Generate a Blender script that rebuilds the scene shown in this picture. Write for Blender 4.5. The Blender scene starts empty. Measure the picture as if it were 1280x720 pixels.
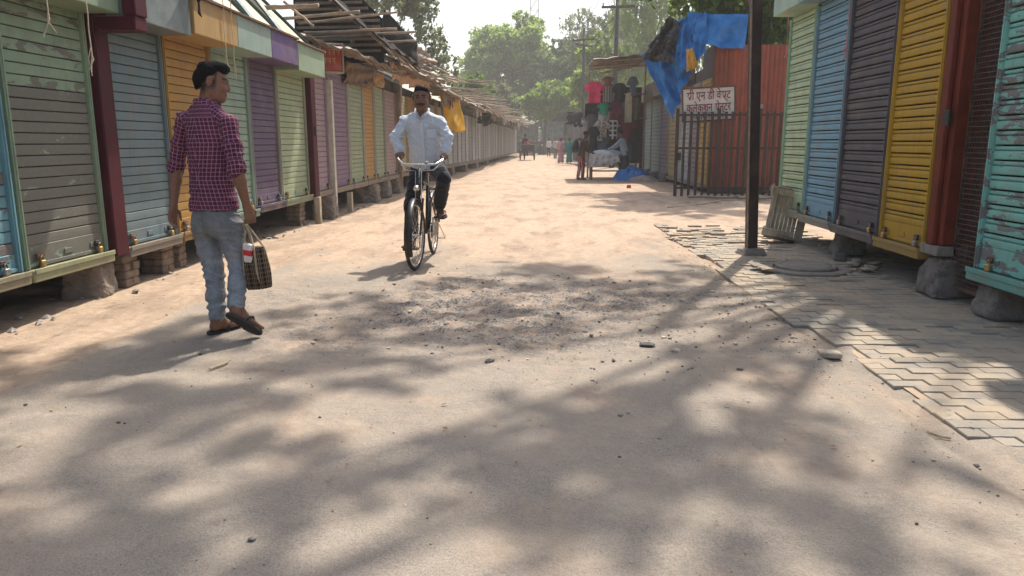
import bpy, bmesh, math, random
import numpy as np
from mathutils import Vector, Matrix

S = bpy.context.scene
C = S.collection
R = math.radians
PI = math.pi
random.seed(7)
RNG = np.random.default_rng(11)

# ------------------------------------------------------------------ camera
PITCH = math.atan(182 / 924.0)
YAW = math.atan(35 / 941.8)
CAM = Vector((0, 0, 1.25))
cd = bpy.data.cameras.new('camera')
cam = bpy.data.objects.new('camera', cd)
C.objects.link(cam)
cd.sensor_width = 36.0
cd.lens = 36.0 * 924 / 1280
cd.clip_start = 0.05
cd.clip_end = 3000
cam.location = CAM
cam.rotation_euler = (PI / 2 - PITCH, 0, YAW)
S.camera = cam

# ------------------------------------------------------------------ sky, sun
SUN_EL, SUN_AZ = R(58), R(21)          # azimuth measured from +Y towards +X
w = bpy.data.worlds.new('World')
S.world = w
w.use_nodes = True
nt = w.node_tree
nt.nodes.clear()
sky = nt.nodes.new('ShaderNodeTexSky')
sky.sky_type = 'NISHITA'
sky.sun_disc = False
sky.sun_elevation = SUN_EL
sky.sun_rotation = SUN_AZ
sky.air_density = 1.0
sky.dust_density = 4.0
sky.ozone_density = 0.5
bg = nt.nodes.new('ShaderNodeBackground')
bg.inputs['Strength'].default_value = 0.15
wo = nt.nodes.new('ShaderNodeOutputWorld')
nt.links.new(sky.outputs[0], bg.inputs['Color'])
nt.links.new(bg.outputs[0], wo.inputs['Surface'])

sd = bpy.data.lights.new('sun', 'SUN')
sd.energy = 4.2
sd.angle = R(1.0)
sd.color = (1.0, 0.925, 0.83)
so = bpy.data.objects.new('sun', sd)
C.objects.link(so)
SUNV = Vector((math.sin(SUN_AZ) * math.cos(SUN_EL), math.cos(SUN_AZ) * math.cos(SUN_EL), math.sin(SUN_EL)))
so.location = SUNV * 60
so.rotation_euler = SUNV.to_track_quat('Z', 'Y').to_euler()

S.view_settings.view_transform = 'Standard'
S.view_settings.look = 'None'
S.view_settings.exposure = 0.77
S.view_settings.gamma = 1.0
S.view_settings.use_curve_mapping = False
S.render.engine = 'CYCLES'
S.cycles.use_denoising = True
S.cycles.max_bounces = 6
S.cycles.diffuse_bounces = 3
S.cycles.glossy_bounces = 3
S.cycles.transmission_bounces = 4
S.cycles.transparent_max_bounces = 6
S.cycles.volume_bounces = 1
S.cycles.sample_clamp_indirect = 8
S.cycles.caustics_reflective = False
S.cycles.caustics_refractive = False

# ------------------------------------------------------------------ pixel helpers (a pixel gives a direction, the distance comes from the ground / facade)
_f0 = Vector((-math.sin(YAW), math.cos(YAW), 0))
_r = Vector((math.cos(YAW), math.sin(YAW), 0))
_up = Vector((0, 0, 1))
_fw = _f0 * math.cos(PITCH) - _up * math.sin(PITCH)
_u = _f0 * math.sin(PITCH) + _up * math.cos(PITCH)
def ray(px, py):
    return _fw * 924 + _r * (px - 640) + _u * (360 - py)
def PG(px, py, z=0.0):
    d = ray(px, py); return CAM + d * ((z - CAM.z) / d.z)
def PY(px, py, Y):
    d = ray(px, py); return CAM + d * (Y / d.y)
def PX(px, py, X):
    d = ray(px, py); return CAM + d * (X / d.x)

# ------------------------------------------------------------------ materials
def new_mat(name):
    m = bpy.data.materials.new(name)
    m.use_nodes = True
    m.node_tree.nodes.clear()
    return m
class NB:
    """tiny node builder"""
    def __init__(s, m):
        s.t = m.node_tree; s.n = s.t.nodes; s.l = s.t.links
    def node(s, typ, **kw):
        n = s.n.new(typ)
        for k, v in kw.items(): setattr(n, k, v)
        return n
    def link(s, a, b): s.l.new(a, b)
    def put(s, sock, v):
        if hasattr(v, 'links') or isinstance(v, bpy.types.NodeSocket): s.link(v, sock)
        else:
            if hasattr(sock, 'default_value'):
                if isinstance(v, (tuple, list)) and len(v) == 3 and sock.type == 'RGBA': v = (*v, 1)
                sock.default_value = v
    def math(s, op, a, b=0.0, c=None, clamp=False):
        n = s.node('ShaderNodeMath', operation=op, use_clamp=clamp)
        s.put(n.inputs[0], a); s.put(n.inputs[1], b)
        if c is not None: s.put(n.inputs[2], c)
        return n.outputs[0]
    def mix(s, f, a, b, blend='MIX'):
        n = s.node('ShaderNodeMix', data_type='RGBA', blend_type=blend)
        s.put(n.inputs['Factor'], f); s.put(n.inputs[6], a); s.put(n.inputs[7], b)
        return n.outputs[2]
    def noise(s, vec, scale, detail=4, rough=0.55, dist=0.0):
        n = s.node('ShaderNodeTexNoise')
        if vec is not None: s.link(vec, n.inputs['Vector'])
        n.inputs['Scale'].default_value = scale; n.inputs['Detail'].default_value = detail
        n.inputs['Roughness'].default_value = rough; n.inputs['Distortion'].default_value = dist
        return n.outputs['Fac']
    def voro(s, vec, scale, feature='F1'):
        n = s.node('ShaderNodeTexVoronoi', feature=feature)
        if vec is not None: s.link(vec, n.inputs['Vector'])
        n.inputs['Scale'].default_value = scale
        return n
    def ramp(s, f, lo, hi, a=0.0, b=1.0):
        n = s.node('ShaderNodeMapRange', interpolation_type='SMOOTHSTEP')
        s.put(n.inputs[0], f); n.inputs[1].default_value = lo; n.inputs[2].default_value = hi
        n.inputs[3].default_value = a; n.inputs[4].default_value = b
        return n.outputs[0]
    def pos(s): return s.node('ShaderNodeNewGeometry').outputs['Position']
    def obj(s): return s.node('ShaderNodeTexCoord').outputs['Object']
    def rnd(s): return s.node('ShaderNodeObjectInfo').outputs['Random']
    def mapv(s, vec, scale=(1, 1, 1), loc=(0, 0, 0), rot=(0, 0, 0)):
        n = s.node('ShaderNodeMapping'); s.link(vec, n.inputs[0])
        n.inputs['Scale'].default_value = scale; n.inputs['Location'].default_value = loc; n.inputs['Rotation'].default_value = rot
        return n.outputs[0]
    def sep(s, vec):
        n = s.node('ShaderNodeSeparateXYZ'); s.link(vec, n.inputs[0]); return n.outputs
    def bump(s, h, strength=0.4, dist=0.01, normal=None):
        n = s.node('ShaderNodeBump'); s.put(n.inputs['Height'], h)
        n.inputs['Strength'].default_value = strength; n.inputs['Distance'].default_value = dist
        if normal is not None: s.link(normal, n.inputs['Normal'])
        return n.outputs[0]
    def finish(s, col, rough=0.8, metal=0.0, normal=None, spec=None, sheen=0.0, trans=None, emis=None):
        b = s.node('ShaderNodeBsdfPrincipled'); o = s.node('ShaderNodeOutputMaterial')
        s.put(b.inputs['Base Color'], col); s.put(b.inputs['Roughness'], rough); s.put(b.inputs['Metallic'], metal)
        if spec is not None: s.put(b.inputs['Specular IOR Level'], spec)
        if normal is not None: s.link(normal, b.inputs['Normal'])
        if sheen: b.inputs['Sheen Weight'].default_value = sheen
        out = b.outputs[0]
        if trans is not None:
            t = s.node('ShaderNodeBsdfTranslucent'); s.put(t.inputs['Color'], trans[1])
            mx = s.node('ShaderNodeMixShader'); mx.inputs[0].default_value = trans[0]
            s.link(out, mx.inputs[1]); s.link(t.outputs[0], mx.inputs[2]); out = mx.outputs[0]
        s.link(out, o.inputs['Surface'])
        return b
def scl(c, k): return tuple(min(1, x * k) for x in c)
def pmat(name, col, var=0.25, scale=6.0, rough=0.75, metal=0.0, bump=0.25, bscale=60, space='pos', dirt=None, dirt_amt=0.35, dirt_scale=3.0,
         peel=None, peel_thr=0.56, peel_scale=9.0, peel_rnd=0.0, spec=None, stretch=(1, 1, 1), trans=None, streak=0.0, peel_z=None):
    """painted / stained surface: colour mottling, dirt patches, optional peeled layer, fine relief"""
    m = new_mat(name); b = NB(m)
    v = b.pos() if space == 'pos' else b.obj()
    vs = b.mapv(v, stretch) if stretch != (1, 1, 1) else v
    n1 = b.noise(vs, scale, 6, 0.6)
    c = b.mix(b.ramp(n1, 0.3, 0.7), scl(col, 1 - var), scl(col, 1 + var))
    if streak:
        n4 = b.noise(b.mapv(v, (1, 1, 0.07)), 26, 3, 0.6)
        c = b.mix(b.ramp(n4, 0.48, 0.75, 0, streak), c, scl(col, 0.45))
    if dirt is not None:
        n2 = b.noise(v, dirt_scale, 5, 0.65)
        c = b.mix(b.ramp(n2, 0.45, 0.75, 0, dirt_amt), c, dirt)
    h = b.noise(vs, bscale, 4, 0.6)
    r_ = b.ramp(n1, 0.2, 0.8, rough - 0.08, min(1, rough + 0.1))
    if peel is not None:
        n3 = b.noise(b.mapv(v, (1, 0.55, 1.5)), peel_scale, 7, 0.62, 0.3)
        if peel_rnd:
            n3 = b.math('ADD', n3, b.math('MULTIPLY', b.math('SUBTRACT', b.rnd(), 0.5), peel_rnd))
        if peel_z: n3 = b.math('ADD', n3, b.ramp(b.sep(v)[2], peel_z[0], peel_z[1], 0, peel_z[2]))
        mk = b.ramp(n3, peel_thr - 0.004, peel_thr + 0.004)
        c = b.mix(mk, c, b.mix(b.noise(v, 40, 4), scl(peel, 0.75), scl(peel, 1.2)))
        h = b.math('ADD', b.math('MULTIPLY', h, 0.5), b.math('MULTIPLY', mk, -0.6))
    nrm = b.bump(h, bump, 0.01) if bump else None
    b.finish(c, r_, metal, nrm, spec, trans=trans)
    return m

# ------------------------------------------------------------------ mesh builder
class MB:
    def __init__(s): s.v = []; s.f = []; s.smooth = False
    def add(s, vs, fs):
        o = len(s.v); s.v += [tuple(p) for p in vs]; s.f += [tuple(i + o for i in f) for f in fs]; return s
    def box(s, a, b, M=None):
        (x0, y0, z0), (x1, y1, z1) = a, b
        vs = [(x0, y0, z0), (x1, y0, z0), (x1, y1, z0), (x0, y1, z0), (x0, y0, z1), (x1, y0, z1), (x1, y1, z1), (x0, y1, z1)]
        if M is not None: vs = [M @ Vector(p) for p in vs]
        return s.add(vs, [(0, 3, 2, 1), (4, 5, 6, 7), (0, 1, 5, 4), (1, 2, 6, 5), (2, 3, 7, 6), (3, 0, 4, 7)])
    def bbox(s, a, b, e=0.006):
        """box with chamfered edges"""
        a = Vector(a); b = Vector(b); c = (a + b) / 2; h = (b - a) / 2
        bm = bmesh.new(); bmesh.ops.create_cube(bm, size=2.0)
        for v in bm.verts: v.co = Vector((v.co.x * h.x, v.co.y * h.y, v.co.z * h.z)) + c
        e = min(e, min(h) * 0.9)
        bmesh.ops.bevel(bm, geom=bm.edges[:], offset=e, segments=1, affect='EDGES')
        bm.verts.index_update()
        vs = [v.co[:] for v in bm.verts]; fs = [[v.index for v in f.verts] for f in bm.faces]
        bm.free()
        return s.add(vs, fs)
    def bar(s, p, q, wx, wz, upv=(0, 0, 1)):
        p = Vector(p); q = Vector(q); d = (q - p).normalized(); upv = Vector(upv)
        if abs(d.dot(upv)) > 0.98: upv = Vector((0, 1, 0))
        sx = d.cross(upv).normalized() * wx / 2; sz = sx.cross(d).normalized() * wz / 2
        vs = [p - sx - sz, p + sx - sz, p + sx + sz, p - sx + sz, q - sx - sz, q + sx - sz, q + sx + sz, q - sx + sz]
        return s.add(vs, [(3, 2, 1, 0), (4, 5, 6, 7), (0, 1, 5, 4), (1, 2, 6, 5), (2, 3, 7, 6), (3, 0, 4, 7)])
    def tube(s, pts, rad, n=8, caps=True):
        pts = [Vector(p) for p in pts]
        if not isinstance(rad, (list, tuple, np.ndarray)): rad = [rad] * len(pts)
        k = len(pts); vs = []; fs = []
        t = (pts[1] - pts[0]).normalized()
        ref = Vector((0, 0, 1)) if abs(t.z) < 0.9 else Vector((1, 0, 0))
        nx = t.cross(ref).normalized()
        for i in range(k):
            t2 = (pts[min(i + 1, k - 1)] - pts[max(i - 1, 0)])
            if t2.length < 1e-9: t2 = t
            t2 = t2.normalized()
            nx = (nx - t2 * nx.dot(t2)).normalized(); ny = t2.cross(nx)
            for j in range(n):
                a = 2 * PI * j / n
                vs.append(pts[i] + (nx * math.cos(a) + ny * math.sin(a)) * rad[i])
        for i in range(k - 1):
            for j in range(n):
                a = i * n + j; b = i * n + (j + 1) % n
                fs.append((a, b, b + n, a + n))
        if caps:
            fs.append(tuple(range(n - 1, -1, -1))); fs.append(tuple((k - 1) * n + j for j in range(n)))
        return s.add(vs, fs)
    def prism(s, poly, z0, z1, M=None):
        n = len(poly)
        vs = [(x, y, z0) for x, y in poly] + [(x, y, z1) for x, y in poly]
        if M is not None: vs = [M @ Vector(p) for p in vs]
        fs = [tuple(range(n - 1, -1, -1)), tuple(range(n, 2 * n))] + [(i, (i + 1) % n, n + (i + 1) % n, n + i) for i in range(n)]
        return s.add(vs, fs)
    def lathe(s, prof, c=(0, 0, 0), n=20, ax='z'):
        vs = []; fs = []; k = len(prof)
        for r, z in prof:
            for j in range(n):
                a = 2 * PI * j / n; p = (r * math.cos(a), r * math.sin(a), z)
                if ax == 'x': p = (p[2], p[0], p[1])
                if ax == 'y': p = (p[0], p[2], p[1])
                vs.append((p[0] + c[0], p[1] + c[1], p[2] + c[2]))
        for i in range(k - 1):
            for j in range(n):
                a = i * n + j; b = i * n + (j + 1) % n
                fs.append((a, b, b + n, a + n))
        fs.append(tuple(range(n - 1, -1, -1))); fs.append(tuple((k - 1) * n + j for j in range(n)))
        return s.add(vs, fs)
    def torus(s, R_, r_, c, ax='x', n=40, m=8):
        vs = []; fs = []
        for i in range(n):
            a = 2 * PI * i / n
            for j in range(m):
                b = 2 * PI * j / m; rr = R_ + r_ * math.cos(b); h = r_ * math.sin(b)
                p = (h, rr * math.cos(a), rr * math.sin(a)) if ax == 'x' else (rr * math.cos(a), rr * math.sin(a), h)
                vs.append((p[0] + c[0], p[1] + c[1], p[2] + c[2]))
        for i in range(n):
            for j in range(m):
                fs.append((i * m + j, ((i + 1) % n) * m + j, ((i + 1) % n) * m + (j + 1) % m, i * m + (j + 1) % m))
        return s.add(vs, fs)
    def sheet(s, fn, nu, nv, th=0.0):
        """grid sheet fn(u,v)->Vector, given a thickness th along its normal"""
        P = [[Vector(fn(i / nu, j / nv)) for j in range(nv + 1)] for i in range(nu + 1)]
        vs = []; N = {}
        for i in range(nu + 1):
            for j in range(nv + 1):
                a = P[min(i + 1, nu)][j] - P[max(i - 1, 0)][j]; b = P[i][min(j + 1, nv)] - P[i][max(j - 1, 0)]
                nn = a.cross(b)
                N[i, j] = nn.normalized() if nn.length > 1e-12 else Vector((0, 0, 1))
        id0 = lambda i, j: i * (nv + 1) + j
        vs = [P[i][j] + N[i, j] * th / 2 for i in range(nu + 1) for j in range(nv + 1)]
        fs = [(id0(i, j), id0(i + 1, j), id0(i + 1, j + 1), id0(i, j + 1)) for i in range(nu) for j in range(nv)]
        if th:
            o = len(vs); vs += [P[i][j] - N[i, j] * th / 2 for i in range(nu + 1) for j in range(nv + 1)]
            fs += [(o + id0(i, j + 1), o + id0(i + 1, j + 1), o + id0(i + 1, j), o + id0(i, j)) for i in range(nu) for j in range(nv)]
            rim = [id0(i, 0) for i in range(nu)] + [id0(nu, j) for j in range(nv)] + [id0(i, nv) for i in range(nu, 0, -1)] + [id0(0, j) for j in range(nv, 0, -1)]
            for q in range(len(rim)):
                a, b = rim[q], rim[(q + 1) % len(rim)]
                fs.append((b, a, a + o, b + o))
        return s.add(vs, fs)
    def mesh(s, name, smooth=False):
        me = bpy.data.meshes.new(name)
        me.from_pydata(s.v, [], s.f)
        if smooth: me.polygons.foreach_set('use_smooth', [True] * len(me.polygons))
        me.update()
        return me
    def build(s, name, mat=None, parent=None, smooth=False, loc=None, rot=None):
        me = s.mesh(name, smooth)
        if mat: me.materials.append(mat)
        return link(name, me, parent, loc, rot)
def link(name, me, parent=None, loc=None, rot=None):
    o = bpy.data.objects.new(name, me); C.objects.link(o)
    if parent is not None: o.parent = parent
    if loc is not None: o.location = loc
    if rot is not None: o.rotation_euler = rot
    return o
def tag(o, label, cat, group=None, kind=None):
    if label: o['label'] = label
    if cat: o['category'] = cat
    if group: o['group'] = group
    if kind: o['kind'] = kind
    return o
def thing(name, label, cat, loc=(0, 0, 0), rz=0.0, group=None):
    o = bpy.data.objects.new(name, None); C.objects.link(o)
    o.empty_display_size = 0.1
    o.location = loc; o.rotation_euler = (0, 0, rz)
    return tag(o, label, cat, group)
def copy_tree(o, parent=None):
    c = o.copy(); C.objects.link(c); c.parent = parent
    for ch in list(o.children): copy_tree(ch, c)
    return c
def np_mesh(name, V, F, mat=None, parent=None, smooth=True, loc=None, col=None, uv=None):
    me = bpy.data.meshes.new(name)
    V = np.ascontiguousarray(V, dtype=np.float32); F = np.ascontiguousarray(F, dtype=np.int32)
    k = F.shape[1]
    me.vertices.add(len(V)); me.vertices.foreach_set('co', V.ravel())
    me.loops.add(F.size); me.loops.foreach_set('vertex_index', F.ravel())
    me.polygons.add(len(F)); me.polygons.foreach_set('loop_start', np.arange(0, F.size, k, dtype=np.int32))
    me.update(calc_edges=True)
    if smooth: me.polygons.foreach_set('use_smooth', np.ones(len(F), dtype=bool))
    if col is not None:
        a = me.color_attributes.new('col', 'FLOAT_COLOR', 'POINT')
        a.data.foreach_set('color', np.ascontiguousarray(np.c_[col, np.ones(len(col))], dtype=np.float32).ravel())
    if uv is not None:
        a = me.attributes.new('puv', 'FLOAT_VECTOR', 'POINT')
        a.data.foreach_set('vector', np.ascontiguousarray(np.c_[uv, np.zeros(len(uv))] if uv.shape[1] == 2 else uv, dtype=np.float32).ravel())
    if mat: me.materials.append(mat)
    me.validate()
    return link(name, me, parent, loc)
# smooth value noise on numpy points (for relief of meshes)
def vnoise(P, seed=0):
    P = np.asarray(P, dtype=np.float64); i = np.floor(P).astype(np.int64); f = P - i; f = f * f * (3 - 2 * f)
    out = 0
    def hsh(a, b, c):
        n = (a * 374761393 + b * 668265263 + c * 2147483647 + seed * 144665) & 0x7fffffff
        n = ((n ^ (n >> 13)) * 1274126177) & 0x7fffffff
        return ((n ^ (n >> 16)) & 0xffff) / 65535.0
    for dx in (0, 1):
        for dy in (0, 1):
            for dz in (0, 1):
                wgt = (f[:, 0] if dx else 1 - f[:, 0]) * (f[:, 1] if dy else 1 - f[:, 1]) * (f[:, 2] if dz else 1 - f[:, 2])
                out = out + wgt * hsh(i[:, 0] + dx, i[:, 1] + dy, i[:, 2] + dz)
    return out
def fbm(P, oct=4, seed=0):
    a = 0; amp = 0.5; tot = 0
    for k in range(oct):
        a = a + amp * vnoise(P * 2 ** k + 17.3 * k, seed + k); tot += amp; amp *= 0.5
    return a / tot
# ================================================================== SETTING: ground, road, pavement
def ground_mat():
    m = new_mat('dirt'); b = NB(m); v = b.pos()
    n = b.noise(v, 0.5, 6, 0.6)
    c = b.mix(b.ramp(n, 0.3, 0.7), (0.30, 0.22, 0.15), (0.42, 0.32, 0.22))
    b.finish(c, 0.95, 0, b.bump(b.noise(v, 12, 6), 0.4, 0.03)); return m
mb = MB(); mb.add([(-1500, -600, -0.14), (1500, -600, -0.14), (1500, 2200, -0.14), (-1500, 2200, -0.14)], [(0, 1, 2, 3)])
tag(mb.build('ground', ground_mat()), None, None, kind='structure')

def lines(*segs):
    out = []
    for a, b_, st in segs: out += list(np.arange(a, b_ - st * 0.3, st))
    out.append(segs[-1][1]); return np.array(out)
def patch_mask(X, Y):
    """worn-out area of broken asphalt in the middle of the road"""
    wob = 0.5 * (fbm(np.c_[X.ravel() * 1.3, Y.ravel() * 1.3, X.ravel() * 0], 3, 5).reshape(X.shape) - 0.5)
    d = ((X + 0.1) / 2.35) ** 2 + ((Y - 5.45) / 1.85) ** 2
    return np.clip(1.5 * (1 - np.sqrt(d) + wob * 2.0), 0, 1)
def road_h(X, Y):
    P = np.c_[X.ravel(), Y.ravel(), np.zeros(X.size)]
    n1 = fbm(P * 0.9, 3, 1).reshape(X.shape) - 0.5
    n2 = fbm(P * 7, 3, 2).reshape(X.shape) - 0.5
    n3 = fbm(P * 26, 2, 3).reshape(X.shape) - 0.5
    pm = patch_mask(X, Y)
    crumb = np.maximum(0, fbm(P * 15 + 40, 2, 8).reshape(X.shape) - 0.52)
    z = 0.022 * n1 + 0.009 * n2 + 0.004 * n3 + pm * (-0.014 + 0.035 * n2 + 0.020 * n3 + 0.09 * crumb)
    edge = 1.72 + 0.22 * (fbm(np.c_[X.ravel() * 0.2, Y.ravel() * 1.6, X.ravel() * 0], 3, 9).reshape(X.shape) - 0.5)
    t = np.clip((X - edge) / 0.09, 0, 1)
    z = z - 0.030 * t * (Y < 16) - 0.018 * np.exp(-((X - edge - 0.1) / 0.1) ** 2) * (Y < 12) + 0.02 * t * n2
    e2 = -2.75 + 0.25 * (fbm(np.c_[X.ravel() * 0.2, Y.ravel() * 1.1, X.ravel() * 0 + 5], 3, 12).reshape(X.shape) - 0.5)
    t2 = np.clip((e2 - X) / 0.06, 0, 1)
    return z - 0.016 * t2 + 0.012 * t2 * n2
xs = lines((-6.5, -4.2, 0.3), (-4.2, 2.3, 0.027), (2.3, 9, 0.35))
ys = lines((-4, 1.6, 0.14), (1.6, 8.8, 0.025), (8.8, 20, 0.075), (20, 118, 0.9))
GX, GY = np.meshgrid(xs, ys, indexing='ij')
GZ = road_h(GX, GY)
V = np.c_[GX.ravel(), GY.ravel(), GZ.ravel()]
nx_, ny_ = len(xs), len(ys)
I = np.arange(nx_ * ny_).reshape(nx_, ny_)
F = np.stack([I[:-1, :-1], I[1:, :-1], I[1:, 1:], I[:-1, 1:]], -1).reshape(-1, 4)
pmv = patch_mask(GX, GY).ravel()
def road_mat():
    m = new_mat('dusty_asphalt'); b = NB(m); v = b.pos(); s = b.sep(v)
    at = b.node('ShaderNodeAttribute', attribute_name='col'); pm = b.sep(at.outputs['Vector'])[0]
    speck = b.noise(v, 260, 3, 0.7); grain = b.noise(v, 70, 4, 0.65)
    speck2 = b.noise(v, 120, 3, 0.75)
    asph = b.mix(b.math('ADD', b.math('MULTIPLY', b.ramp(speck, 0.35, 0.65), 0.5), b.math('MULTIPLY', b.ramp(speck2, 0.38, 0.62), 0.5)), (0.13, 0.122, 0.108), (0.36, 0.33, 0.28))
    asph = b.mix(b.ramp(b.noise(v, 2.2, 5), 0.35, 0.7, 0, 0.45), asph, (0.32, 0.28, 0.225))
    sand = b.mix(b.ramp(b.noise(v, 14, 6, 0.65), 0.3, 0.7), (0.345, 0.252, 0.177), (0.455, 0.345, 0.25))
    sand = b.mix(b.ramp(speck, 0.55, 0.75, 0, 0.5), sand, (0.30, 0.235, 0.18))
    sand = b.mix(b.ramp(b.noise(b.mapv(v, (1.2, 0.45, 1)), 1.7, 7, 0.7), 0.44, 0.64, 0, 0.75), sand, (0.25, 0.185, 0.135))
    sand = b.mix(b.ramp(b.noise(b.mapv(v, (1.0, 0.42, 1)), 3.6, 8, 0.72), 0.56, 0.66, 0, 0.75), sand, (0.20, 0.145, 0.10))
    trk = b.ramp(b.noise(b.mapv(v, (3.2, 0.09, 1)), 1.6, 5, 0.6), 0.5, 0.68, 0, 0.45)
    sand = b.mix(trk, sand, (0.32, 0.245, 0.18))
    # dust lies thicker further up the street and on the verges
    far = b.ramp(s[1], 5.8, 11.5, 0, 0.34)
    lefty = b.ramp(s[0], -2.55, -2.95, 0, 0.40)
    rightv = b.ramp(s[0], 1.62, 1.8, 0, 0.08)
    dn = b.noise(b.mapv(v, (1.0, 0.7, 1)), 1.15, 6, 0.62)
    dn2 = b.noise(v, 6.5, 5, 0.65)
    d = b.math('ADD', b.math('MULTIPLY', dn, 0.75), b.math('MULTIPLY', dn2, 0.25))
    d = b.math('ADD', b.math('ADD', d, far), b.math('ADD', lefty, rightv))
    dm = b.ramp(d, 0.46, 0.74, 0.24, 1.0)
    c = b.mix(dm, asph, sand)
    # broken patch: exposed dark gravel between drifts of sand
    vo = b.voro(v, 95); gcol = b.mix(b.ramp(b.sep(vo.outputs['Color'])[0], 0.1, 0.9), (0.05, 0.047, 0.045), (0.26, 0.235, 0.21))
    sandn = b.ramp(b.noise(v, 5.5, 6, 0.7), 0.44, 0.58)
    gp = b.mix(sandn, gcol, b.mix(0.35, sand, gcol))
    c = b.mix(b.math('MULTIPLY', pm, 0.85), c, gp)
    h = b.math('ADD', b.math('MULTIPLY', speck, 0.6), b.math('MULTIPLY', grain, 0.5))
    h = b.math('ADD', h, b.math('MULTIPLY', b.math('MULTIPLY', b.math('SUBTRACT', 1.0, vo.outputs['Distance']), pm), 0.8))
    h2 = b.noise(v, 9, 7, 0.7); nb = b.bump(h2, 0.55, 0.05)
    b.finish(c, 0.92, 0, b.bump(h, 0.6, 0.006, nb), 0.25); return m
road = np_mesh('road', V, F, road_mat(), smooth=True, col=np.c_[pmv, pmv, pmv])
tag(road, None, None, kind='structure')

# ---- pavement of interlocking concrete blocks on the right
def paver_mat():
    m = new_mat('paver'); b = NB(m); v = b.pos()
    c0 = b.mix(b.rnd(), (0.215, 0.195, 0.165), (0.315, 0.285, 0.24))
    c = b.mix(b.ramp(b.noise(v, 2.2, 5, 0.6), 0.36, 0.64, 0, 0.85), c0, (0.40, 0.32, 0.23))
    c = b.mix(b.ramp(b.noise(v, 150, 3, 0.7), 0.5, 0.75, 0, 0.5), c, (0.12, 0.105, 0.09))
    b.finish(c, 0.93, 0, b.bump(b.noise(v, 110, 5, 0.7), 0.5, 0.004), 0.2); return m
PAV = paver_mat()
def paver_mesh(k):
    rr = random.Random(k)
    L, Wd, z = (0.197 if k < 6 else 0.097), 0.0975, 0.06
    zg = 0.003
    n = 8; top = []; bot = []
    prof = [0, 0.0, 1, 1, -1, -1, 0, 0]
    xsq = [-0.5, -0.40, -0.29, -0.14, 0.14, 0.29, 0.40, 0.5]
    poly = [(x * L, -Wd / 2 + p * zg * 0.5) for x, p in zip(xsq, prof)] + [(x * L, Wd / 2 + p * zg * 0.5) for x, p in reversed(list(zip(xsq, prof)))]
    poly = [(x + rr.uniform(-.0015, .0015), y + rr.uniform(-.0015, .0015)) for x, y in poly]
    ins = [(x * (0.97 if k < 6 else 0.94), y * 0.94) for x, y in poly]
    N = len(poly); vs = [(x, y, -z) for x, y in poly] + [(x, y, -0.005) for x, y in poly] + [(x, y, 0) for x, y in ins]
    fs = [tuple(range(2 * N, 3 * N))]
    for i in range(N):
        j = (i + 1) % N
        fs += [(i, j, N + j, N + i), (N + i, N + j, 2 * N + j, 2 * N + i)]
    me = MB().add(vs, fs).mesh('paver'); me.materials.append(PAV); return me
pmeshes = [paver_mesh(i) for i in range(9)]
mb = MB(); mb.add([(1.95, 3.5, -0.036), (3.9, 3.5, -0.036), (3.9, 12, -0.036), (1.95, 12, -0.036)], [(0, 1, 2, 3)])
bed = mb.build('pavement', ground_mat()); tag(bed, None, None, kind='structure')
cand = []
rrp = random.Random(3)
row = 0; y = 1.9
hole = lambda x, y: ((x - 2.73) ** 2 + ((y - 7.55) * 0.9) ** 2) < 0.20
while y < 11.6:
    off = 0.1 if row % 2 else 0.0
    edge_x = 1.80 + 0.05 * math.sin(y * 1.7) + 0.03 * math.sin(y * 4.1 + 1) + (0.16 * max(0, 1 - abs(y - 3.75) / 0.55)) + 0.12 * max(0, 1 - abs(y - 4.5) / 0.3)
    edge_x += max(0, 3.35 - y) * 0.85
    first = 1.4 + off
    while first - 0.1 < edge_x - 0.02: first += 0.2
    row_x = [(first + 0.2 * i, rrp.randrange(6)) for i in range(14)]
    if first - 0.1 - edge_x > 0.075: row_x.insert(0, (first - 0.15, 6 + rrp.randrange(3)))
    for x, kk in row_x:
        if x < 3.85 and not hole(x, y) and not (y > 9.2 and rrp.random() < 0.10 + 0.25 * (y - 9.2)):
            sink = -0.012 * math.exp(-((x - edge_x) / 0.25) ** 2) - (0.012 if rrp.random() < 0.03 else 0)
            und = 0.010 * math.sin(x * 2.1 + y * 0.9) * math.sin(y * 1.3)
            rough_ = 1 + 3.0 * max(0, 1 - abs(math.hypot(x - 2.8, y - 7.5) - 0.55) / 0.3) + (1.5 if y > 9 else 0)
            cand.append((math.hypot(x, y), x, y, -0.008 + sink + und + rrp.uniform(-.003, .003) * rough_,
                         rrp.uniform(-.014, .014) * rough_, rrp.uniform(-.010, .010) * rough_, rrp.uniform(-.010, .010), kk))
    y += 0.1; row += 1
vis = [c for c in cand if (PI / 2 - math.atan2(c[2], c[1])) < R(33.5) and c[2] > 2.3]
vis.sort()
rest = MB()
tot = 0
for c in vis:
    if tot < 298:
        o = link('paver', pmeshes[c[7]], bed, (c[1], c[2], c[3]), (c[4], c[5], c[6])); tot += 1
    else:
        M = Matrix.Translation((c[1], c[2], c[3])) @ Matrix.Rotation(c[6], 4, 'Z') @ Matrix.Rotation(c[4], 4, 'X') @ Matrix.Rotation(c[5], 4, 'Y')
        me = pmeshes[c[7]]
        rest.add([M @ v.co for v in me.vertices], [tuple(f.vertices) for f in me.polygons])
for c in cand:
    if c not in vis and c[2] > 1.9 and c[1] < 4:
        M = Matrix.Translation((c[1], c[2], c[3]))
        me = pmeshes[c[7]]; rest.add([M @ v.co for v in me.vertices], [tuple(f.vertices) for f in me.polygons])
tag(rest.build('far_pavers', PAV, bed), None, None, kind='stuff')

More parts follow.
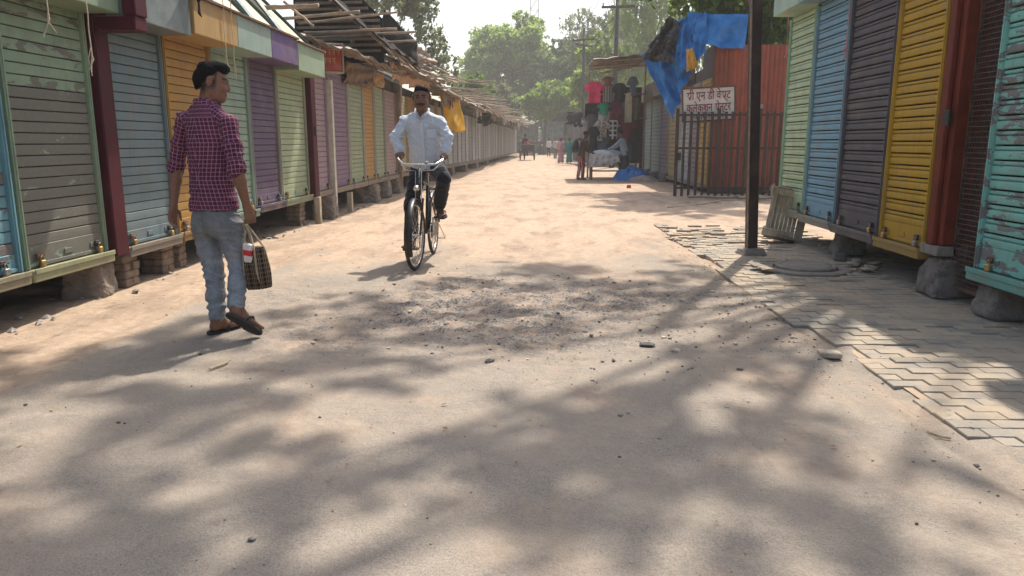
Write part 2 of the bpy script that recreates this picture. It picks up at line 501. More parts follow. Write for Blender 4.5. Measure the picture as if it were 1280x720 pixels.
# ---- stones, pebbles, litter
def stone_geo(seed, sub=1, flat=0.6, jag=0.35):
    bm = bmesh.new(); bmesh.ops.create_icosphere(bm, subdivisions=sub, radius=1)
    rr = random.Random(seed)
    for v in bm.verts:
        k = 1 + rr.uniform(-jag, jag * 0.5)
        v.co = Vector((v.co.x * k, v.co.y * k * 0.8, v.co.z * k * flat))
    bm.verts.index_update()
    vs = [v.co.copy() for v in bm.verts]; fs = [tuple(q.index for q in f.verts) for f in bm.faces]; bm.free(); return vs, fs
STONE = pmat('stone', (0.26, 0.225, 0.185), 0.35, 20, 0.9, bump=0.6, bscale=120)
STONE_D = pmat('dark_clod', (0.10, 0.088, 0.078), 0.3, 30, 0.95, bump=0.6, bscale=140)
STONE_P = pmat('pale_stone', (0.46, 0.38, 0.29), 0.25, 20, 0.9, bump=0.5, bscale=120)
def groundz(x, y): return float(road_h(np.array([[x]]), np.array([[y]]))[0, 0])
small = [stone_geo(i, 0, 0.55, 0.4) for i in range(8)]
for nm, mat_, n_, seed in (('pebbles', STONE, 1500, 1), ('dark_pebbles', STONE_D, 700, 2), ('pale_pebbles', STONE_P, 1100, 3)):
    rr = np.random.default_rng(seed); mb = MB()
    X = rr.normal(-0.05, 1.2, n_); Y = rr.normal(5.3, 1.05, n_)
    k = n_ // 3
    X[:k] = rr.uniform(-3.4, 1.9, k); Y[:k] = 1.9 + 16 * rr.random(k) ** 1.3
    k2 = n_ // 6
    X[k:k + k2] = 1.68 + rr.normal(0, 0.12, k2); Y[k:k + k2] = rr.uniform(2.4, 9, k2)
    Zg = road_h(X[None], Y[None])[0]
    for i in range(n_):
        inp = ((X[i] - 0.05) / 1.9) ** 2 + ((Y[i] - 5.4) / 1.6) ** 2 < 1; s = min(0.030 if nm == 'pale_pebbles' else 0.018, (0.0048 if inp else 0.0030) * math.exp(rr.normal(0.1, 0.6)))
        vs, fs = small[i % 8]; a = rr.uniform(0, 6.28); ca, sa = math.cos(a), math.sin(a)
        mb.add([(X[i] + s * (v.x * ca - v.y * sa), Y[i] + s * (v.x * sa + v.y * ca), Zg[i] + s * (v.z + 0.3)) for v in vs], fs)
    tag(mb.build(nm, mat_), 'loose %s scattered over the dusty road' % nm.replace('_', ' '), 'gravel', kind='stuff')
BIG = [(810, 432, 0.10, 0, 'broken dark lump of asphalt sticking up from the road patch', STONE_D), (845, 438, 0.075, 1, 'flat pale slab lying beside the dark asphalt lump', STONE_P),
       (768, 353, 0.05, 2, 'small dark clod alone on the sunlit edge of the road patch', STONE_D), (560, 406, 0.055, 3, 'black crumb of asphalt among pebbles in the middle of the road', STONE_D),
       (612, 452, 0.06, 4, 'dark lump in a sandy hollow of the broken road', STONE_D), (960, 383, 0.06, 5, 'rounded stone on the gutter edge by the lit paving', STONE),
       (925, 462, 0.04, 6, 'lone dark crumb on grey road between patch and gutter', STONE_D),
       (148, 528, 0.022, 9, 'tiny dark pebble alone on grey asphalt', STONE_D)]
for px, py, s, k, lab, mat_ in BIG:
    p = PG(px, py); vs, fs = stone_geo(60 + k, 1, 0.38 if s > 0.07 else 0.5, 0.30); s *= 0.6
    o = MB().add([v * s for v in vs], fs).build('stone', mat_, loc=(p.x, p.y, groundz(p.x, p.y) + s * 0.1), rot=(0, 0, k))
    tag(o, lab, 'stone')
# pale brick fragment by the gutter
p = PG(1037, 439)
mb = MB(); mb.bbox((-0.065, -0.04, 0), (0.065, 0.04, 0.035), 0.006)
tag(mb.build('brick_fragment', STONE_P, loc=(p.x, p.y, groundz(p.x, p.y) + 0.012), rot=(0.05, 0.03, -0.1)), 'pale flat brick fragment in the gutter beside the pavers', 'brick')
LEAF_DRY = pmat('dry_leaf', (0.30, 0.19, 0.09), 0.4, 30, 0.8, bump=0)
mb = MB(); rr = random.Random(4)
for i in range(170):
    x = rr.uniform(-3.3, 3.2); y = rr.uniform(2.0, 10); z = groundz(x, y) + (0.03 if x > 1.95 else 0.006); a = rr.uniform(0, 6.3); s = rr.uniform(0.008, 0.02)
    d = Vector((math.cos(a), math.sin(a), rr.uniform(-.3, .3))) * s; e = Vector((-math.sin(a), math.cos(a), rr.uniform(-.4, .4))) * s * 0.4
    c = Vector((x, y, z + 0.004)); mb.add([c - d, c + e, c + d, c - e + Vector((0, 0, .004))], [(0, 1, 2), (0, 2, 3)])
tag(mb.build('leaf_litter', LEAF_DRY), 'dry leaf scraps scattered on the road', 'litter', kind='stuff')
# fallen twigs
TWIG = pmat('twig', (0.42, 0.33, 0.22), 0.2, 30, 0.8, bump=0)
for (x0, y0, x1, y1, lab) in ((285, 455, 262, 464, 'short pale twig lying on the road behind the walking person'), (835, 258, 768 + 130, 252, 'long bare stick lying on lit sand near the steel pole'),
                         (1160, 535, 1190, 536, 'white curled scrap at the broken edge of the pavers')):
    a = PG(x0, y0); b_ = PG(x1, y1); m_ = (a + b_) / 2 + Vector((0.01, 0.02, 0))
    tag(MB().tube([Vector((q.x, q.y, groundz(q.x, q.y) + 0.012)) for q in (a, m_, b_)], 0.004 + 0.0008 * a.y, 6).build('twig', TWIG), lab, 'twig')
# round concrete manhole cover set among the pavers
CONC = pmat('concrete', (0.24, 0.21, 0.18), 0.25, 12, 0.92, bump=0.6, bscale=90, dirt=(0.13, 0.11, 0.09))
mh = thing('manhole_cover', 'round grey concrete manhole cover sunk among the pavers', 'manhole', (2.72, 7.55, -0.042))
mb = MB(); mb.lathe([(0.30, 0), (0.30, 0.058), (0.285, 0.07), (0.25, 0.07), (0.245, 0.062), (0.235, 0.062), (0.23, 0.07), (0.0, 0.075)], n=36); mb.build('lid', CONC, mh)
mb = MB(); mb.lathe([(0.43, 0.0), (0.425, 0.035), (0.40, 0.045), (0.325, 0.045), (0.315, 0.03), (0.315, 0)], n=36); mb.build('collar', CONC, mh)
for i, (dx, dy, a) in enumerate(((0.52, 0.1, .4), (0.62, -0.12, 1.2), (0.5, -0.25, 2.0), (-0.5, -0.1, 0.2), (0.75, 0.12, 2.2), (-0.48, -0.25, 1.0), (0.66, 0.3, 0.7))):
    vs, fs = stone_geo(200 + i, 1, 0.22, 0.25)
    o = MB().add([v * 0.11 for v in vs], fs).build('broken_paver', PAV, loc=(2.72 + dx, 7.55 + dy, 0.025), rot=(0.12, 0.1, a))
    tag(o, 'broken chunk of grey paver beside the round manhole cover', 'paver chunk', 'broken pavers round the manhole')

# ================================================================== SDF modelling kit (for people, cloth, boulders)
def _n(v): v = np.asarray(v, float); return v / (np.linalg.norm(v) + 1e-12)
A3 = lambda v: np.array([v[0], v[1], v[2]], float)
class Cone:
    def __init__(s, a, b, ra, rb, k=0.02): s.a, s.b, s.ra, s.rb, s.k = A3(a), A3(b), ra, rb, k
    def bounds(s): r = max(s.ra, s.rb); return np.minimum(s.a, s.b) - r, np.maximum(s.a, s.b) + r
    def d(s, P):
        ab = s.b - s.a; L2 = ab @ ab + 1e-12; q = P - s.a
        t = np.clip((q @ ab) / L2, 0, 1)
        return np.linalg.norm(q - t[..., None] * ab, axis=-1) - (s.ra + (s.rb - s.ra) * t)
    def uv(s, P):
        ab = s.b - s.a; L = np.linalg.norm(ab); z = ab / L
        x = _n(np.cross(z, [0.31, 0.2, 0.93] if abs(z[2]) < 0.9 else [1, 0.1, 0])); y = np.cross(z, x); q = P - s.a
        return np.c_[np.arctan2(q @ y, q @ x) * 0.5 * (s.ra + s.rb), q @ z]
class Ell:
    def __init__(s, c, r, ax=None, k=0.02): s.c, s.r, s.k = A3(c), np.array(r, float), k; s.M = np.eye(3) if ax is None else np.array([_n(a) for a in ax])
    def bounds(s): m = s.r.max(); return s.c - m, s.c + m
    def d(s, P):
        q = (P - s.c) @ s.M.T; k0 = np.linalg.norm(q / s.r, axis=-1); k1 = np.linalg.norm(q / s.r ** 2, axis=-1) + 1e-9
        return k0 * (k0 - 1) / k1
    def uv(s, P): q = (P - s.c) @ s.M.T; return np.c_[q[:, 0], q[:, 2]]
class Loft:
    """elliptic sections along a centre line: pts, side vectors, rx, ry"""
    def __init__(s, pts, side, rx, ry, k=0.02, n=2.0, caps=True):
        s.p = np.array([A3(q) for q in pts]); s.rx = np.array(rx, float); s.ry = np.array(ry, float); s.k = k; s.n = n
        s.side = np.array([A3(q) for q in side]) if np.ndim(side[0]) or hasattr(side[0], 'x') else np.array([A3(side)] * len(pts))
        seg = np.linalg.norm(np.diff(s.p, axis=0), axis=1); s.s = np.r_[0, np.cumsum(seg)]
    def bounds(s): m = max(s.rx.max(), s.ry.max()); return s.p.min(0) - m, s.p.max(0) + m
    def _par(s, P):
        best = np.full(P.shape[:-1], 1e9); par = np.zeros(P.shape[:-1]); over = np.zeros(P.shape[:-1])
        for i in range(len(s.p) - 1):
            ab = s.p[i + 1] - s.p[i]; L = np.linalg.norm(ab); q = P - s.p[i]; t = (q @ ab) / (L * L); tc = np.clip(t, 0, 1)
            dd = np.linalg.norm(q - tc[..., None] * ab, axis=-1); m = dd < best
            best = np.where(m, dd, best); par = np.where(m, s.s[i] + tc * L, par); over = np.where(m, np.abs(t - tc) * L, over)
        return par, over
    def _loc(s, P):
        par, over = s._par(P); ip = lambda a: np.interp(par, s.s, a)
        c = np.stack([ip(s.p[:, j]) for j in range(3)], -1); sd = np.stack([ip(s.side[:, j]) for j in range(3)], -1)
        tv = np.gradient(s.p, s.s, axis=0); tv = np.stack([ip(tv[:, j]) for j in range(3)], -1)
        tv /= np.linalg.norm(tv, axis=-1, keepdims=True); sd = sd - (sd * tv).sum(-1, keepdims=True) * tv; sd /= np.linalg.norm(sd, axis=-1, keepdims=True) + 1e-9
        fr = np.cross(tv, sd); q = P - c
        return par, over, (q * sd).sum(-1), (q * fr).sum(-1), ip(s.rx), ip(s.ry)
    def d(s, P):
        par, over, x, y, rx, ry = s._loc(P)
        k0 = (np.abs(x / rx) ** s.n + np.abs(y / ry) ** s.n) ** (1 / s.n)
        k1 = np.sqrt((x / rx ** 2) ** 2 + (y / ry ** 2) ** 2) + 1e-9
        d2 = np.where(k0 > 0.3, k0 * (k0 - 1) / k1, -np.minimum(rx, ry) * (1 - k0))
        return np.where(over > 0, np.sqrt(np.maximum(d2, 0) ** 2 + over ** 2) + np.minimum(d2, 0) * (over < 1e-6), d2)
    def uv(s, P):
        par, over, x, y, rx, ry = s._loc(P)
        return np.c_[np.arctan2(x / rx, y / ry) * 0.5 * (rx + ry), par]
def surface_nets(D, o, h):
    nx, ny, nz = D.shape; ins = D < 0
    cnt = np.zeros((nx - 1, ny - 1, nz - 1), np.int8)
    for dx in (0, 1):
        for dy in (0, 1):
            for dz in (0, 1): cnt += ins[dx:nx - 1 + dx, dy:ny - 1 + dy, dz:nz - 1 + dz]
    act = (cnt > 0) & (cnt < 8); idx = np.argwhere(act)
    vid = np.full(act.shape, -1, np.int32); vid[act] = np.arange(len(idx))
    acc = np.zeros((len(idx), 3)); num = np.zeros(len(idx))
    corners = [(a, b, c) for a in (0, 1) for b in (0, 1) for c in (0, 1)]
    val = {c: D[idx[:, 0] + c[0], idx[:, 1] + c[1], idx[:, 2] + c[2]] for c in corners}
    for c in corners:
        for ax in range(3):
            if c[ax] == 0:
                e = list(c); e[ax] = 1; e = tuple(e); a, b = val[c], val[e]; m = (a < 0) != (b < 0)
                t = np.where(m, a / np.where(m, a - b, 1), 0); p = np.zeros((len(idx), 3)); p[:] = c; p[:, ax] = t
                acc += p * m[:, None]; num += m
    V = (idx + acc / num[:, None]) * h + o
    Fs = []
    for ax in range(3):
        sl0 = [slice(None)] * 3; sl1 = [slice(None)] * 3; sl0[ax] = slice(0, -1); sl1[ax] = slice(1, None)
        a, b = ins[tuple(sl0)], ins[tuple(sl1)]; e = np.argwhere(a != b)
        u, w_ = [(1, 2), (2, 0), (0, 1)][ax]
        ok = (e[:, u] > 0) & (e[:, w_] > 0) & (e[:, u] < D.shape[u] - 1) & (e[:, w_] < D.shape[w_] - 1); e = e[ok]
        fl = a[e[:, 0], e[:, 1], e[:, 2]]
        q = []
        for du, dw in ((1, 1), (0, 1), (0, 0), (1, 0)):
            t = e.copy(); t[:, u] -= du; t[:, w_] -= dw; q.append(vid[t[:, 0], t[:, 1], t[:, 2]])
        q = np.stack(q, -1); q[~fl] = q[~fl][:, ::-1]; Fs.append(q)
    return V, np.concatenate(Fs)
def vnormals(V, F):
    a = V[F[:, 2]] - V[F[:, 0]]; b = V[F[:, 3]] - V[F[:, 1]]; n = np.cross(a, b); N = np.zeros_like(V)
    for i in range(4): np.add.at(N, F[:, i], n)
    return N / (np.linalg.norm(N, axis=1, keepdims=True) + 1e-12)
def sdf_mesh(prims, h, cuts=(), pad=0.03, wrinkle=None, carve=(), uvs=False, smooth=1):
    """smooth union of prims, minus carve prims, intersected with half spaces cuts=(point, normal): keeps the side the normal points away from"""
    lo = np.min([p.bounds()[0] for p in prims], 0) - pad; hi = np.max([p.bounds()[1] for p in prims], 0) + pad
    n = np.ceil((hi - lo) / h).astype(int) + 1
    D = np.full(n, 0.2, np.float32); ax = [lo[i] + np.arange(n[i]) * h for i in range(3)]
    def region(p, m):
        a, b = p.bounds(); i0 = np.maximum(np.floor((a - m - lo) / h).astype(int), 0); i1 = np.minimum(np.ceil((b + m - lo) / h).astype(int) + 1, n)
        sl = tuple(slice(i0[i], i1[i]) for i in range(3)); g = np.stack(np.meshgrid(*[ax[i][sl[i]] for i in range(3)], indexing='ij'), -1)
        return sl, g
    for p in prims:
        m = p.k * 1.2 + 2.5 * h; sl, g = region(p, m); d = p.d(g).astype(np.float32); e = D[sl]
        if p.k > 1e-4:
            q = np.clip(0.5 + 0.5 * (e - d) / p.k, 0, 1); D[sl] = e * (1 - q) + d * q - p.k * q * (1 - q)
        else: D[sl] = np.minimum(e, d)
    for p in carve:
        sl, g = region(p, p.k + 2 * h); d = -p.d(g); e = D[sl]; q = np.clip(0.5 - 0.5 * (e - d) / max(p.k, 1e-4), 0, 1)
        D[sl] = e * (1 - q) + d * q + p.k * q * (1 - q)
    if cuts:
        G = np.stack(np.meshgrid(*ax, indexing='ij'), -1)
        for pt, nr in cuts: D = np.maximum(D, ((G - A3(pt)) @ _n(A3(nr))).astype(np.float32))
    V, F = surface_nets(D, lo, h)
    if smooth:
        E = np.concatenate([F[:, [0, 1]], F[:, [1, 2]], F[:, [2, 3]], F[:, [3, 0]]])
        for _ in range(smooth):
            s_ = np.zeros_like(V); c_ = np.zeros(len(V)); np.add.at(s_, E[:, 0], V[E[:, 1]]); np.add.at(s_, E[:, 1], V[E[:, 0]]); np.add.at(c_, E[:, 0], 1); np.add.at(c_, E[:, 1], 1)
            V = V * 0.5 + 0.5 * s_ / c_[:, None]
    if wrinkle is not None: V = V + vnormals(V, F) * wrinkle(V)[:, None]
    uv = None
    if uvs:
        best = np.full(len(V), 1e9); uv = np.zeros((len(V), 2))
        for i, p in enumerate(prims):
            d = p.d(V); m = d < best; best[m] = d[m]; u = p.uv(V); uv[m] = u[m] + 0.37 * i
    return V, F, uv
# ================================================================== KIOSKS
DUST = (0.33, 0.26, 0.19)
RUST = pmat('rust', (0.10, 0.055, 0.035), 0.4, 12, 0.9, bump=0.5, dirt=(0.2, 0.12, 0.07))
DARKWALL = pmat('dark_plank_wall', (0.07, 0.06, 0.05), 0.3, 5, 0.9)
GREYMET = pmat('grey_metal', (0.28, 0.27, 0.25), 0.25, 20, 0.45, 0.7, 0.15)
BRASS = pmat('brass', (0.42, 0.29, 0.12), 0.25, 30, 0.45, 0.8, 0.1)
BLACKMET = pmat('black_metal', (0.025, 0.023, 0.022), 0.3, 20, 0.55, 0.3, 0.2)
CREAM = pmat('cream_paint', (0.50, 0.44, 0.30), 0.15, 3, 0.7, dirt=(0.25, 0.2, 0.13), dirt_amt=0.5)
TEALTRIM = pmat('teal_trim', (0.03, 0.075, 0.08), 0.2, 8, 0.6)
MAROON = pmat('maroon_paint', (0.06, 0.007, 0.014), 0.2, 6, 0.6, dirt=(0.09, 0.04, 0.03), dirt_amt=0.25, spec=0.2)

def kmat(name, col, peel=None, thr=0.56, rnd=0.0, rough=0.6, pscale=9.0, dirt_amt=0.36, pz=None):
    col = tuple(max(0.004, sum(col) / 3 + (c_ - sum(col) / 3) * 1.02) * 0.86 for c_ in col)
    return pmat(name + '_paint', col, 0.09, 5, rough, 0.0, 0.10, 70, spec=0.25, dirt=scl(DUST, 0.75), dirt_amt=dirt_amt, dirt_scale=4.0, peel=peel, peel_thr=thr, peel_rnd=rnd, peel_scale=pscale, streak=0.25, peel_z=pz)

def slat_profile(style, pitch):
    if style == 'round':
        q = pitch
        pr = [(0.006, 0.0), (-0.006, 0.001), (-0.0115, q * 0.05), (-0.0145, q * 0.18), (-0.0155, q * 0.32), (-0.0140, q * 0.46), (-0.0105, q * 0.56), (0.006, q * 0.575), (0.006, q * 0.65), (-0.0090, q * 0.66), (-0.0115, q * 0.74), (-0.0100, q * 0.84), (-0.006, q * 0.88), (0.008, q * 0.89), (0.012, 0)]
    else:
        pr = [(0.010, 0.0), (-0.004, 0.001), (-0.007, 0.005), (-0.008, pitch * 0.5), (-0.0065, pitch - 0.010), (-0.003, pitch - 0.0065), (0.010, pitch - 0.006)]
    return pr
def slat_geo(style, pitch, L, mb=None, z=0.0, x0=0.0):
    pr = slat_profile(style, pitch); n = len(pr); mb = mb or MB()
    vs = [(x0, y, z + q) for y, q in pr] + [(x0 + L, y, z + q) for y, q in pr]
    fs = [(i, (i + 1) % n, n + (i + 1) % n, n + i) for i in range(n)] + [tuple(range(n)), tuple(range(2 * n - 1, n - 1, -1))]
    mb.add(vs, fs); return mb
def padlock(parent, x, z, y=-0.035, mat_=None, s=1.0, name='padlock'):
    mb = MB(); mb.bbox((x - 0.022 * s, y - 0.018 * s, z - 0.055 * s), (x + 0.022 * s, y + 0.006 * s, z - 0.008 * s), 0.006)
    pts = [(x + 0.014 * s * math.cos(a), y - 0.006, z + 0.022 * s * max(0, math.sin(a)) - (0.01 if a in (0, PI) else 0)) for a in (PI, PI * .8, PI * .5, PI * .2, 0)]
    mb.tube(pts, 0.0045 * s, 6)
    return mb.build(name, mat_ or GREYMET, parent)

def kiosk(loc, rz, w_, z0, z1, col, label, style='flat', pitch=0.08, header=None, slats=True, rail=None, ledge=None, depth=1.7, locks=2, plate=0.13,
          peel=None, thr=0.56, rnd=0.0, group=None, detail=True, legs=True, roof=None, zt=None, matname='kiosk', shutter_mat=None, ledge_mat=None, rail_mat=None, ledge_h=0.09):
    t = thing('market_kiosk', label, 'kiosk', loc, rz, group)
    sm = shutter_mat or kmat(matname, col, peel, thr, rnd)
    rm = rail_mat or (kmat(matname + '_rail', rail) if rail else sm)
    lm = ledge_mat or (kmat(matname + '_ledge', ledge, dirt_amt=0.7) if ledge else kmat(matname + '_ledge', scl(col, 0.7), dirt_amt=0.8))
    zt = zt or z1 + 0.45
    # cabin: side walls, back and roof behind the shutter
    mb = MB(); mb.box((0.004, 0.06, z0 - 0.05), (w_ - 0.004, depth, zt)); mb.build('cabin', DARKWALL, t)
    # front sill beam with an angle lip
    mb = MB(); mb.bbox((0.002, -0.085, z0 - ledge_h), (w_ - 0.002, 0.058, z0 - 0.004), 0.008); mb.bbox((0.006, -0.095, z0 - 0.03), (w_ - 0.006, -0.082, z0 + 0.006), 0.003)
    mb.build('sill', lm, t)
    # guide rails
    for x in (0.0, w_ - 0.045):
        mb = MB(); mb.bbox((x + 0.003, -0.034, z0 - 0.002), (x + 0.042, 0.056, z1 + 0.02), 0.004)
        mb.bbox((x + 0.014, -0.042, z0 + 0.002), (x + 0.031, -0.033, z1), 0.002)
        mb.build('guide_rail', rm, t)
    x0, L = 0.047, w_ - 0.094
    # shutter: bottom plate with hasps, then slats
    mb = MB(); mb.bbox((x0, -0.016, z0 + 0.008), (x0 + L, 0.012, z0 + plate), 0.004); mb.bbox((x0, -0.026, z0 + 0.006), (x0 + L, -0.0165, z0 + 0.035), 0.003)
    if detail:
        for f in (0.12, 0.5, 0.86):
            mb.bbox((x0 + L * f - 0.05, -0.024, z0 + 0.055), (x0 + L * f + 0.05, -0.0165, z0 + 0.095), 0.003)
    sh = mb.build('shutter', sm, t)
    n = int((z1 - z0 - plate) / pitch) + 1
    if slats == True:
        me = slat_geo(style, pitch, L).mesh('slat'); me.materials.append(sm)
        for i in range(n):
            o = link('slat', me, sh, (x0 + random.uniform(-.002, .002), random.uniform(-.002, .002), z0 + plate + i * pitch), (random.uniform(-.003, .003), 0, 0))
    elif slats:
        mb = MB()
        for i in range(n): slat_geo(style, pitch, L, mb, z0 + plate + i * pitch, x0)
        mb.build('slat_curtain', sm, sh)
    if detail:
        rr = random.Random(int(loc[1] * 100))
        for k in range(locks):
            f = (0.10, 0.88, 0.5)[k]
            mb = MB(); xx = x0 + L * f
            mb.bbox((xx - 0.028, -0.045, z0 + 0.06), (xx + 0.028, -0.0245, z0 + 0.105), 0.004); mb.tube([(xx - 0.03, -0.04, z0 + 0.085), (xx + 0.05, -0.045, z0 + 0.088)], 0.007, 6)
            mb.build('hasp', BLACKMET if k % 2 else RUST, t)
            padlock(t, xx + 0.01, z0 + 0.062, -0.045, GREYMET if rr.random() < 0.5 else BRASS, 1.1)
    if header:
        hp, hz, hh, hcol = header[:4]     # protrusion, bottom z, height, colour
        hm = hcol if isinstance(hcol, bpy.types.Material) else kmat(matname + '_header', hcol, rough=0.6)
        mb = MB(); mb.bbox((0.0, -hp, hz), (w_, 0.057, hz + hh), 0.006)
        hd = mb.build('header_box', hm, t)
        if len(header) > 4 and header[4]:
            mb = MB(); mb.bbox((-0.002, -hp - 0.03, hz + hh), (w_ + 0.002, -hp + 0.1, hz + hh + 0.025), 0.003); mb.build('drip_edge', RUST, hd)
    if roof:   # pyramid tin roof: cream faces, dark hip strips
        rz0, rh, inset = roof; y0 = -0.18; y1 = depth
        mb = MB(); a = (0.02, y0, rz0); b_ = (w_ - 0.02, y0, rz0); c_ = (w_ - 0.02, y1, rz0); d_ = (0.02, y1, rz0); m0 = (w_ * 0.5 - inset, 0.5, rz0 + rh); m1 = (w_ * 0.5 + inset, 0.5, rz0 + rh)
        mb.add([a, b_, c_, d_, m0, m1], [(0, 1, 5, 4), (1, 2, 5), (2, 3, 4, 5), (3, 0, 4), (3, 2, 1, 0)])
        rf = mb.build('roof', CREAM, t)
        mb = MB()
        for p, q in ((a, m0), (b_, m1)): mb.bar(Vector(p) + Vector((0, -0.012, 0.01)), Vector(q) + Vector((0, -0.012, 0.01)), 0.06, 0.03)
        mb.build('hip_strip', TEALTRIM, rf)
    return t
def L_kiosk(y0, y1, z0, z1, col, label, X=-3.65, **kw):
    return kiosk((X, y0, 0), PI / 2, y1 - y0, z0, z1, col, label, **kw)
def R_kiosk(y0, y1, z0, z1, col, label, X=3.3, **kw):
    return kiosk((X, y1, 0), -PI / 2, y1 - y0, z0, z1, col, label, **kw)

GREENGREY = (0.245, 0.33, 0.225); BLUEGREY = (0.16, 0.22, 0.235); ORANGE = (0.40, 0.23, 0.065); MINT = (0.26, 0.36, 0.29); PURPLE = (0.11, 0.082, 0.14)
PGREEN = (0.31, 0.37, 0.24); MAUVE = (0.34, 0.25, 0.28); CREAMC = (0.46, 0.40, 0.28)
L_kiosk(3.6, 4.99, 0.36, 2.25, (0.16, 0.33, 0.38), 'kiosk with light blue slat shutter left of the peeling grey one', peel=(0.16, 0.15, 0.14), thr=0.6, rnd=0.3, header=(0.32, 2.25, 0.4, GREENGREY), matname='cyan', ledge=(0.28, 0.26, 0.17))
L_kiosk(5.02, 6.03, 0.36, 2.25, (0.30, 0.40, 0.27), 'kiosk with peeling green paint over bare grey shutter slats', peel=(0.155, 0.14, 0.12), thr=0.50, rnd=0.52, header=(0.32, 2.25, 0.4, GREENGREY), matname='peeling', rail=(0.28, 0.37, 0.25),
        ledge=(0.33, 0.34, 0.20), plate=0.16, rail_mat=None, shutter_mat=kmat('peeling', (0.27, 0.36, 0.25), (0.16, 0.157, 0.132), 0.585, 0.18, pz=(1.78, 1.55, 0.26)))
L_kiosk(6.27, 7.23, 0.35, 2.22, BLUEGREY, 'kiosk with plain blue grey shutter beside the maroon post', header=(0.34, 2.24, 0.42, pmat('dull_tin', (0.17, 0.20, 0.20), 0.25, 4, 0.5, 0.5, 0.3, dirt=(0.12, 0.11, 0.09))), matname='bluegrey', ledge=(0.24, 0.21, 0.17))
HDR = lambda c, sc=1.0: (0.36, 2.27, 0.34, scl(c, sc), True)
L_kiosk(7.26, 8.29, 0.36, 2.3, ORANGE, 'kiosk with orange slat shutter and orange header box', header=HDR((0.42, 0.27, 0.11)), matname='orange', roof=(2.64, 0.75, 0.12), zt=2.6, pitch=0.083)
L_kiosk(8.30, 9.33, 0.42, 2.3, MINT, 'kiosk with pale mint shutter between the orange and purple ones', header=HDR((0.27, 0.36, 0.32)), matname='mint', roof=(2.64, 0.75, 0.12), zt=2.6, slats='joined')
L_kiosk(9.34, 10.34, 0.45, 2.3, PURPLE, 'kiosk with deep purple shutter and purple header box', header=HDR((0.12, 0.08, 0.19)), matname='purple', roof=(2.64, 0.75, 0.12), zt=2.6, slats='joined', rail=(0.25, 0.24, 0.22))
L_kiosk(10.35, 11.6, 0.45, 2.3, PGREEN, 'kiosk with pale green shutter between purple shutter and maroon post', header=(0.36, 2.22, 0.36, (0.27, 0.36, 0.26), True), matname='palegreen', roof=(2.64, 0.75, 0.12), zt=2.6, slats='joined', rail=(0.30, 0.33, 0.24))
rest_left = [(11.86, 12.76, MAUVE, 'kiosk with pink mauve shutter next to the maroon door post'), (12.88, 14.2, (0.22, 0.16, 0.22), 'kiosk with dull violet shutter beside a white rail under the red sign'),
             (14.24, 15.4, PGREEN, 'kiosk with worn pale green shutter under the brown cloth valance'), (15.44, 16.42, (0.46, 0.27, 0.09), 'narrow kiosk with faded orange shutter between two pale green ones'),
             (16.46, 17.5, (0.33, 0.38, 0.26), 'kiosk with grey green shutter right of the narrow orange one'), (17.54, 18.9, (0.38, 0.28, 0.27), 'kiosk with faded pink shutter beside a dark wooden post'),
             (19.15, 20.4, (0.42, 0.40, 0.27), 'kiosk with dusty cream shutter behind the cyclist')]
for i, (a, b_, c, lab) in enumerate(rest_left):
    L_kiosk(a, b_, 0.46, 2.42, c, lab, matname='left_row', slats='joined', rail=(0.42, 0.40, 0.34) if i in (1, 2, 3) else None, pitch=0.085, zt=2.75, ledge=(0.26, 0.21, 0.16))
def leftX(Y): return -3.65 + max(0, Y - 22) * 0.027
y = 20.5; i = 0; fc = [(0.42, 0.27, 0.12), (0.40, 0.38, 0.30), (0.42, 0.34, 0.14), (0.36, 0.37, 0.35), (0.44, 0.42, 0.38)]
FARM = [kmat('far_shutter', c) for c in ((0.40, 0.40, 0.38), (0.33, 0.35, 0.35), (0.46, 0.44, 0.40), (0.30, 0.31, 0.31))]
FARL = kmat('far_ledge', (0.20, 0.17, 0.14))
while y < 72:
    w_ = 1.15 + 0.25 * ((i * 7) % 5) / 4; z0 = 0.46 - 0.10 * min(1, (y - 20) / 20)
    kw = dict(matname='far_left', slats='joined', pitch=0.1 if y < 30 else 0.16, zt=2.7, detail=y < 26, ledge_mat=FARL, ledge_h=0.12)
    if y < 27:
        kiosk((leftX(y), y, 0), PI / 2 - 0.0, w_, z0, 2.4, fc[i % 5], ['kiosk with faded orange shutter partly behind the cyclist', 'dusty cream kiosk shutter under the torn roof edge', 'kiosk with mustard shutter under the hanging yellow tarp', 'pale grey kiosk shutter right of the yellow tarp', 'off white kiosk shutter beyond the yellow tarp'][i % 5], **kw)
    else:
        kiosk((leftX(y), y, 0), PI / 2 - 0.027, w_, z0, 2.35, None, 'weathered pale grey kiosk in the far left row', group='far grey kiosks of the left row', shutter_mat=FARM[i % 4], **kw)
    y += w_ + 0.03; i += 1

# posts between the left kiosks
po = thing('steel_post', 'maroon square steel post with a bracket between peeling and blue grey kiosks', 'post', (-3.62, 6.15, 0))
mb = MB(); mb.bbox((-0.07, -0.10, 0.3), (0.06, 0.10, 2.42), 0.01); mb.build('upright', MAROON, po)
mb = MB(); mb.bbox((0.062, -0.10, 2.13), (0.40, 0.095, 2.24), 0.01); mb.bbox((0.30, -0.098, 2.242), (0.41, 0.093, 2.9), 0.01); mb.build('bracket', MAROON, po)
po = thing('steel_post', 'maroon door post between the pale green and the mauve kiosks', 'post', (-3.6, 11.73, 0))
mb = MB(); mb.bbox((-0.06, -0.11, 0.40), (0.07, 0.11, 2.4), 0.01); mb.build('upright', MAROON, po); MB().bbox((0.071, -0.03, 1.35), (0.09, 0.03, 1.5), 0.004).build('latch', BLACKMET, po)
WOOD = pmat('weathered_wood', (0.25, 0.185, 0.125), 0.3, 8, 0.88, bump=0.5, bscale=50, stretch=(6, 6, 0.6), dirt=(0.13, 0.09, 0.06))
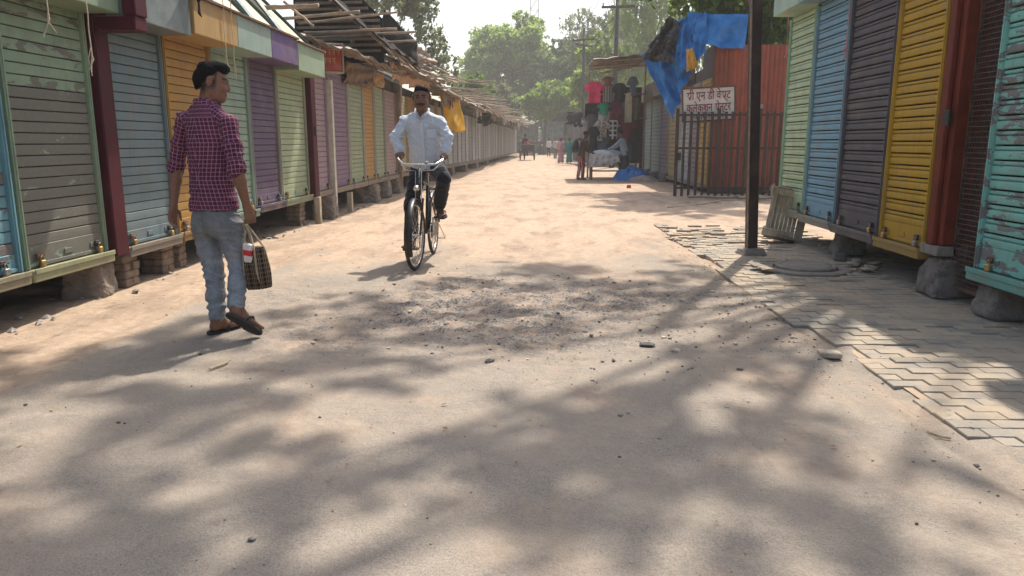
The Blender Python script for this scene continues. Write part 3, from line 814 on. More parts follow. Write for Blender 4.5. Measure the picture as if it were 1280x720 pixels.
WOODP = pmat('pale_wood', (0.40, 0.34, 0.25), 0.25, 8, 0.85, bump=0.5, bscale=50, stretch=(6, 6, 0.6), dirt=(0.2, 0.15, 0.1))
for (X, Y, h, m_, lab) in ((-3.55, 19.0, 2.5, WOOD, 'dark wooden post right of the faded pink kiosk'), (-3.57, 12.81, 2.3, pmat('white_post', (0.5, 0.47, 0.4), 0.15, 9, 0.7, dirt=DUST), 'thin white rail post beside the dull violet kiosk'),
                    (-3.52, 11.66, 0.42, WOODP, 'short wooden prop under the pale green kiosk'), (-3.5, 13.6, 0.37, WOODP, 'thin wooden prop under the dull violet kiosk'),
                    (-3.30, 24.0, 2.5, pmat('ochre', (0.45, 0.29, 0.07), 0.2, 9, 0.8), 'ochre painted post below the yellow tarp')):
    o = thing('wooden_post', lab, 'post', (X, Y, -0.02)); mb = MB(); mb.bbox((-0.045, -0.05, 0), (0.045, 0.05, h), 0.006); mb.build('shaft', m_, o)

# ---- right row, near
RK = dict(style='round', pitch=0.105, plate=0.17, zt=3.3)
R_kiosk(4.0, 5.62, 0.33, 2.8, (0.22, 0.52, 0.45), 'turquoise kiosk with paint flaking off its rounded slats', peel=(0.17, 0.175, 0.165), thr=0.54, rnd=0.16, matname='turquoise', header=(0.26, 2.86, 0.45, (0.2, 0.4, 0.35)), ledge=(0.17, 0.40, 0.34), **RK)
R_kiosk(6.36, 7.22, 0.36, 2.8, (0.50, 0.305, 0.03), 'kiosk with yellow rounded slat shutter beside the red column', peel=(0.09, 0.06, 0.03), thr=0.72, matname='yellow', header=(0.26, 2.86, 0.45, (0.4, 0.28, 0.08)), ledge=(0.40, 0.26, 0.07), **RK)
R_kiosk(7.24, 8.31, 0.37, 2.8, (0.105, 0.10, 0.115), 'kiosk with dark slate shutter between the yellow and blue ones', matname='slate', header=(0.26, 2.86, 0.45, (0.2, 0.22, 0.25)), ledge=(0.15, 0.145, 0.14), **RK)
R_kiosk(8.33, 9.33, 0.38, 2.8, (0.19, 0.36, 0.47), 'kiosk with sky blue rounded slat shutter', matname='skyblue', header=(0.26, 2.86, 0.45, (0.25, 0.38, 0.44)), ledge=(0.30, 0.30, 0.26), rail=(0.22, 0.37, 0.42), **RK)
R_kiosk(9.35, 10.3, 0.40, 2.8, (0.42, 0.55, 0.36), 'kiosk with pale green rounded shutter at the end of the near right row', matname='lightgreen', header=(0.26, 2.86, 0.45, (0.36, 0.50, 0.40)), ledge=(0.3, 0.34, 0.26), rail=(0.33, 0.52, 0.37), **RK)
# dirty band of the header near the corner, hung strings
REDP = pmat('red_oxide', (0.15, 0.026, 0.012), 0.3, 4, 0.65, spec=0.2, dirt=(0.12, 0.03, 0.02), dirt_amt=0.6, streak=0.6)
rc = thing('steel_column', 'red oxide painted steel column right of the yellow kiosk', 'column', (3.36, 6.22, 0))
mb = MB(); mb.bbox((-0.09, -0.125, 0.42), (0.12, 0.125, 3.2), 0.008); mb.build('web', REDP, rc); mb = MB(); mb.bbox((-0.13, -0.05, 0.42), (-0.091, 0.05, 3.2), 0.008); mb.build('flange', REDP, rc)
mb = MB(); mb.bbox((-0.13, -0.14, 0.335), (0.14, 0.14, 0.417), 0.008); mb.build('foot_plate', CONC, rc)
MB().bbox((-0.155, -0.14, 1.38), (-0.13, -0.05, 1.5), 0.005).build('latch', BLACKMET, rc)
# mesh grille door between column and turquoise kiosk
gd = thing('grille_door', 'dark wire mesh grille door between red column and turquoise kiosk', 'door', (3.38, 5.87, 0.0))
MB().box((0.10, -0.22, 0.12), (0.14, 0.22, 3.0)).build('back_panel', pmat('dark_red_sheet', (0.035, 0.012, 0.010), 0.3, 5, 0.7), gd)
mb = MB()
for z in (0.10, 3.0): mb.bar((0, -0.225, z), (0, 0.225, z), 0.03, 0.03)
for yy in (-0.225, 0.225): mb.bar((0, yy, 0.1), (0, yy, 3.0), 0.03, 0.03)
mb.build('frame', RUST, gd)
WIREM = pmat('mesh_wire', (0.13, 0.085, 0.07), 0.2, 20, 0.6, 0.3, 0)
mw = MB().bar((-0.006, -0.21, 0), (-0.006, 0.21, 0), 0.006, 0.006).mesh('wire'); mw.materials.append(WIREM)
for i in range(72): link('wire', mw, gd, (0, 0, 0.13 + i * 0.04))
mb = MB()
for i in range(21): mb.bar((0.002, -0.21 + i * 0.021, 0.1), (0.002, -0.21 + i * 0.021, 3.0), 0.0035, 0.0035)
mb.build('mesh_uprights', WIREM, gd)

# ---- supports under the kiosks
BLOCK = pmat('block_stone', (0.225, 0.185, 0.15), 0.25, 10, 0.95, bump=0.7, bscale=70, dirt=(0.13, 0.10, 0.08))
BLOCKG = pmat('block_concrete', (0.165, 0.145, 0.125), 0.25, 10, 0.95, bump=0.8, bscale=60, dirt=(0.10, 0.085, 0.07))
def boulder(x, y, wx, wy, h, seed, label, mat_, taper=0.82, n=14):
    bm = bmesh.new(); bmesh.ops.create_cube(bm, size=1.0)
    bmesh.ops.subdivide_edges(bm, edges=bm.edges[:], cuts=11, use_grid_fill=True)
    P = np.array([v.co[:] for v in bm.verts])
    k = 1.0 / (np.abs(P * 2) ** 9).sum(1) ** (1 / 9); P2 = P * np.clip(k, 0.3, 1.4)[:, None]
    s = np.array([wx, wy, h]); Q = P2 * s
    tz = P2[:, 2] + 0.5; Q[:, :2] *= (1 - (1 - taper) * tz)[:, None]
    nn = fbm(P2 * 3 + seed * 7.1, 4, seed) - 0.5; n2 = fbm(P2 * 11 + seed, 3, seed + 2) - 0.5
    dirv = P2 / np.linalg.norm(P2, axis=1, keepdims=True)
    Q = Q + dirv * (0.20 * nn + 0.10 * n2)[:, None] * min(wx, wy, h) * 1.1; Q[:, 2] += h / 2 - 0.02
    for v, q in zip(bm.verts, Q): v.co = q
    me = bpy.data.meshes.new('boulder'); bm.to_mesh(me); bm.free(); me.materials.append(mat_)
    o = link('support_block', me, None, (x, y, groundz(x, y) if x < 1.9 else 0.012), (0, 0, seed * 0.37 % 0.4 - 0.2)); tag(o, label, 'block'); return o
boulder(-3.78, 5.98, 0.36, 0.34, 0.30, 1, 'rough brown boulder propping the peeling grey kiosk', BLOCK, 0.85)
boulder(-3.66, 12.5, 0.40, 0.42, 0.40, 3, 'upright stone block under the mauve kiosk', BLOCK, 0.9)
boulder(-3.72, 15.9, 0.55, 0.5, 0.40, 4, 'stone block propping the faded orange kiosk', BLOCK, 0.9)
boulder(-3.7, 17.2, 0.5, 0.45, 0.42, 5, 'stone block under the grey green kiosk', BLOCK, 0.85)
boulder(-3.72, 18.7, 0.45, 0.4, 0.40, 6, 'stone block under the faded pink kiosk', BLOCK, 0.85)
boulder(3.42, 6.20, 0.42, 0.40, 0.32, 7, 'rough concrete block under yellow kiosk corner and red column', BLOCKG, 0.72)
boulder(3.40, 5.42, 0.34, 0.30, 0.24, 8, 'cracked concrete block under the turquoise kiosk', BLOCKG, 0.7)
boulder(3.40, 5.56, 0.13, 0.12, 0.27, 11, 'broken off chunk beside the block under the turquoise kiosk', BLOCKG, 0.7)
boulder(3.50, 8.45, 0.34, 0.30, 0.34, 9, 'concrete block under the sky blue kiosk', BLOCKG, 0.75)
boulder(3.27, 8.1, 0.14, 0.10, 0.07, 12, 'small stone lying beside the block under the sky blue kiosk', BLOCKG, 0.9)
for k, (yy, lab) in enumerate(((22.0, 'a'), (25, 'b'), (29, 'c'), (33, 'd'), (37.5, 'e'), (43, 'f'))):
    boulder(leftX(yy) - 0.1, yy, 0.5, 0.5, 0.36, 20 + k, 'stone block under the far left kiosks', BLOCK, 0.85)['group'] = 'blocks under the far left kiosks'
BRICKM = pmat('pier_brick', (0.21, 0.155, 0.115), 0.25, 14, 0.95, bump=0.7, bscale=90, dirt=(0.11, 0.085, 0.065))
brick_me = []
for k in range(3):
    mb = MB(); mb.bbox((-0.112, -0.052, -0.035), (0.112, 0.052, 0.035), 0.008 + 0.002 * k); me = mb.mesh('brick'); me.materials.append(BRICKM); brick_me.append(me)
def pier(x, y, rows, label, a=0.0):
    t = thing('brick_pier', label, 'brick pier', (x, y, groundz(x, y)), a)
    for r_ in range(rows):
        z = 0.034 + r_ * 0.073
        if r_ % 2 == 0:
            for dy in (-0.056, 0.056): link('brick', brick_me[(r_ + (dy > 0)) % 3], t, (random.uniform(-.012, .012), dy, z), (0, 0, random.uniform(-.05, .05)))
        else:
            for dx in (-0.056, 0.056): link('brick', brick_me[(r_ + (dx > 0)) % 3], t, (dx, random.uniform(-.012, .012), z), (0, 0, PI / 2 + random.uniform(-.05, .05)))
    return t
pier(-3.74, 6.38, 4, 'small brick pier beside the brown boulder under the blue grey kiosk')
pier(-3.78, 7.12, 4, 'small brick pier between the blue grey and orange kiosks')
pier(-3.80, 7.45, 4, 'brick pier under the orange kiosk behind the walking person', 0.1)
pier(-3.78, 11.35, 5, 'brick pier under the pale green kiosk')
# ================================================================== ROOF CLUTTER, LEFT
BAMBOO = pmat('bamboo', (0.28, 0.215, 0.15), 0.3, 6, 0.7, bump=0.3, bscale=40, dirt=(0.16, 0.11, 0.07))
ROPE = pmat('twine', (0.5, 0.42, 0.30), 0.2, 30, 0.9, bump=0)
PINKROPE = pmat('pink_twine', (0.62, 0.24, 0.24), 0.2, 30, 0.9, bump=0)
DARKTARP = pmat('dark_tarp', (0.024, 0.022, 0.021), 0.4, 4, 0.9, bump=0.3, bscale=20, spec=0.1)
TIN = pmat('brown_tin', (0.165, 0.13, 0.105), 0.35, 4, 0.7, 0.1, 0.3, 40, dirt=(0.33, 0.26, 0.19), dirt_amt=0.6)
BROWNCLOTH = pmat('brown_cloth', (0.17, 0.11, 0.075), 0.3, 9, 0.9, bump=0.4, bscale=60, dirt=(0.28, 0.20, 0.14), dirt_amt=0.6)
def bamboo(p, q, r=0.025, parent=None, sag=0.0, name='bamboo_pole'):
    p = Vector(p); q = Vector(q); n = 9; pts = []; rad = []
    for i in range(n):
        t = i / (n - 1); c = p.lerp(q, t); c.z -= sag * 4 * t * (1 - t); c.x += random.uniform(-.006, .006); c.z += random.uniform(-.006, .006)
        pts.append(c); rad.append(r * (1.08 if i % 2 == 0 else 0.95) * (1 - 0.2 * t))
    return MB().tube(pts, rad, 7).build(name, BAMBOO, parent, smooth=True)
# poles jutting over the street above the mauve kiosks (each direction from the photo, distance from the row they rest on)
for (x0, y0, x1, y1, Y, r_, lab) in ((340, 9, 398, 7, 10.9, 0.035, 'thick short bamboo pole end above the purple header'), (350, 24, 450, 14, 12.2, 0.028, 'bamboo pole jutting out just above the tied pole ends'),
                                (398, 27, 497, 15, 13.2, 0.022, 'long thin bamboo pole crossing in front of the dark roof'), (403, 40, 496, 36, 13.6, 0.028, 'bamboo pole resting above the red signboard'),
                                (410, 46, 518, 40, 14.2, 0.028, 'bamboo pole jutting furthest over the street'), (430, 55, 519, 51, 14.8, 0.026, 'lowest bamboo pole of the bunch over the red signboard'),
                                (362, 8, 392, 33, 11.2, 0.022, 'short slanting stick lashed across the bamboo ends')):
    a = PY(x0, y0, Y); b_ = PY(x1, y1, Y - 0.1); a = a - (b_ - a) * 0.25
    tag(bamboo(a, b_, r_), lab, 'pole')
# big sagging dark roof above
def pitched(name, label, y0, y1, zi, zo, xi, xo, mat_, batt=True, sag=0.08, seed=1, th=0.025):
    t = thing(name, label, 'roof', ((xi + xo) / 2, y0, 0))
    off = Vector(t.location); rr = random.Random(seed)
    def fn(u, v):
        x = xi + (xo - xi) * u; y_ = y0 + (y1 - y0) * v
        z = zi + (zo - zi) * u - sag * math.sin(u * PI) * (0.6 + 0.4 * math.sin(v * 9 + seed)) + 0.03 * math.sin(v * 23 + u * 7 + seed) + 0.02 * math.sin(u * 31 + v * 5)
        return Vector((x, y_, z)) - off
    MB().sheet(fn, 14, 18, th).build('roof_sheet', mat_, t)
    if batt:
        for k in range(9):
            u = 0.06 + k * 0.11
            p = fn(u, 0.0) - Vector((0, 0.05, 0.05)); q = fn(u, 1.0) - Vector((0, -0.05, 0.05))
            mb = MB(); mb.bar(p, q, 0.045, 0.03); mb.build('batten', WOOD, t)
        for k in range(4):
            v = 0.05 + 0.3 * k; bamboo(fn(0, v) - Vector((0, 0, 0.09)), fn(1.06, v) - Vector((0, 0, 0.09)), 0.028, t, name='rafter')
    return t
pitched('sloping_roof', 'dark sloping roof with brown battens underneath, above the red signboard', 13.6, 17.6, 4.35, 2.95, -4.3, -2.75, DARKTARP, True, 0.05, 1)
gb = thing('gable_shade_panel', 'dark battened panel standing for shade inside the open gable above the red signboard', 'wall', (-3.9, 14.6, 0))  # dark panels stand in for the shaded attic seen through the open gable
MB().box((-0.8, 0.05, 2.75), (0.9, 0.09, 3.55)).build('shade_backing', DARKTARP, gb); MB().add([(-0.8, 0.05, 3.55), (0.9, 0.05, 3.55), (-0.2, 0.05, 4.6), (-0.8, 0.05, 4.6), (-0.8, 0.09, 3.55), (0.9, 0.09, 3.55), (-0.2, 0.09, 4.6), (-0.8, 0.09, 4.6)], [(0, 1, 2, 3), (7, 6, 5, 4), (1, 5, 6, 2)]).build('gable', DARKTARP, gb)
for k in range(13):
    z = 2.95 + k * 0.11; xr = 0.85 if z < 3.5 else 0.85 - (z - 3.5) * 1.0
    MB().bar((-0.75, 0.02, z), (xr, 0.02 , z + 0.02), 0.03, 0.05).build('board', WOOD, gb)
def drape(name, label, c00, c10, c11, c01, mat_, cat, folds=6, amp=0.05, seed=0, nu=26, nv=20, th=0.012, ragged=0.0, sagd=0.0, norm=None, crumple=0.0, cscale=7.0):
    c00, c10, c11, c01 = [Vector(c) for c in (c00, c10, c11, c01)]
    base = (c00 + c10 + c11 + c01) / 4
    nn = Vector(norm) if norm else (c10 - c00).cross(c01 - c00).normalized()
    rr = random.Random(seed); ph = [rr.uniform(0, 6.3) for _ in range(6)]
    cg = None
    if crumple:
        gu, gv = np.meshgrid(np.arange(nu + 1) / nu, np.arange(nv + 1) / nv, indexing='ij')
        q = np.c_[gu.ravel() * cscale, gv.ravel() * cscale, gu.ravel() * 0 + seed]; cg = (1 - 2 * np.abs(fbm(q, 3, seed) - 0.5) * 2.2 + 0.5 * (1 - np.abs(np.sin(fbm(q * 0.6 + 9, 2, seed + 4) * 14)))).reshape(nu + 1, nv + 1)
    def fn(u, v):
        vv = v * (1 + ragged * (math.sin(u * 17 + ph[0]) * 0.5 + math.sin(u * 41 + ph[1]) * 0.3 - 0.4))
        p = c00.lerp(c10, u).lerp(c01.lerp(c11, u), vv)
        f = math.sin(u * folds * 6.28 + ph[2] + 1.3 * math.sin(v * 3 + ph[3])) * (0.35 + 0.65 * v) + 0.5 * math.sin(u * folds * 2.3 * 6.28 + v * 7 + ph[4]) * (0.2 + 0.8 * v) + 0.5 * math.sin(v * 11 + u * 5 + ph[5])
        if cg is not None: f = f + crumple / amp * cg[round(u * nu), round(v * nv)]
        return p + nn * amp * f - Vector((0, 0, sagd * math.sin(u * PI) * v)) - base
    o = MB().sheet(fn, nu, nv, th).build(name, mat_, smooth=True, loc=base)
    return tag(o, label, cat)
drape('tarp', 'ragged black sheet hanging from the end of the dark roof', PY(480, 12, 15.8), PY(521, 52, 17.2), PY(524, 83, 17.2), PY(478, 66, 15.8), DARKTARP, 'tarp', 2, 0.03, 2, ragged=0.15)
# red signboard box (writing too worn to read)
SIGNRED = pmat('sign_red', (0.30, 0.035, 0.022), 0.3, 6, 0.55, dirt=(0.35, 0.22, 0.15), dirt_amt=0.55, dirt_scale=7)
o = thing('signboard', 'red box signboard with worn lettering hanging under bamboo poles', 'sign', PY(415, 92, 12.9), 0.45)
MB().bbox((-0.17, -0.05, 0.04), (0.17, 0.06, 0.46), 0.008).build('panel', SIGNRED, o)
mb = MB()
for a, b_ in (((-0.19, -0.06, 0), (0.19, 0.07, 0.035)), ((-0.19, -0.06, 0.465), (0.19, 0.07, 0.49)), ((-0.2, -0.065, 0), (-0.172, 0.07, 0.49)), ((0.172, -0.065, 0), (0.2, 0.07, 0.49))): mb.bbox(a, b_, 0.004)
mb.build('frame', WOODP, o)
for k in range(7):
    mb = MB(); xx = -0.12 + (k % 4) * 0.075; zz = 0.33 - (k // 4) * 0.14
    mb.bar((xx - 0.03, -0.054, zz + 0.05), (xx + 0.03, -0.054, zz + 0.05), 0.006, 0.010); mb.bar((xx + 0.015, -0.054, zz + 0.05), (xx + 0.01, -0.054, zz - 0.03), 0.010, 0.006); mb.bar((xx - 0.025, -0.054, zz + 0.02), (xx + 0.01, -0.054, zz), 0.008, 0.006)
    mb.build('worn_letter', pmat('sign_cream', (0.5, 0.36, 0.26), 0.2, 20, 0.8), o)
drape('cloth_valance', 'brown printed cloth valance tied above the pale green kiosk', PY(432, 76, 13.9), PY(466, 88, 15.6), PY(464, 110, 15.6), PY(430, 105, 13.9), BROWNCLOTH, 'cloth', 5, 0.035, 3, norm=(1, -0.4, 0), ragged=0.08)
drape('cloth_valance', 'small ochre board like cloth beside the brown valance', PY(467, 90, 15.6), PY(480, 92, 16.3), PY(480, 110, 16.3), PY(467, 108, 15.6), pmat('ochre_cloth', (0.34, 0.21, 0.09), 0.3, 8, 0.9), 'cloth', 2, 0.015, 4, norm=(1, -0.4, 0))
# striped cloth awning with pole
STRIPE = new_mat('striped_cloth'); b = NB(STRIPE); v = b.pos(); s_ = b.sep(v)
st = b.math('FRACT', b.math('MULTIPLY', s_[1], 7.0)); cc = b.mix(b.ramp(st, 0.45, 0.55), (0.40, 0.24, 0.15), (0.52, 0.36, 0.25)); cc = b.mix(b.ramp(b.noise(v, 5, 4), 0.4, 0.7, 0, 0.5), cc, (0.25, 0.17, 0.11)); b.finish(cc, 0.9, 0, None)
drape('cloth_awning', 'brown striped cloth awning sagging from a bamboo pole', PY(486, 74, 16.6), PY(560, 103, 22.3), PY(545, 110, 21.8), PY(492, 98, 16.9), STRIPE, 'awning', 5, 0.05, 5, norm=(0.7, -0.2, 0.7), sagd=0.1, nu=40)
tag(bamboo(PY(470, 66, 16.0), PY(572, 104, 22.8), 0.03), 'bamboo pole carrying the brown striped awning', 'pole')
tag(bamboo(PY(440, 52, 14.6), PY(487, 74, 16.8), 0.04), 'thick slanting pole below the dark roof edge', 'pole')
pitched('tin_awning', 'brown tin awning sheet over the faded pink kiosk', 16.9, 20.4, 3.15, 2.72, -3.9, -2.55, TIN, False, 0.04, 4)
pitched('tin_awning', 'brown tin awning sheet over the violet and orange kiosks', 12.2, 16.6, 2.95, 2.70, -3.9, -3.0, TIN, False, 0.03, 6)
# heap of rags and sticks on the roof behind the striped awning
GREYRAG = pmat('grey_rag', (0.36, 0.30, 0.25), 0.35, 5, 0.9, bump=0.5, bscale=30)
drape('tarp', 'crumpled pale plastic sheet on the roof behind the dark roof end', PY(518, 55, 19.0), PY(545, 75, 20.5), PY(540, 90, 20.5), PY(518, 80, 19.0), GREYRAG, 'tarp', 4, 0.10, 9, ragged=0.2)
for (x0, y0, x1, y1, Y0, Y1, r_, lab) in ((520, 72, 560, 92, 19.2, 21.5, 0.035, 'slanting pole over the crumpled plastic sheet'), (525, 88, 575, 101, 20, 23, 0.03, 'pole lying along the torn roof edge')):
    tag(bamboo(PY(x0, y0, Y0), PY(x1, y1, Y1), r_), lab, 'pole')
# ---- stick awnings along the far left row
STICKROOF = pmat('stick_roof', (0.22, 0.175, 0.135), 0.4, 3, 0.9, bump=0.6, bscale=15, stretch=(1, 5, 1), dirt=(0.13, 0.10, 0.075), dirt_amt=0.6)
y = 20.6; k = 0
while y < 70:
    ln = 3.1 + 0.8 * ((k * 3) % 4) / 3; xo = leftX(y + ln / 2); rr = random.Random(k + 50)
    t = pitched('stick_awning', 'ragged awning of sticks and tin over the far left kiosks', y, y + ln, 3.15 + rr.uniform(-.15, .2), 2.62 + rr.uniform(-.1, .15), xo - 0.5, xo + 1.05 + rr.uniform(-.15, .25), TIN if k % 3 == 0 else STICKROOF, False, 0.06, k + 9, 0.03)
    t['group'] = 'stick awnings of the far left row'
    off = Vector(t.location)
    for j in range(7 if y < 50 else 4):
        yy = y + ln * rr.random(); z = 2.75 + rr.uniform(-.15, .55); r_ = 0.018 if y < 35 else 0.024
        bamboo(Vector((xo - 0.3, yy, z + rr.uniform(0, .25))) - off, Vector((xo + 1.1 + rr.uniform(0, 0.9), yy + rr.uniform(-.5, .5), z - 0.05)) - off, r_, t)
    for j in range(3):
        xx = xo + (0.3, 0.8, 1.15)[j]; z = 2.95 - 0.17 * j
        bamboo(Vector((xx, y - 0.2, z)) - off, Vector((xx, y + ln + 0.2, z + rr.uniform(-.1, .1))) - off, 0.03, t)
    if k % 2 == 0:
        def fr(u, v, y=y, xo=xo, off=off, k=k): return Vector((xo + 1.0 + 0.04 * math.sin(u * 40 + k), y + ln * u, 2.62 - v * (0.22 + 0.14 * math.sin(u * 13 + k) + 0.1 * math.sin(u * 47)))) - off
        MB().sheet(fr, 30, 4, 0.01).build('fringe', GREYRAG if k % 4 else BROWNCLOTH, t)
    y += ln + 0.1; k += 1
# hanging yellow tarp
YEL = pmat('yellow_tarp', (0.72, 0.42, 0.012), 0.12, 3, 0.5, bump=0.15, bscale=15, trans=(0.35, (0.8, 0.45, 0.02)))
drape('tarp', 'bright yellow tarp slung from the roof poles of the left row', PY(546, 106, 22.2), PY(573, 122, 23.6), PY(583, 163, 23.8), PY(560, 158, 22.6), YEL, 'tarp', 1.2, 0.07, 12, norm=(0.3, -1, 0), sagd=0.12, th=0.008)
drape('tarp', 'black cloth bundle hanging under the far left awnings', PY(598, 140, 36), PY(617, 143, 38), PY(613, 157, 38), PY(600, 155, 36), DARKTARP, 'tarp', 2, 0.15, 13, ragged=0.3)
# twine hanging from headers
for (px, Y, X, z0, z1, m_, lab) in ((32, 5.05, -3.27, 2.6, 2.03, ROPE, 'frayed white twine dangling in front of the peeling kiosk'), (77, 5.5, -3.27, 2.6, 1.83, ROPE, 'thin twine with a knot hanging before the peeling kiosk'), (272, 7.9, -3.27, 3.0, 2.05, ROPE, 'thin twine hanging in front of the orange header'), (283, 8.1, -3.27, 3.0, 2.0, ROPE, 'twine with a white knot hanging near the orange and mint headers')):
    rr = random.Random(px); t = thing('twine', lab, 'twine', (X, Y, z1))
    pts = [(rr.uniform(-.006, .006), rr.uniform(-.006, .006), (z0 - z1) * i / 7) for i in range(8)]
    MB().tube(pts, 0.0045, 6).build('strand', m_, t)
    for j in range(3): MB().tube([(0, 0, 0.05 + 0.03 * j), (rr.uniform(-.02, .02), rr.uniform(-.03, .03), 0.02), (rr.uniform(-.03, .03), rr.uniform(-.05, .05), -0.06 - 0.02 * j)], 0.004, 5).build('frayed_end', m_, t)
for (X, Y, z0, z1, m_, lab) in ((3.02, 7.75, 3.0, 2.13, PINKROPE, 'pink twine dangling in front of the dark slate shutter'), (3.02, 9.6, 2.85, 2.35, PINKROPE, 'short faded twine hanging before the light green shutter')):
    rr = random.Random(int(Y * 10)); t = thing('twine', lab, 'twine', (X, Y, z1))
    MB().tube([(rr.uniform(-.004, .004), rr.uniform(-.006, .006), (z0 - z1) * i / 7) for i in range(8)], 0.004, 6).build('strand', m_, t)
    for j in range(3): MB().tube([(0, 0, 0.06), (rr.uniform(-.02, .02), rr.uniform(-.03, .03), 0.0), (rr.uniform(-.03, .03), rr.uniform(-.05, .05), -0.08)], 0.004, 5).build('frayed_end', m_, t)
drape('tarp', 'dark plastic flap hanging over the end of the blue grey header', (-3.22, 7.02, 2.72), (-3.26, 7.30, 2.78), (-3.24, 7.31, 2.42), (-3.22, 7.22, 2.62), DARKTARP, 'tarp', 1, 0.015, 21, 10, 8)

# ================================================================== RIGHT SIDE
# near steel pole
po = thing('steel_pole', 'tall dark brown steel pole on a small concrete footing by the pavement', 'pole', (2.42, 8.48, 0.0), 0.0)
po.rotation_euler = (0, R(-2.6), 0.12)
POLE = pmat('pole_paint', (0.045, 0.028, 0.022), 0.3, 6, 0.55, 0.2, 0.3, dirt=(0.16, 0.11, 0.08), dirt_amt=0.4)
mb = MB(); mb.bbox((-0.05, -0.055, 0.03), (0.06, 0.055, 6.2), 0.006); mb.build('shaft', POLE, po)
mb = MB(); mb.bbox((-0.066, -0.058, 0.05), (-0.0505, -0.035, 6.2), 0.004); mb.build('flange', pmat('pole_edge', (0.26, 0.19, 0.14), 0.3, 9, 0.7, dirt=(0.06, 0.04, 0.03), dirt_amt=0.6), po)
o = boulder(0, 0, 0.30, 0.28, 0.09, 31, None, CONC, 0.75); o.name = 'footing'; o.parent = po; o.location = (0, 0, 0.0); del o['category']
t = 0
mb = MB(); mb.tube([(-0.06, -0.02, 2.86), (-0.16, -0.05, 2.9), (-0.19, -0.06, 2.87), (-0.16, -0.06, 2.83), (-0.1, -0.04, 2.84)], 0.008, 6); mb.build('hook', GREYMET, po)
# wooden crate lying on its side
cr = thing('wooden_crate', 'weathered wooden crate lying on its side leaning against the pale green kiosk', 'crate', (3.12, 9.66, 0.03), -0.30)
tilt = Matrix.Rotation(R(9), 4, 'Y') @ Matrix.Rotation(R(-14), 4, 'X')
def plank(a, b_, m_=WOODP, nm='plank'):
    mb = MB(); mb.bbox(a, b_, 0.004); mb.v = [tuple(tilt @ Vector(p)) for p in mb.v]; return mb.build(nm, m_, cr)
plank((-0.21, -0.03, 0.0), (-0.15, 0.02, 0.64)); plank((0.16, -0.03, 0.0), (0.26, 0.02, 0.66)); plank((-0.145, -0.032, 0.03), (0.155, 0.018, 0.10)); plank((-0.145, -0.032, 0.55), (0.155, 0.018, 0.63))
for i in range(6): plank((-0.148 + i * 0.0505, 0.0205, 0.02), (-0.1 + i * 0.0505, 0.036, 0.62))
plank((-0.235, -0.25, 0.0), (-0.213, 0.03, 0.09)); plank((-0.235, -0.25, 0.55), (-0.213, 0.03, 0.64)); plank((-0.21, -0.26, -0.03), (0.18, -0.034, -0.004), WOOD); plank((-0.24, -0.30, -0.03), (-0.05, -0.255, 0.06)); plank((-0.26, 0.045, 0.60), (0.24, 0.09, 0.67), WOOD)

# iron fence with sign, side plot entrance
IRON = pmat('iron_bar', (0.050, 0.034, 0.028), 0.3, 10, 0.7, 0.2, 0.3, dirt=(0.13, 0.08, 0.055))
FY = 17.3
fe = thing('iron_fence', 'dark iron bar fence across the side plot in front of red kiosk', 'fence', (3.1, FY, 0), -0.03)
fl = 2.75
n_ = 19
for i in range(n_):
    x = 0.02 + i * (fl / (n_ - 1)); mb = MB(); wdt = 0.075 if i in (0, 6, 12, 18) else 0.058
    mb.bar((x, 0, 0.03), (x + random.uniform(-.01, .01), 0, 2.0 if i in (0, 6, 12, 18) else 1.93), wdt, 0.02, (0, 1, 0)); mb.build('bar', IRON, fe)
for z in (1.86, 1.12, 0.22):
    MB().bar((0, 0.022, z), (fl + 0.04, 0.022, z), 0.02, 0.045).build('cross_rail', IRON, fe)
MB().bbox((0.03, -0.06, 0.85), (0.12, -0.023, 1.02), 0.01).build('latch', BLACKMET, fe)
# white sign with dark red lettering
sg = thing('signboard', 'white waste centre signboard with dark red lettering wired to fence', 'sign', (3.66, FY + 0.08, 1.74), R(1))
sg.rotation_euler = (0, R(-3.2), R(1))
WHITE_S = pmat('sign_white', (0.52, 0.49, 0.45), 0.12, 4, 0.6, dirt=(0.3, 0.25, 0.2), dirt_amt=0.5)
MB().bbox((-0.40, 0.004, 0.0), (0.75, 0.016, 0.72), 0.003).build('panel', WHITE_S, sg)
mb = MB()
for a, b_ in (((-0.43, -0.01, 0.70), (0.78, 0.02, 0.74)), ((-0.43, -0.01, -0.03), (0.78, 0.02, 0.003)), ((-0.43, -0.012, -0.03), (-0.398, 0.022, 0.74)), ((0.748, -0.012, -0.03), (0.78, 0.022, 0.74))): mb.bbox(a, b_, 0.004)
mb.build('frame', RUST, sg)
REDL = pmat('sign_letter', (0.16, 0.012, 0.02), 0.15, 20, 0.7, bump=0)
GREYL = pmat('sign_letter_grey', (0.07, 0.07, 0.10), 0.15, 20, 0.7, bump=0)
def lettering(txt, x, z, size, parent, m_, w_=None):
    cu = bpy.data.curves.new('lettering', 'FONT'); cu.body = txt; cu.size = size; cu.extrude = 0.002; cu.align_x = 'CENTER'; cu.offset = size * 0.012
    ob = bpy.data.objects.new('lettering', cu); C.objects.link(ob)
    bpy.context.view_layer.update()
    me = bpy.data.meshes.new_from_object(ob.evaluated_get(bpy.context.evaluated_depsgraph_get())); bpy.data.objects.remove(ob); bpy.data.curves.remove(cu)
    if w_:
        xsv = [v.co.x for v in me.vertices]
        if xsv:
            k = w_ / (max(xsv) - min(xsv)); c = (max(xsv) + min(xsv)) / 2
            for v in me.vertices: v.co.x = (v.co.x - c) * k
    me.materials.append(m_); return link('lettering', me, parent, (x, 0.0, z), (PI / 2, 0, 0))
lettering('सी एन डी वेस्ट', 0.17, 0.46, 0.26, sg, REDL, 1.0)
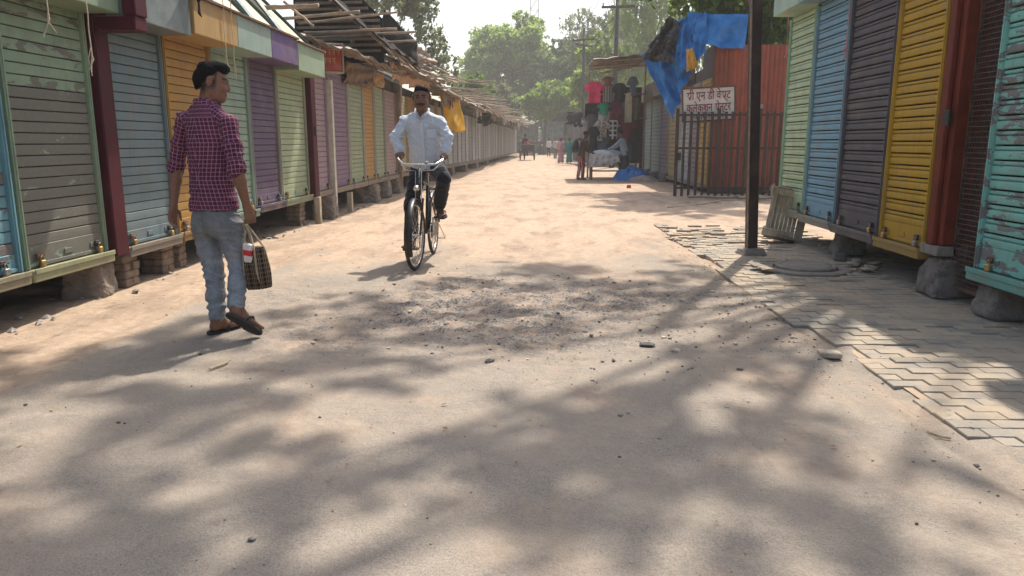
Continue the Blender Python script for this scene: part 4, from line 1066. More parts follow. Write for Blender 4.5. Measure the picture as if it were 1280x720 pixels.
lettering('कलेक्शन सेन्टर', 0.17, 0.20, 0.25, sg, REDL, 1.0)
lettering('नगर िनगम', 0.17, 0.03, 0.16, sg, GREYL, 0.7)
# red kiosk
rk = thing('red_kiosk', 'tall red oxide sheet metal kiosk under the blue tarp', 'kiosk', (4.15, 18.6, 0))
MB().box((0.02, 0.02, 0.1), (2.2, 1.3, 3.55)).build('cabin', DARKWALL, rk)
for i in range(5):
    a = i * 0.435; mb = MB()
    def fn(u, v, a=a): return Vector((a + 0.43 * u, -0.012 - 0.012 * abs(math.sin(u * PI * 4)), 0.08 + 3.45 * v))
    mb.sheet(fn, 24, 2, 0.004); mb.build('wall_panel', pmat('red_panel', scl((0.28, 0.055, 0.02), 0.8 + 0.12 * ((i * 3) % 4)), 0.3, 3, 0.6, dirt=(0.10, 0.03, 0.02), dirt_amt=0.7, streak=0.7), rk)
MB().bbox((-0.02, -0.05, 0.02), (2.2, -0.03, 0.12), 0.004).build('base_rail', RUST, rk)
MB().bbox((1.0, -0.045, 1.6), (1.22, -0.028, 2.15), 0.002).build('patch', pmat('pale_patch', (0.3, 0.3, 0.28), 0.2, 8), rk)
# blue tarp over it
BLUE = pmat('blue_tarp', (0.012, 0.20, 0.56), 0.22, 3, 0.42, bump=0.5, bscale=12, dirt=(0.16, 0.32, 0.50), dirt_amt=0.35, trans=(0.2, (0.02, 0.2, 0.55)))
drape('tarp', 'blue tarp sheet tied over the top of the red kiosk', PY(858, 17, 18.7), PY(935, 18, 18.5), PY(930, 62, 18.4), PY(866, 52, 18.4), BLUE, 'tarp', 2, 0.035, 31, norm=(0, -1, 0.25), nu=56, nv=36, crumple=0.06, sagd=0.06, cscale=3)
drape('tarp', 'blue tarp hanging in folds from the street side of red kiosk', PY(872, 18, 18.72), PY(803, 70, 19.4), PY(842, 152, 18.9), PY(873, 64, 18.35), BLUE, 'tarp', 3, 0.09, 33, norm=(-0.5, -1, 0.1), nu=60, nv=44, crumple=0.10, cscale=3.2)
drape('tarp', 'rounded bulge of blue tarp over the roof corner of red kiosk', PY(846, 26, 18.9), PY(884, 17, 18.6), PY(882, 66, 18.2), PY(846, 100, 18.6), BLUE, 'tarp', 2, 0.06, 38, norm=(-0.4, -1, 0.2), nu=44, nv=36, crumple=0.10, cscale=2.6)
drape('tarp', 'dark grey plastic bundle heaped above the hanging blue tarp', PY(838, 21, 18.9), PY(852, 30, 18.8), PY(842, 80, 18.6), PY(806, 76, 19.0), pmat('grey_plastic', (0.05, 0.05, 0.055), 0.3, 6, 0.45, bump=0.4, bscale=20), 'tarp', 2, 0.10, 35, norm=(-0.5, -1, 0.1), nu=44, nv=36, crumple=0.18, cscale=5)
drape('tarp', 'small mustard cloth tucked under the blue tarp edge', PY(858, 62, 18.05), PY(866, 60, 18.05), PY(872, 84, 18.1), PY(858, 90, 18.1), pmat('mustard_cloth', (0.5, 0.28, 0.03), 0.2, 9, 0.8), 'cloth', 2, 0.03, 36, norm=(0, -1, 0), nu=16, nv=12)
# far right shutters
fr = [(18.62, 19.8, (0.46, 0.30, 0.09), 'kiosk with mustard shutter adjoining the red kiosk'), (19.84, 21.0, (0.27, 0.23, 0.24), 'kiosk with mauve grey shutter behind the iron fence'), (21.04, 22.5, (0.42, 0.44, 0.43), 'kiosk with whitish shutter below the hanging blue tarp'),
      (22.54, 24.4, (0.46, 0.37, 0.19), 'kiosk with cream yellow shutter left of the blue tarp'), (24.44, 26.0, (0.26, 0.23, 0.25), 'kiosk with dull mauve shutter beside the cream yellow one'), (26.04, 28.2, (0.25, 0.32, 0.29), 'kiosk with grey green shutter near the blue heap'),
      (28.24, 30.0, (0.22, 0.28, 0.27), 'kiosk with darker grey green shutter beside a brown post'), (30.4, 32.0, (0.45, 0.38, 0.24), 'kiosk with pale cream shutter beside the clothes rack')]
for a, b_, c, lab in fr:
    R_kiosk(a, b_, 0.20, 2.72, c, lab, X=4.15, slats='joined', style='round', pitch=0.13, detail=False, zt=3.1, matname='right_row', header=(0.35, 2.76, 0.5, TIN) if a > 21 else None)
o = thing('wooden_post', 'brown post between the grey green and cream kiosks on the right', 'post', (4.05, 30.2, 0)); MB().bbox((-0.08, -0.1, 0), (0.08, 0.1, 2.9), 0.01).build('shaft', MAROON, o)
for k, (yy, lab) in enumerate(((24.4, 'dark stone under the cream yellow kiosk on the right'), (26.2, 'dark stone under the dull mauve kiosk'), (28.3, 'dark stone beside the blue heap'))):
    boulder(4.1, yy, 0.45, 0.5, 0.28, 40 + k, lab, BLOCKG, 0.8)
# low rubble and old timber on the side plot ground
for i in range(6):
    a = Vector((3.3 + 0.35 * i, 16.7 - 0.1 * i, 0.06)); b_ = a + Vector((0.9, -0.3 + 0.15 * i, 0.02))
    tag(bamboo(a, b_, 0.03), 'old stick lying at the foot of the iron fence', 'stick', 'sticks at the fence foot')

# ---- clothes stall
CY = 27.4
ra = thing('clothes_rack', 'wooden pole rack carrying hung clothes beside the right kiosks', 'rack', (2.55, CY, 0))
for (p, q) in (((-0.8, 0.1, 0), (-0.8, 0.1, 4.0)), ((1.2, 0.1, 0), (1.2, 0.1, 4.0)), ((-0.85, 0.08, 3.92), (1.3, 0.08, 3.92)), ((-0.85, 0.08, 2.95), (1.3, 0.08, 2.95)), ((-0.85, 0.08, 2.1), (1.3, 0.08, 2.1))):
    bamboo(p, q, 0.035, ra, name='pole')
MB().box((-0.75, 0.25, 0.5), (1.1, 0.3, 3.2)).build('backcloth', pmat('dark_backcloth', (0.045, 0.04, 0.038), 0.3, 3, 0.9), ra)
pitched('tin_awning', 'brown tin awning above the hung clothes on the right', 25.4, 28.4, 3.95, 4.15, 1.75, 4.7, TIN, True, 0.05, 17)
def tee(px0, py0, px1, py1, m_, label, Y=CY - 0.1, sleeves=True, nm='t_shirt', cat='shirt'):
    a = PY(px0, py0, Y); b_ = PY(px1, py1, Y); w_ = b_.x - a.x; h = a.z - b_.z; cx = (a.x + b_.x) / 2
    if sleeves: o2 = [(-.29, 0), (-.27, .62), (-.38, .52), (-.5, .70), (-.27, .97), (-.12, 1.0), (-.07, .90), (.07, .90), (.12, 1.0), (.27, .97), (.5, .70), (.38, .52), (.27, .62), (.29, 0)]
    else: o2 = [(-.45, 0), (-.40, .5), (-.42, .95), (-.15, 1.0), (.15, 1.0), (.42, .95), (.40, .5), (.45, 0)]
    bm = bmesh.new(); vs = [bm.verts.new((x * w_, 0, z * h)) for x, z in o2]; f = bm.faces.new(vs); bmesh.ops.triangulate(bm, faces=[f])
    bmesh.ops.subdivide_edges(bm, edges=bm.edges[:], cuts=3, use_grid_fill=True)
    for v in bm.verts: v.co.y = 0.05 * math.sin(v.co.x * 14 + px0) * (1.1 - v.co.z / h) + 0.03 * math.sin(v.co.z * 9 + px0) - 0.05 * math.cos(v.co.x / w_ * PI)
    r_ = bmesh.ops.solidify(bm, geom=bm.faces[:], thickness=0.03)
    me = bpy.data.meshes.new(nm); bm.to_mesh(me); bm.free(); me.materials.append(m_)
    return tag(link(nm, me, None, (cx, Y, b_.z)), label, cat, 'clothes hung at the stall')
cm = lambda n_, c: pmat(n_, c, 0.2, 5, 0.9, bump=0.2, bscale=25)
PLAIDBW = new_mat('black_white_check'); b = NB(PLAIDBW); s_ = b.sep(b.obj()); g1 = b.ramp(b.math('FRACT', b.math('MULTIPLY', s_[0], 6)), 0.62, 0.7); g2 = b.ramp(b.math('FRACT', b.math('MULTIPLY', s_[2], 6)), 0.62, 0.7); b.finish(b.mix(b.math('MAXIMUM', g1, g2), (0.02, 0.02, 0.02), (0.5, 0.48, 0.45)), 0.9)
STRG = new_mat('grey_stripe'); b = NB(STRG); s_ = b.sep(b.obj()); b.finish(b.mix(b.ramp(b.math('FRACT', b.math('MULTIPLY', s_[0], 11)), 0.5, 0.6), (0.14, 0.12, 0.11), (0.3, 0.27, 0.24)), 0.9)
PRNT = new_mat('cream_print'); b = NB(PRNT); b.finish(b.mix(b.ramp(b.noise(b.obj(), 16, 3), 0.5, 0.56), (0.5, 0.45, 0.36), (0.2, 0.15, 0.11)), 0.9)
BLK = cm('black_cloth', (0.02, 0.02, 0.022)); MRN = cm('maroon_cloth', (0.13, 0.012, 0.025))
tee(730, 102, 756, 129, cm('pink_cloth', (0.75, 0.04, 0.14)), 'bright pink t-shirt hung at the top of the clothes rack')
tee(753, 105, 769, 128, STRG, 'grey striped top hung beside the pink t-shirt', sleeves=False)
tee(765, 104, 784, 128, BLK, 'black t-shirt with small print hung at the top of the rack', Y=CY - 0.18)
tee(730, 129, 746, 148, BLK, 'black top hung below the pink t-shirt', sleeves=False)
tee(745, 129, 764, 143, cm('green_cloth', (0.01, 0.22, 0.13)), 'green t-shirt hung over a white one', Y=CY - 0.2)
tee(747, 139, 763, 151, cm('white_cloth', (0.45, 0.45, 0.45)), 'white shirt showing under the green one', sleeves=False)
tee(761, 126, 778, 154, MRN, 'maroon top hung beside the green t-shirt', sleeves=False)
tee(774, 126, 790, 152, cm('grey_violet', (0.12, 0.10, 0.13)), 'grey violet top hung right of the maroon one', Y=CY - 0.05)
tee(781, 116, 790, 153, cm('khaki_cloth', (0.42, 0.35, 0.24)), 'long khaki trousers hung on the rack', Y=CY - 0.25, sleeves=False, nm='trousers', cat='trousers')
tee(741, 150, 763, 176, PRNT, 'cream printed shirt hung above the table', Y=CY - 0.2)
tee(758, 150, 775, 174, PLAIDBW, 'black and white checked shirt above the table', Y=CY - 0.15)
tee(771, 149, 798, 176, MRN, 'wide maroon t-shirt hung behind the vendor', Y=CY - 0.1)
tee(731, 142, 746, 163, cm('grey_cloth', (0.10, 0.095, 0.09)), 'dark grey shirt hung left of the cream print', Y=CY - 0.12)
tee(733, 158, 750, 186, BLK, 'black jacket hung low on the rack above the table', Y=CY - 0.3)
tee(775, 172, 795, 200, cm('charcoal_cloth', (0.05, 0.05, 0.05)), 'charcoal cloth hung behind the vendor legs', Y=CY, sleeves=False)
tee(752, 96, 768, 108, cm('rust_cloth', (0.22, 0.07, 0.04)), 'small rust coloured top tucked under the clothes awning')
tee(784, 96, 798, 120, cm('slate_cloth', (0.10, 0.12, 0.15)), 'slate grey shirt hung at the kiosk end of the rack', Y=CY - 0.2)
tee(790, 122, 800, 150, cm('olive_cloth', (0.12, 0.11, 0.06)), 'olive trousers hung at the kiosk end of the rack', Y=CY - 0.15, sleeves=False, nm='trousers', cat='trousers')
tee(746, 172, 762, 190, cm('denim_cloth', (0.06, 0.08, 0.12)), 'blue denim piece hung low behind the table', Y=CY - 0.2, sleeves=False)
for (x0, y0, x1, y1, lab) in ((745, 84, 800, 79, 'pale stick laid on the clothes stall awning'), (748, 92, 792, 84, 'stick tied under the clothes stall awning'), (775, 75, 812, 72, 'short pole end over the clothes stall')):
    tag(bamboo(PY(x0, y0, 25.6), PY(x1, y1, 25.9), 0.035), lab, 'stick')
# table with folded clothes
tb = thing('market_table', 'low wooden vendor table standing before the hung clothes', 'table', (2.25, 25.7, 0))
MB().bbox((-0.55, -0.4, 0.80), (0.55, 0.4, 0.85), 0.008).build('tabletop', WOOD, tb)
for sx in (-0.5, 0.5):
    for sy in (-0.35, 0.35): MB().bbox((sx - 0.03, sy - 0.03, 0), (sx + 0.03, sy + 0.03, 0.798), 0.004).build('leg', WOOD, tb)
MB().bbox((-0.47, -0.37, 0.28), (0.47, -0.33, 0.33), 0.004).build('stretcher', WOOD, tb)
LIN = cm('pale_linen', (0.50, 0.50, 0.49))
drape('tablecloth', 'white printed cloth draped over the front of the vendor table', (1.66, 25.24, 0.87), (2.6, 25.24, 0.87), (2.7, 25.21, 0.55), (1.62, 25.21, 0.38), LIN, 'tablecloth', 5, 0.03, 51, norm=(0, -1, 0), ragged=0.2)
def heap(name, label, c, r_, h, m_, cat, seed, n=34, amp=0.5):
    rr = random.Random(seed); vs = []; fs = []
    for i in range(n + 1):
        for j in range(n + 1):
            u, v = i / n * 2 - 1, j / n * 2 - 1
            vs.append((u, v, 0))
    P = np.array(vs); d = np.sqrt(P[:, 0] ** 2 + P[:, 1] ** 2); k = np.clip(1 - d ** 1.7, 0, 1)
    crease = np.abs(fbm(np.c_[P[:, :2] * 2.4, P[:, 2] + seed], 3, seed) - 0.5) * 2
    fold = np.abs(np.sin(6 * fbm(np.c_[P[:, :2] * 1.6, P[:, 2] + seed * 2], 2, seed + 3) * PI))
    Z = h * np.sqrt(k) * (0.55 + amp * fold * 0.55 + amp * crease * 0.5) * (k > 0)
    P = np.c_[P[:, 0] * r_[0], P[:, 1] * r_[1], Z]; I = np.arange((n + 1) ** 2).reshape(n + 1, n + 1)
    F = np.stack([I[:-1, :-1], I[1:, :-1], I[1:, 1:], I[:-1, 1:]], -1).reshape(-1, 4); P[:, 2] -= 0.005
    bot = P.copy(); bot[:, 2] = -0.01
    o = np_mesh(name, P, F, m_, smooth=False, loc=c); return tag(o, label, cat)
heap('clothes_pile', 'heap of folded pale clothes on the vendor table', (2.25, 25.7, 0.855), (0.56, 0.40), 0.20, LIN, 'clothes', 3)
heap('tarp', 'crumpled bright blue tarp heaped on the ground beside the vendor', (3.08, 25.3, 0.0), (0.62, 0.55), 0.55, BLUE, 'tarp', 5)
heap('tarp', 'grey sacking heaped beside the crumpled blue tarp', (3.4, 24.7, 0.0), (0.5, 0.3), 0.22, GREYRAG, 'sack', 8)
o = boulder(PG(786, 235).x, PG(786, 235).y, 0.12, 0.1, 0.10, 61, 'small red rag lying on the road before the blue tarp', cm('red_rag', (0.6, 0.09, 0.06)), 0.8); o.name = 'red_rag'; o['category'] = 'rag'
# grey tarpaulin stall further on
drape('tarp', 'grey tarpaulin curtain of a stall behind the two women', PY(716, 152, 46), PY(742, 150, 42), PY(742, 206, 42), PY(716, 200, 46), pmat('grey_curtain', (0.20, 0.20, 0.205), 0.25, 3, 0.9, bump=0.4), 'tarp', 4, 0.12, 61, norm=(-0.5, -1, 0))
pitched('tin_awning', 'grey tin awning of the stall behind the two women', 40, 47, 3.3, 2.9, 5.5, 2.6, TIN, True, 0.06, 23)
pitched('tin_awning', 'low tin awning at the far right end of street', 49, 58, 3.0, 2.6, 6.0, 2.7, STICKROOF, True, 0.06, 24)
drape('cloth', 'dark bags and cloth hung under the grey tin awning', PY(708, 140, 44), PY(728, 140, 42), PY(726, 160, 42), PY(710, 156, 44), DARKTARP, 'cloth', 3, 0.15, 62, ragged=0.3)
y = 36.0
for i in range(9):
    R_kiosk(y, y + 2.2, 0.2, 2.5, None, 'pale grey closed kiosk beyond the clothes stall on the right', X=4.5 - 0.02 * i, slats='joined', pitch=0.2, detail=False, zt=3.0, shutter_mat=FARM[i % 4], ledge_mat=FARL, group='far right grey kiosks'); y += 2.25
# sheds closing the end of the street
for (x, Y, w_, h, c, lab) in ((-3.2, 88, 3.0, 3.2, (0.10, 0.10, 0.095), 'low dark tin shed across the far end of street'), (0.2, 90, 2.6, 3.6, (0.24, 0.27, 0.28), 'pale blue grey metal gate at the far end'), (3.2, 86, 6.0, 3.4, (0.09, 0.085, 0.08), 'long dark shed at the far right end of street')):
    t = thing('tin_shed', lab, 'shed', (x, Y, 0)); m_ = pmat('shed', c, 0.25, 2, 0.8)
    def fn(u, v): return Vector((w_ * u, -0.05 * abs(math.sin(u * w_ * 9)), h * v))
    MB().sheet(fn, 60, 2, 0.02).build('front_sheet', m_, t)
    MB().box((0, 0.05, 0), (w_, 3, h - 0.05)).build('walls', m_, t); MB().box((-0.2, -0.5, h), (w_ + 0.2, 3.3, h + 0.12)).build('roof', TIN, t)

LIGHTBLOCK = pmat('light_block_dark', (0.075, 0.06, 0.05), 0.3, 2, 0.95, bump=0.5, bscale=12)  # walls added to stop light entering from behind and beneath the kiosks
for (x, y0, y1, h, lab) in ((-5.6, 1.0, 30.0, 3.6, 'added dark wall blocking light behind the near left kiosks'), (-5.6, 30.1, 75, 2.6, 'added dark wall blocking light behind the far left kiosks'), (5.1, 1.0, 10.2, 3.0, 'added dark wall blocking light behind the near right kiosks'), (6.2, 21.5, 60, 2.6, 'added dark wall blocking light behind the far right kiosks')):
    t = thing('light_block_wall', lab, 'wall', (x, y0, 0)); MB().box((0, 0, -0.1), (0.15, y1 - y0, h)).build('wall_body', LIGHTBLOCK, t); MB().box((-0.03, 0, h + 0.001), (0.18, y1 - y0, h + 0.08)).build('coping', CONC, t)
# rubbish lying under the near left kiosks
mb = MB(); rr = random.Random(77)
for i in range(160):
    x = rr.uniform(-4.4, -3.45); y = rr.uniform(4.5, 18); s = rr.uniform(0.012, 0.05); a = rr.uniform(0, 6.3); c = Vector((x, y, groundz(x, y) + s * 0.25))
    d = Vector((math.cos(a), math.sin(a), rr.uniform(-.4, .4))) * s; e = Vector((-math.sin(a), math.cos(a), rr.uniform(-.5, .5))) * s * rr.uniform(.3, .8)
    mb.add([c - d, c + e, c + d, c - e, c + Vector((0, 0, s * .5))], [(0, 1, 4), (1, 2, 4), (2, 3, 4), (3, 0, 4)])
tag(mb.build('litter', pmat('litter_scraps', (0.28, 0.25, 0.21), 0.6, 9, 0.8, bump=0)), 'scraps of rubbish strewn under the left kiosks', 'litter', kind='stuff')
# ================================================================== TREES, POLES, HAZE
def leaf_mat(name, col, col2, tr=0.35):
    m = new_mat(name); b = NB(m); v = b.pos()
    n = b.noise(v, 1.1, 4, 0.6); n2 = b.noise(v, 9, 2)
    c = b.mix(b.ramp(n, 0.35, 0.65), col, col2); c = b.mix(b.ramp(n2, 0.3, 0.7, 0, 0.5), c, scl(col, 0.6))
    b.finish(c, 0.6, 0, None, 0.3, trans=(tr, scl(col2, 1.5))); return m
BARK = pmat('bark', (0.12, 0.095, 0.07), 0.3, 6, 0.95, bump=0.8, bscale=20, stretch=(3, 3, 0.5))
BARKP = pmat('pale_bark', (0.28, 0.25, 0.21), 0.3, 4, 0.9, bump=0.5, bscale=15, stretch=(3, 3, 0.5))
def tree(name, label, base, clumps, leaf, per, lm, bark=BARK, tr=0.25, fork=0.45, seed=0, leaf_asp=0.5, droop=0.0, lean=(0, 0), group=None, flat=0.75):
    """clumps: array of (x,y,z,r) relative to base"""
    rng = np.random.default_rng(seed); t = thing(name, label, 'tree', base, 0, group)
    cl = np.array(clumps, float); ctr = cl[:, :3].mean(0)
    f = Vector((lean[0], lean[1], max(1.2, cl[:, 2].min() * fork + 0.6)))
    mb = MB()
    top = Vector(ctr) * 0.6 + f * 0.4
    mb.tube([(0, 0, -0.1), (f.x * .2, f.y * .2, f.z * 0.3), (f.x * .6, f.y * .6, f.z * .7), f, f.lerp(top, 0.5) + Vector((0.1, 0, 0)), top], [tr * 1.35, tr * 1.05, tr * 0.95, tr * 0.85, tr * 0.6, tr * 0.25], 10)
    m_ = max(4, len(cl) // 9); mains = list(rng.permutation(len(cl))[:m_]); paths = []
    for i in mains:
        c = cl[i]; p = f.lerp(top, rng.uniform(0, 0.7)); q = Vector(c[:3]); mid = p.lerp(q, 0.5) + Vector((rng.normal(0, .3), rng.normal(0, .3), 0.12 * (q - p).length))
        r0 = tr * rng.uniform(0.28, 0.45); pts = [p, p.lerp(mid, .6) + Vector((0, 0, .1)), mid, mid.lerp(q, .6), q]; paths.append((pts, r0))
        mb.tube(pts, [r0, r0 * .8, r0 * .6, r0 * .4, r0 * .15], 5)
    for i, c in enumerate(cl):
        q = Vector(c[:3])
        pts, r0 = min(paths, key=lambda P_: min((P_[0][j] - q).length for j in (1, 2, 3, 4)))
        if i not in mains:
            p = min((pts[1], pts[2], pts[3], pts[2].lerp(pts[3], .5)), key=lambda s_: (s_ - q).length); mid = p.lerp(q, .5) + Vector((rng.normal(0, .12), rng.normal(0, .12), 0.15))
            mb.tube([p, mid, q], [r0 * .4, r0 * .28, r0 * .1], 4)
        for k in range(3):
            q2 = q + Vector(rng.normal(0, 1, 3)).normalized() * c[3] * 0.85; mb.tube([q.lerp(q2, -.1), q.lerp(q2, .6) + Vector((0, 0, .05)), q2], [r0 * .22, r0 * .15, r0 * .06], 3)
    mb.build('trunk', bark, t, smooth=True)
    Vs = []; n_tot = 0
    for c in cl:
        n = int(per * (c[3] ** 2) / np.mean(cl[:, 3] ** 2)); d = rng.normal(size=(n, 3)); d /= np.linalg.norm(d, axis=1, keepdims=True)
        # twig tufts inside the clump so that foliage breaks into bunches
        tw = rng.normal(size=(max(6, n // 22), 3)); tw /= np.linalg.norm(tw, axis=1, keepdims=True); tw *= rng.uniform(0.35, 1.08, (len(tw), 1)); pick = rng.integers(0, len(tw), n)
        P = c[:3] + (tw[pick] * [1, 1, flat] + d * rng.uniform(0.0, 0.30, (n, 1))) * c[3]
        P[:, 2] -= droop * rng.random(n) ** 2 * c[3]
        a = rng.normal(size=(n, 3)); a[:, 2] -= droop * 1.5; a /= np.linalg.norm(a, axis=1, keepdims=True)
        bb = np.cross(a, rng.normal(size=(n, 3)) + [0, 0, 0.8]); bb /= np.linalg.norm(bb, axis=1, keepdims=True) + 1e-9
        s = leaf * rng.uniform(0.6, 1.3, (n, 1))
        Vs.append(np.stack([P - a * s, P + bb * s * leaf_asp, P + a * s, P - bb * s * leaf_asp], 1).reshape(-1, 3)); n_tot += n
    V = np.concatenate(Vs); F = np.arange(len(V)).reshape(-1, 4)
    np_mesh('crown', V, F, lm, t, smooth=False)
    return t
def crown(rng, n, c, r, rr, shell=0.55):
    out = []
    while len(out) < n:
        d = rng.normal(size=3); d /= np.linalg.norm(d); k = rng.uniform(shell, 1.0)
        p = np.array(c) + d * np.array(r) * k
        out.append((*p, rng.uniform(*rr)))
    return out
rng = np.random.default_rng(5)
LM_near = leaf_mat('leaf_bright', (0.055, 0.11, 0.018), (0.12, 0.19, 0.03), 0.4)
LM_mid = leaf_mat('leaf_mid', (0.10, 0.165, 0.03), (0.21, 0.30, 0.055), 0.55)
LM_dark = leaf_mat('leaf_dark', (0.05, 0.09, 0.025), (0.10, 0.16, 0.04), 0.45)
LM_pale = leaf_mat('leaf_pale', (0.10, 0.13, 0.055), (0.16, 0.19, 0.085), 0.45)
# the tree over the street that dapples the foreground (stands behind the near right kiosks)
cl = []
for i in range(170):
    x = rng.uniform(-1.8, 3.4); y = rng.uniform(2.2, min(12.9, 10.2 + 1.25 * x)); z = rng.uniform(6.4, 9.0)
    cl.append((x - 6.0, y - 11.5, z, rng.uniform(0.28, 0.55)))
for i in range(14): cl.append((rng.uniform(-1, 2), rng.uniform(-1, 3), rng.uniform(7, 10.5), rng.uniform(0.5, 0.8)))
tree('shade_tree', 'broad tree behind the near right kiosks arching over the street', (6.0, 11.5, 0), cl, 0.08, 135, LM_near, tr=0.15, seed=1, flat=0.5)
# leafy tree behind the red kiosk
cl = crown(rng, 32, (-0.8, 0, 6.8), (3.0, 2.2, 2.6), (0.6, 1.0)) + [(-0.3, -0.4, 3.3, .6), (0.1, -0.3, 2.6, .6), (0.2, -0.5, 4.0, .6), (-1.6, -1.0, 5.0, .55), (-2.2, -1.2, 5.3, .5), (-1.0, -1.2, 4.9, .5)]
cl += [(rng.uniform(-3.6, -0.8), rng.uniform(-4.0, -0.6), rng.uniform(6.2, 8.0), rng.uniform(0.55, 0.8)) for _ in range(15)]
tree('leafy_tree', 'bright leafy tree hanging over the red kiosk and blue tarp', (6.6, 21.6, 0), cl, 0.13, 420, LM_near, tr=0.2, seed=2, droop=0.6)
# bushy greenery in the gap beside the red kiosk
tree('bushy_tree', 'dark leafy shrub growing beside the red kiosk wall', (7.6, 20.0, 0), crown(rng, 14, (-0.3, 0, 2.8), (1.0, 0.9, 1.6), (0.45, 0.7)), 0.09, 320, LM_mid, tr=0.09, seed=3)
# airy tree behind the left row
cl = crown(rng, 40, (-0.3, 0, 9.0), (3.3, 3.2, 4.8), (0.7, 1.1), 0.35) + [(2.3, 0, 5.6, .8), (3.2, 0, 4.7, .7), (1.6, 0, 5.0, .8), (3.6, 0, 4.1, .6), (1.8, 0, 7.2, .9), (2.4, 0, 6.6, .9), (2.0, 0, 8.4, .9), (1.5, 0, 9.6, 1.0), (2.9, 0, 5.7, .8)]
tree('airy_tree', 'tall airy grey green tree behind the left roofs', (-8.0, 40, 0), cl, 0.13, 360, LM_pale, BARKP, tr=0.22, seed=4, droop=0.4)
tree('bushy_tree', 'light green bush showing above the left stick awnings', (-4.6, 50, 0), crown(rng, 12, (0, 0, 4.2), (1.3, 1.2, 1.2), (0.6, 0.9)), 0.15, 420, LM_near, tr=0.1, seed=5)
# big dense trees closing the street
tree('dense_tree', 'big dense green tree at the far end of street, tallest of its clump', (-3.5, 98, 0), crown(rng, 70, (0, 0, 10.3), (5.2, 4.5, 6.6), (1.3, 2.1)), 0.27, 650, LM_mid, tr=0.5, seed=6)
tree('dense_tree', 'dense rounded tree left of the tallest at the far end', (-8.3, 104, 0), crown(rng, 40, (0, 0, 7.0), (3.4, 3.4, 4.2), (1.1, 1.8)), 0.27, 560, LM_mid, tr=0.4, seed=7)
tree('dense_tree', 'dense dark tree right of the tallest at the far end', (3.2, 96, 0), crown(rng, 60, (0, 0, 8.2), (4.4, 4.0, 5.6), (1.2, 1.9)), 0.27, 600, LM_dark, tr=0.45, seed=8)
tree('dense_tree', 'dark green tree behind the far right kiosks', (10, 92, 0), crown(rng, 55, (0, 0, 9.0), (5.0, 4.0, 7.0), (1.3, 2.0)), 0.3, 560, LM_dark, tr=0.45, seed=9)
tree('bushy_tree', 'low spreading tree over the far sheds', (0.5, 80, 0), crown(rng, 26, (0, 0, 5.4), (3.4, 2.0, 1.8), (0.8, 1.3)), 0.2, 480, LM_mid, tr=0.2, seed=10)
tree('bushy_tree', 'low tree at the end of the left row of kiosks', (-4.3, 76, 0), crown(rng, 22, (0, 0, 4.6), (2.0, 2.0, 2.2), (0.7, 1.1)), 0.18, 460, LM_pale, tr=0.2, seed=11)
tree('bushy_tree', 'pale leafy tree beside the thin far utility pole', (5.2, 66, 0), crown(rng, 26, (0, 0, 6.4), (2.4, 2.2, 3.4), (0.7, 1.2)), 0.18, 460, LM_mid, tr=0.2, seed=12)
# tall hazy trees on the right
tall = [(9.5, 70, 19, 'slender tall tree with drooping airy foliage beyond the wooden utility pole', 20), (14.5, 62, 17, 'tall airy tree right of the wooden utility pole', 21), (17, 50, 14, 'tall hazy tree behind the black plastic bundle', 22), (6.5, 84, 17, 'thin tall tree left of the wooden utility pole', 23)]
for x, y, h, lab, sd_ in tall:
    rg = np.random.default_rng(sd_)
    cl = crown(rg, 46, (0, 0, h * 0.66), (3.6, 3.2, h * 0.36), (0.8, 1.5), 0.25)
    tree('tall_tree', lab, (x, y, 0), cl, 0.2, 330, LM_pale if sd_ % 2 else LM_mid, BARKP, tr=0.25, seed=sd_, droop=0.9, leaf_asp=0.3, lean=(0.6, 0))
# far woodland masses closing the horizon
cl = []
for i in range(120): cl.append((rng.uniform(-90, 90), rng.uniform(0, 25), rng.uniform(1.5, 5), rng.uniform(2.5, 3.5)))
tt = tree('woodland', 'far hazy belt of trees behind everything', (0, 135, 0), cl, 0.6, 300, LM_dark, tr=0.3, seed=33); tt['kind'] = 'stuff'
for a, b_, sd_ in ((-40, -9, 34), (11, 40, 35)):
    cl = [(rng.uniform(a, b_), rng.uniform(0, 30), rng.uniform(1.0, 4), rng.uniform(1.5, 2.6)) for i in range(46)]
    tt = tree('woodland', 'belt of hazy trees behind the %s kiosks' % ('left' if a < 0 else 'right'), (0, 80, 0), cl, 0.35, 260, LM_dark, tr=0.2, seed=sd_); tt['kind'] = 'stuff'

# utility poles
UPOLE = pmat('pole_wood', (0.06, 0.055, 0.05), 0.3, 5, 0.85)
def utility(x, y, h, arms, label, r_=0.11, lean=0.0):
    t = thing('utility_pole', label, 'utility pole', (x, y, 0))
    MB().tube([(0, 0, -0.1), (lean * .5, 0, h * .5), (lean, 0, h)], [r_ * 1.2, r_, r_ * .8], 10).build('shaft', UPOLE, t, smooth=True)
    for z, w_, tilt_ in arms:
        MB().bar((-w_ / 2 + lean, -0.12, z - tilt_), (w_ / 2 + lean, -0.12, z + tilt_), 0.09, 0.11).build('cross_arm', UPOLE, t)
        for k in (-0.45, 0.0, 0.45): MB().lathe([(0.03, 0), (0.045, 0.04), (0.03, 0.08), (0.05, 0.11), (0.02, 0.17)], (k * w_ + lean, -0.12, z + 0.05 + tilt_ * k * 2), 8).build('insulator', GREYMET, t)
    return t
p1 = PY(768, 77, 38); utility(p1.x, 38, 8.8, [(PY(771, 9, 38).z, 1.6, 0.02)], 'dark wooden utility pole with one crossarm above the clothes stall', 0.12, 0.1)
p2 = PY(729, 110, 53); utility(p2.x, 53, PY(729, 35, 53).z, [(PY(729, 50, 53).z, 1.6, 0.05), (PY(729, 57, 53).z, 1.2, -0.1)], 'thinner far utility pole with two crossarms', 0.11)
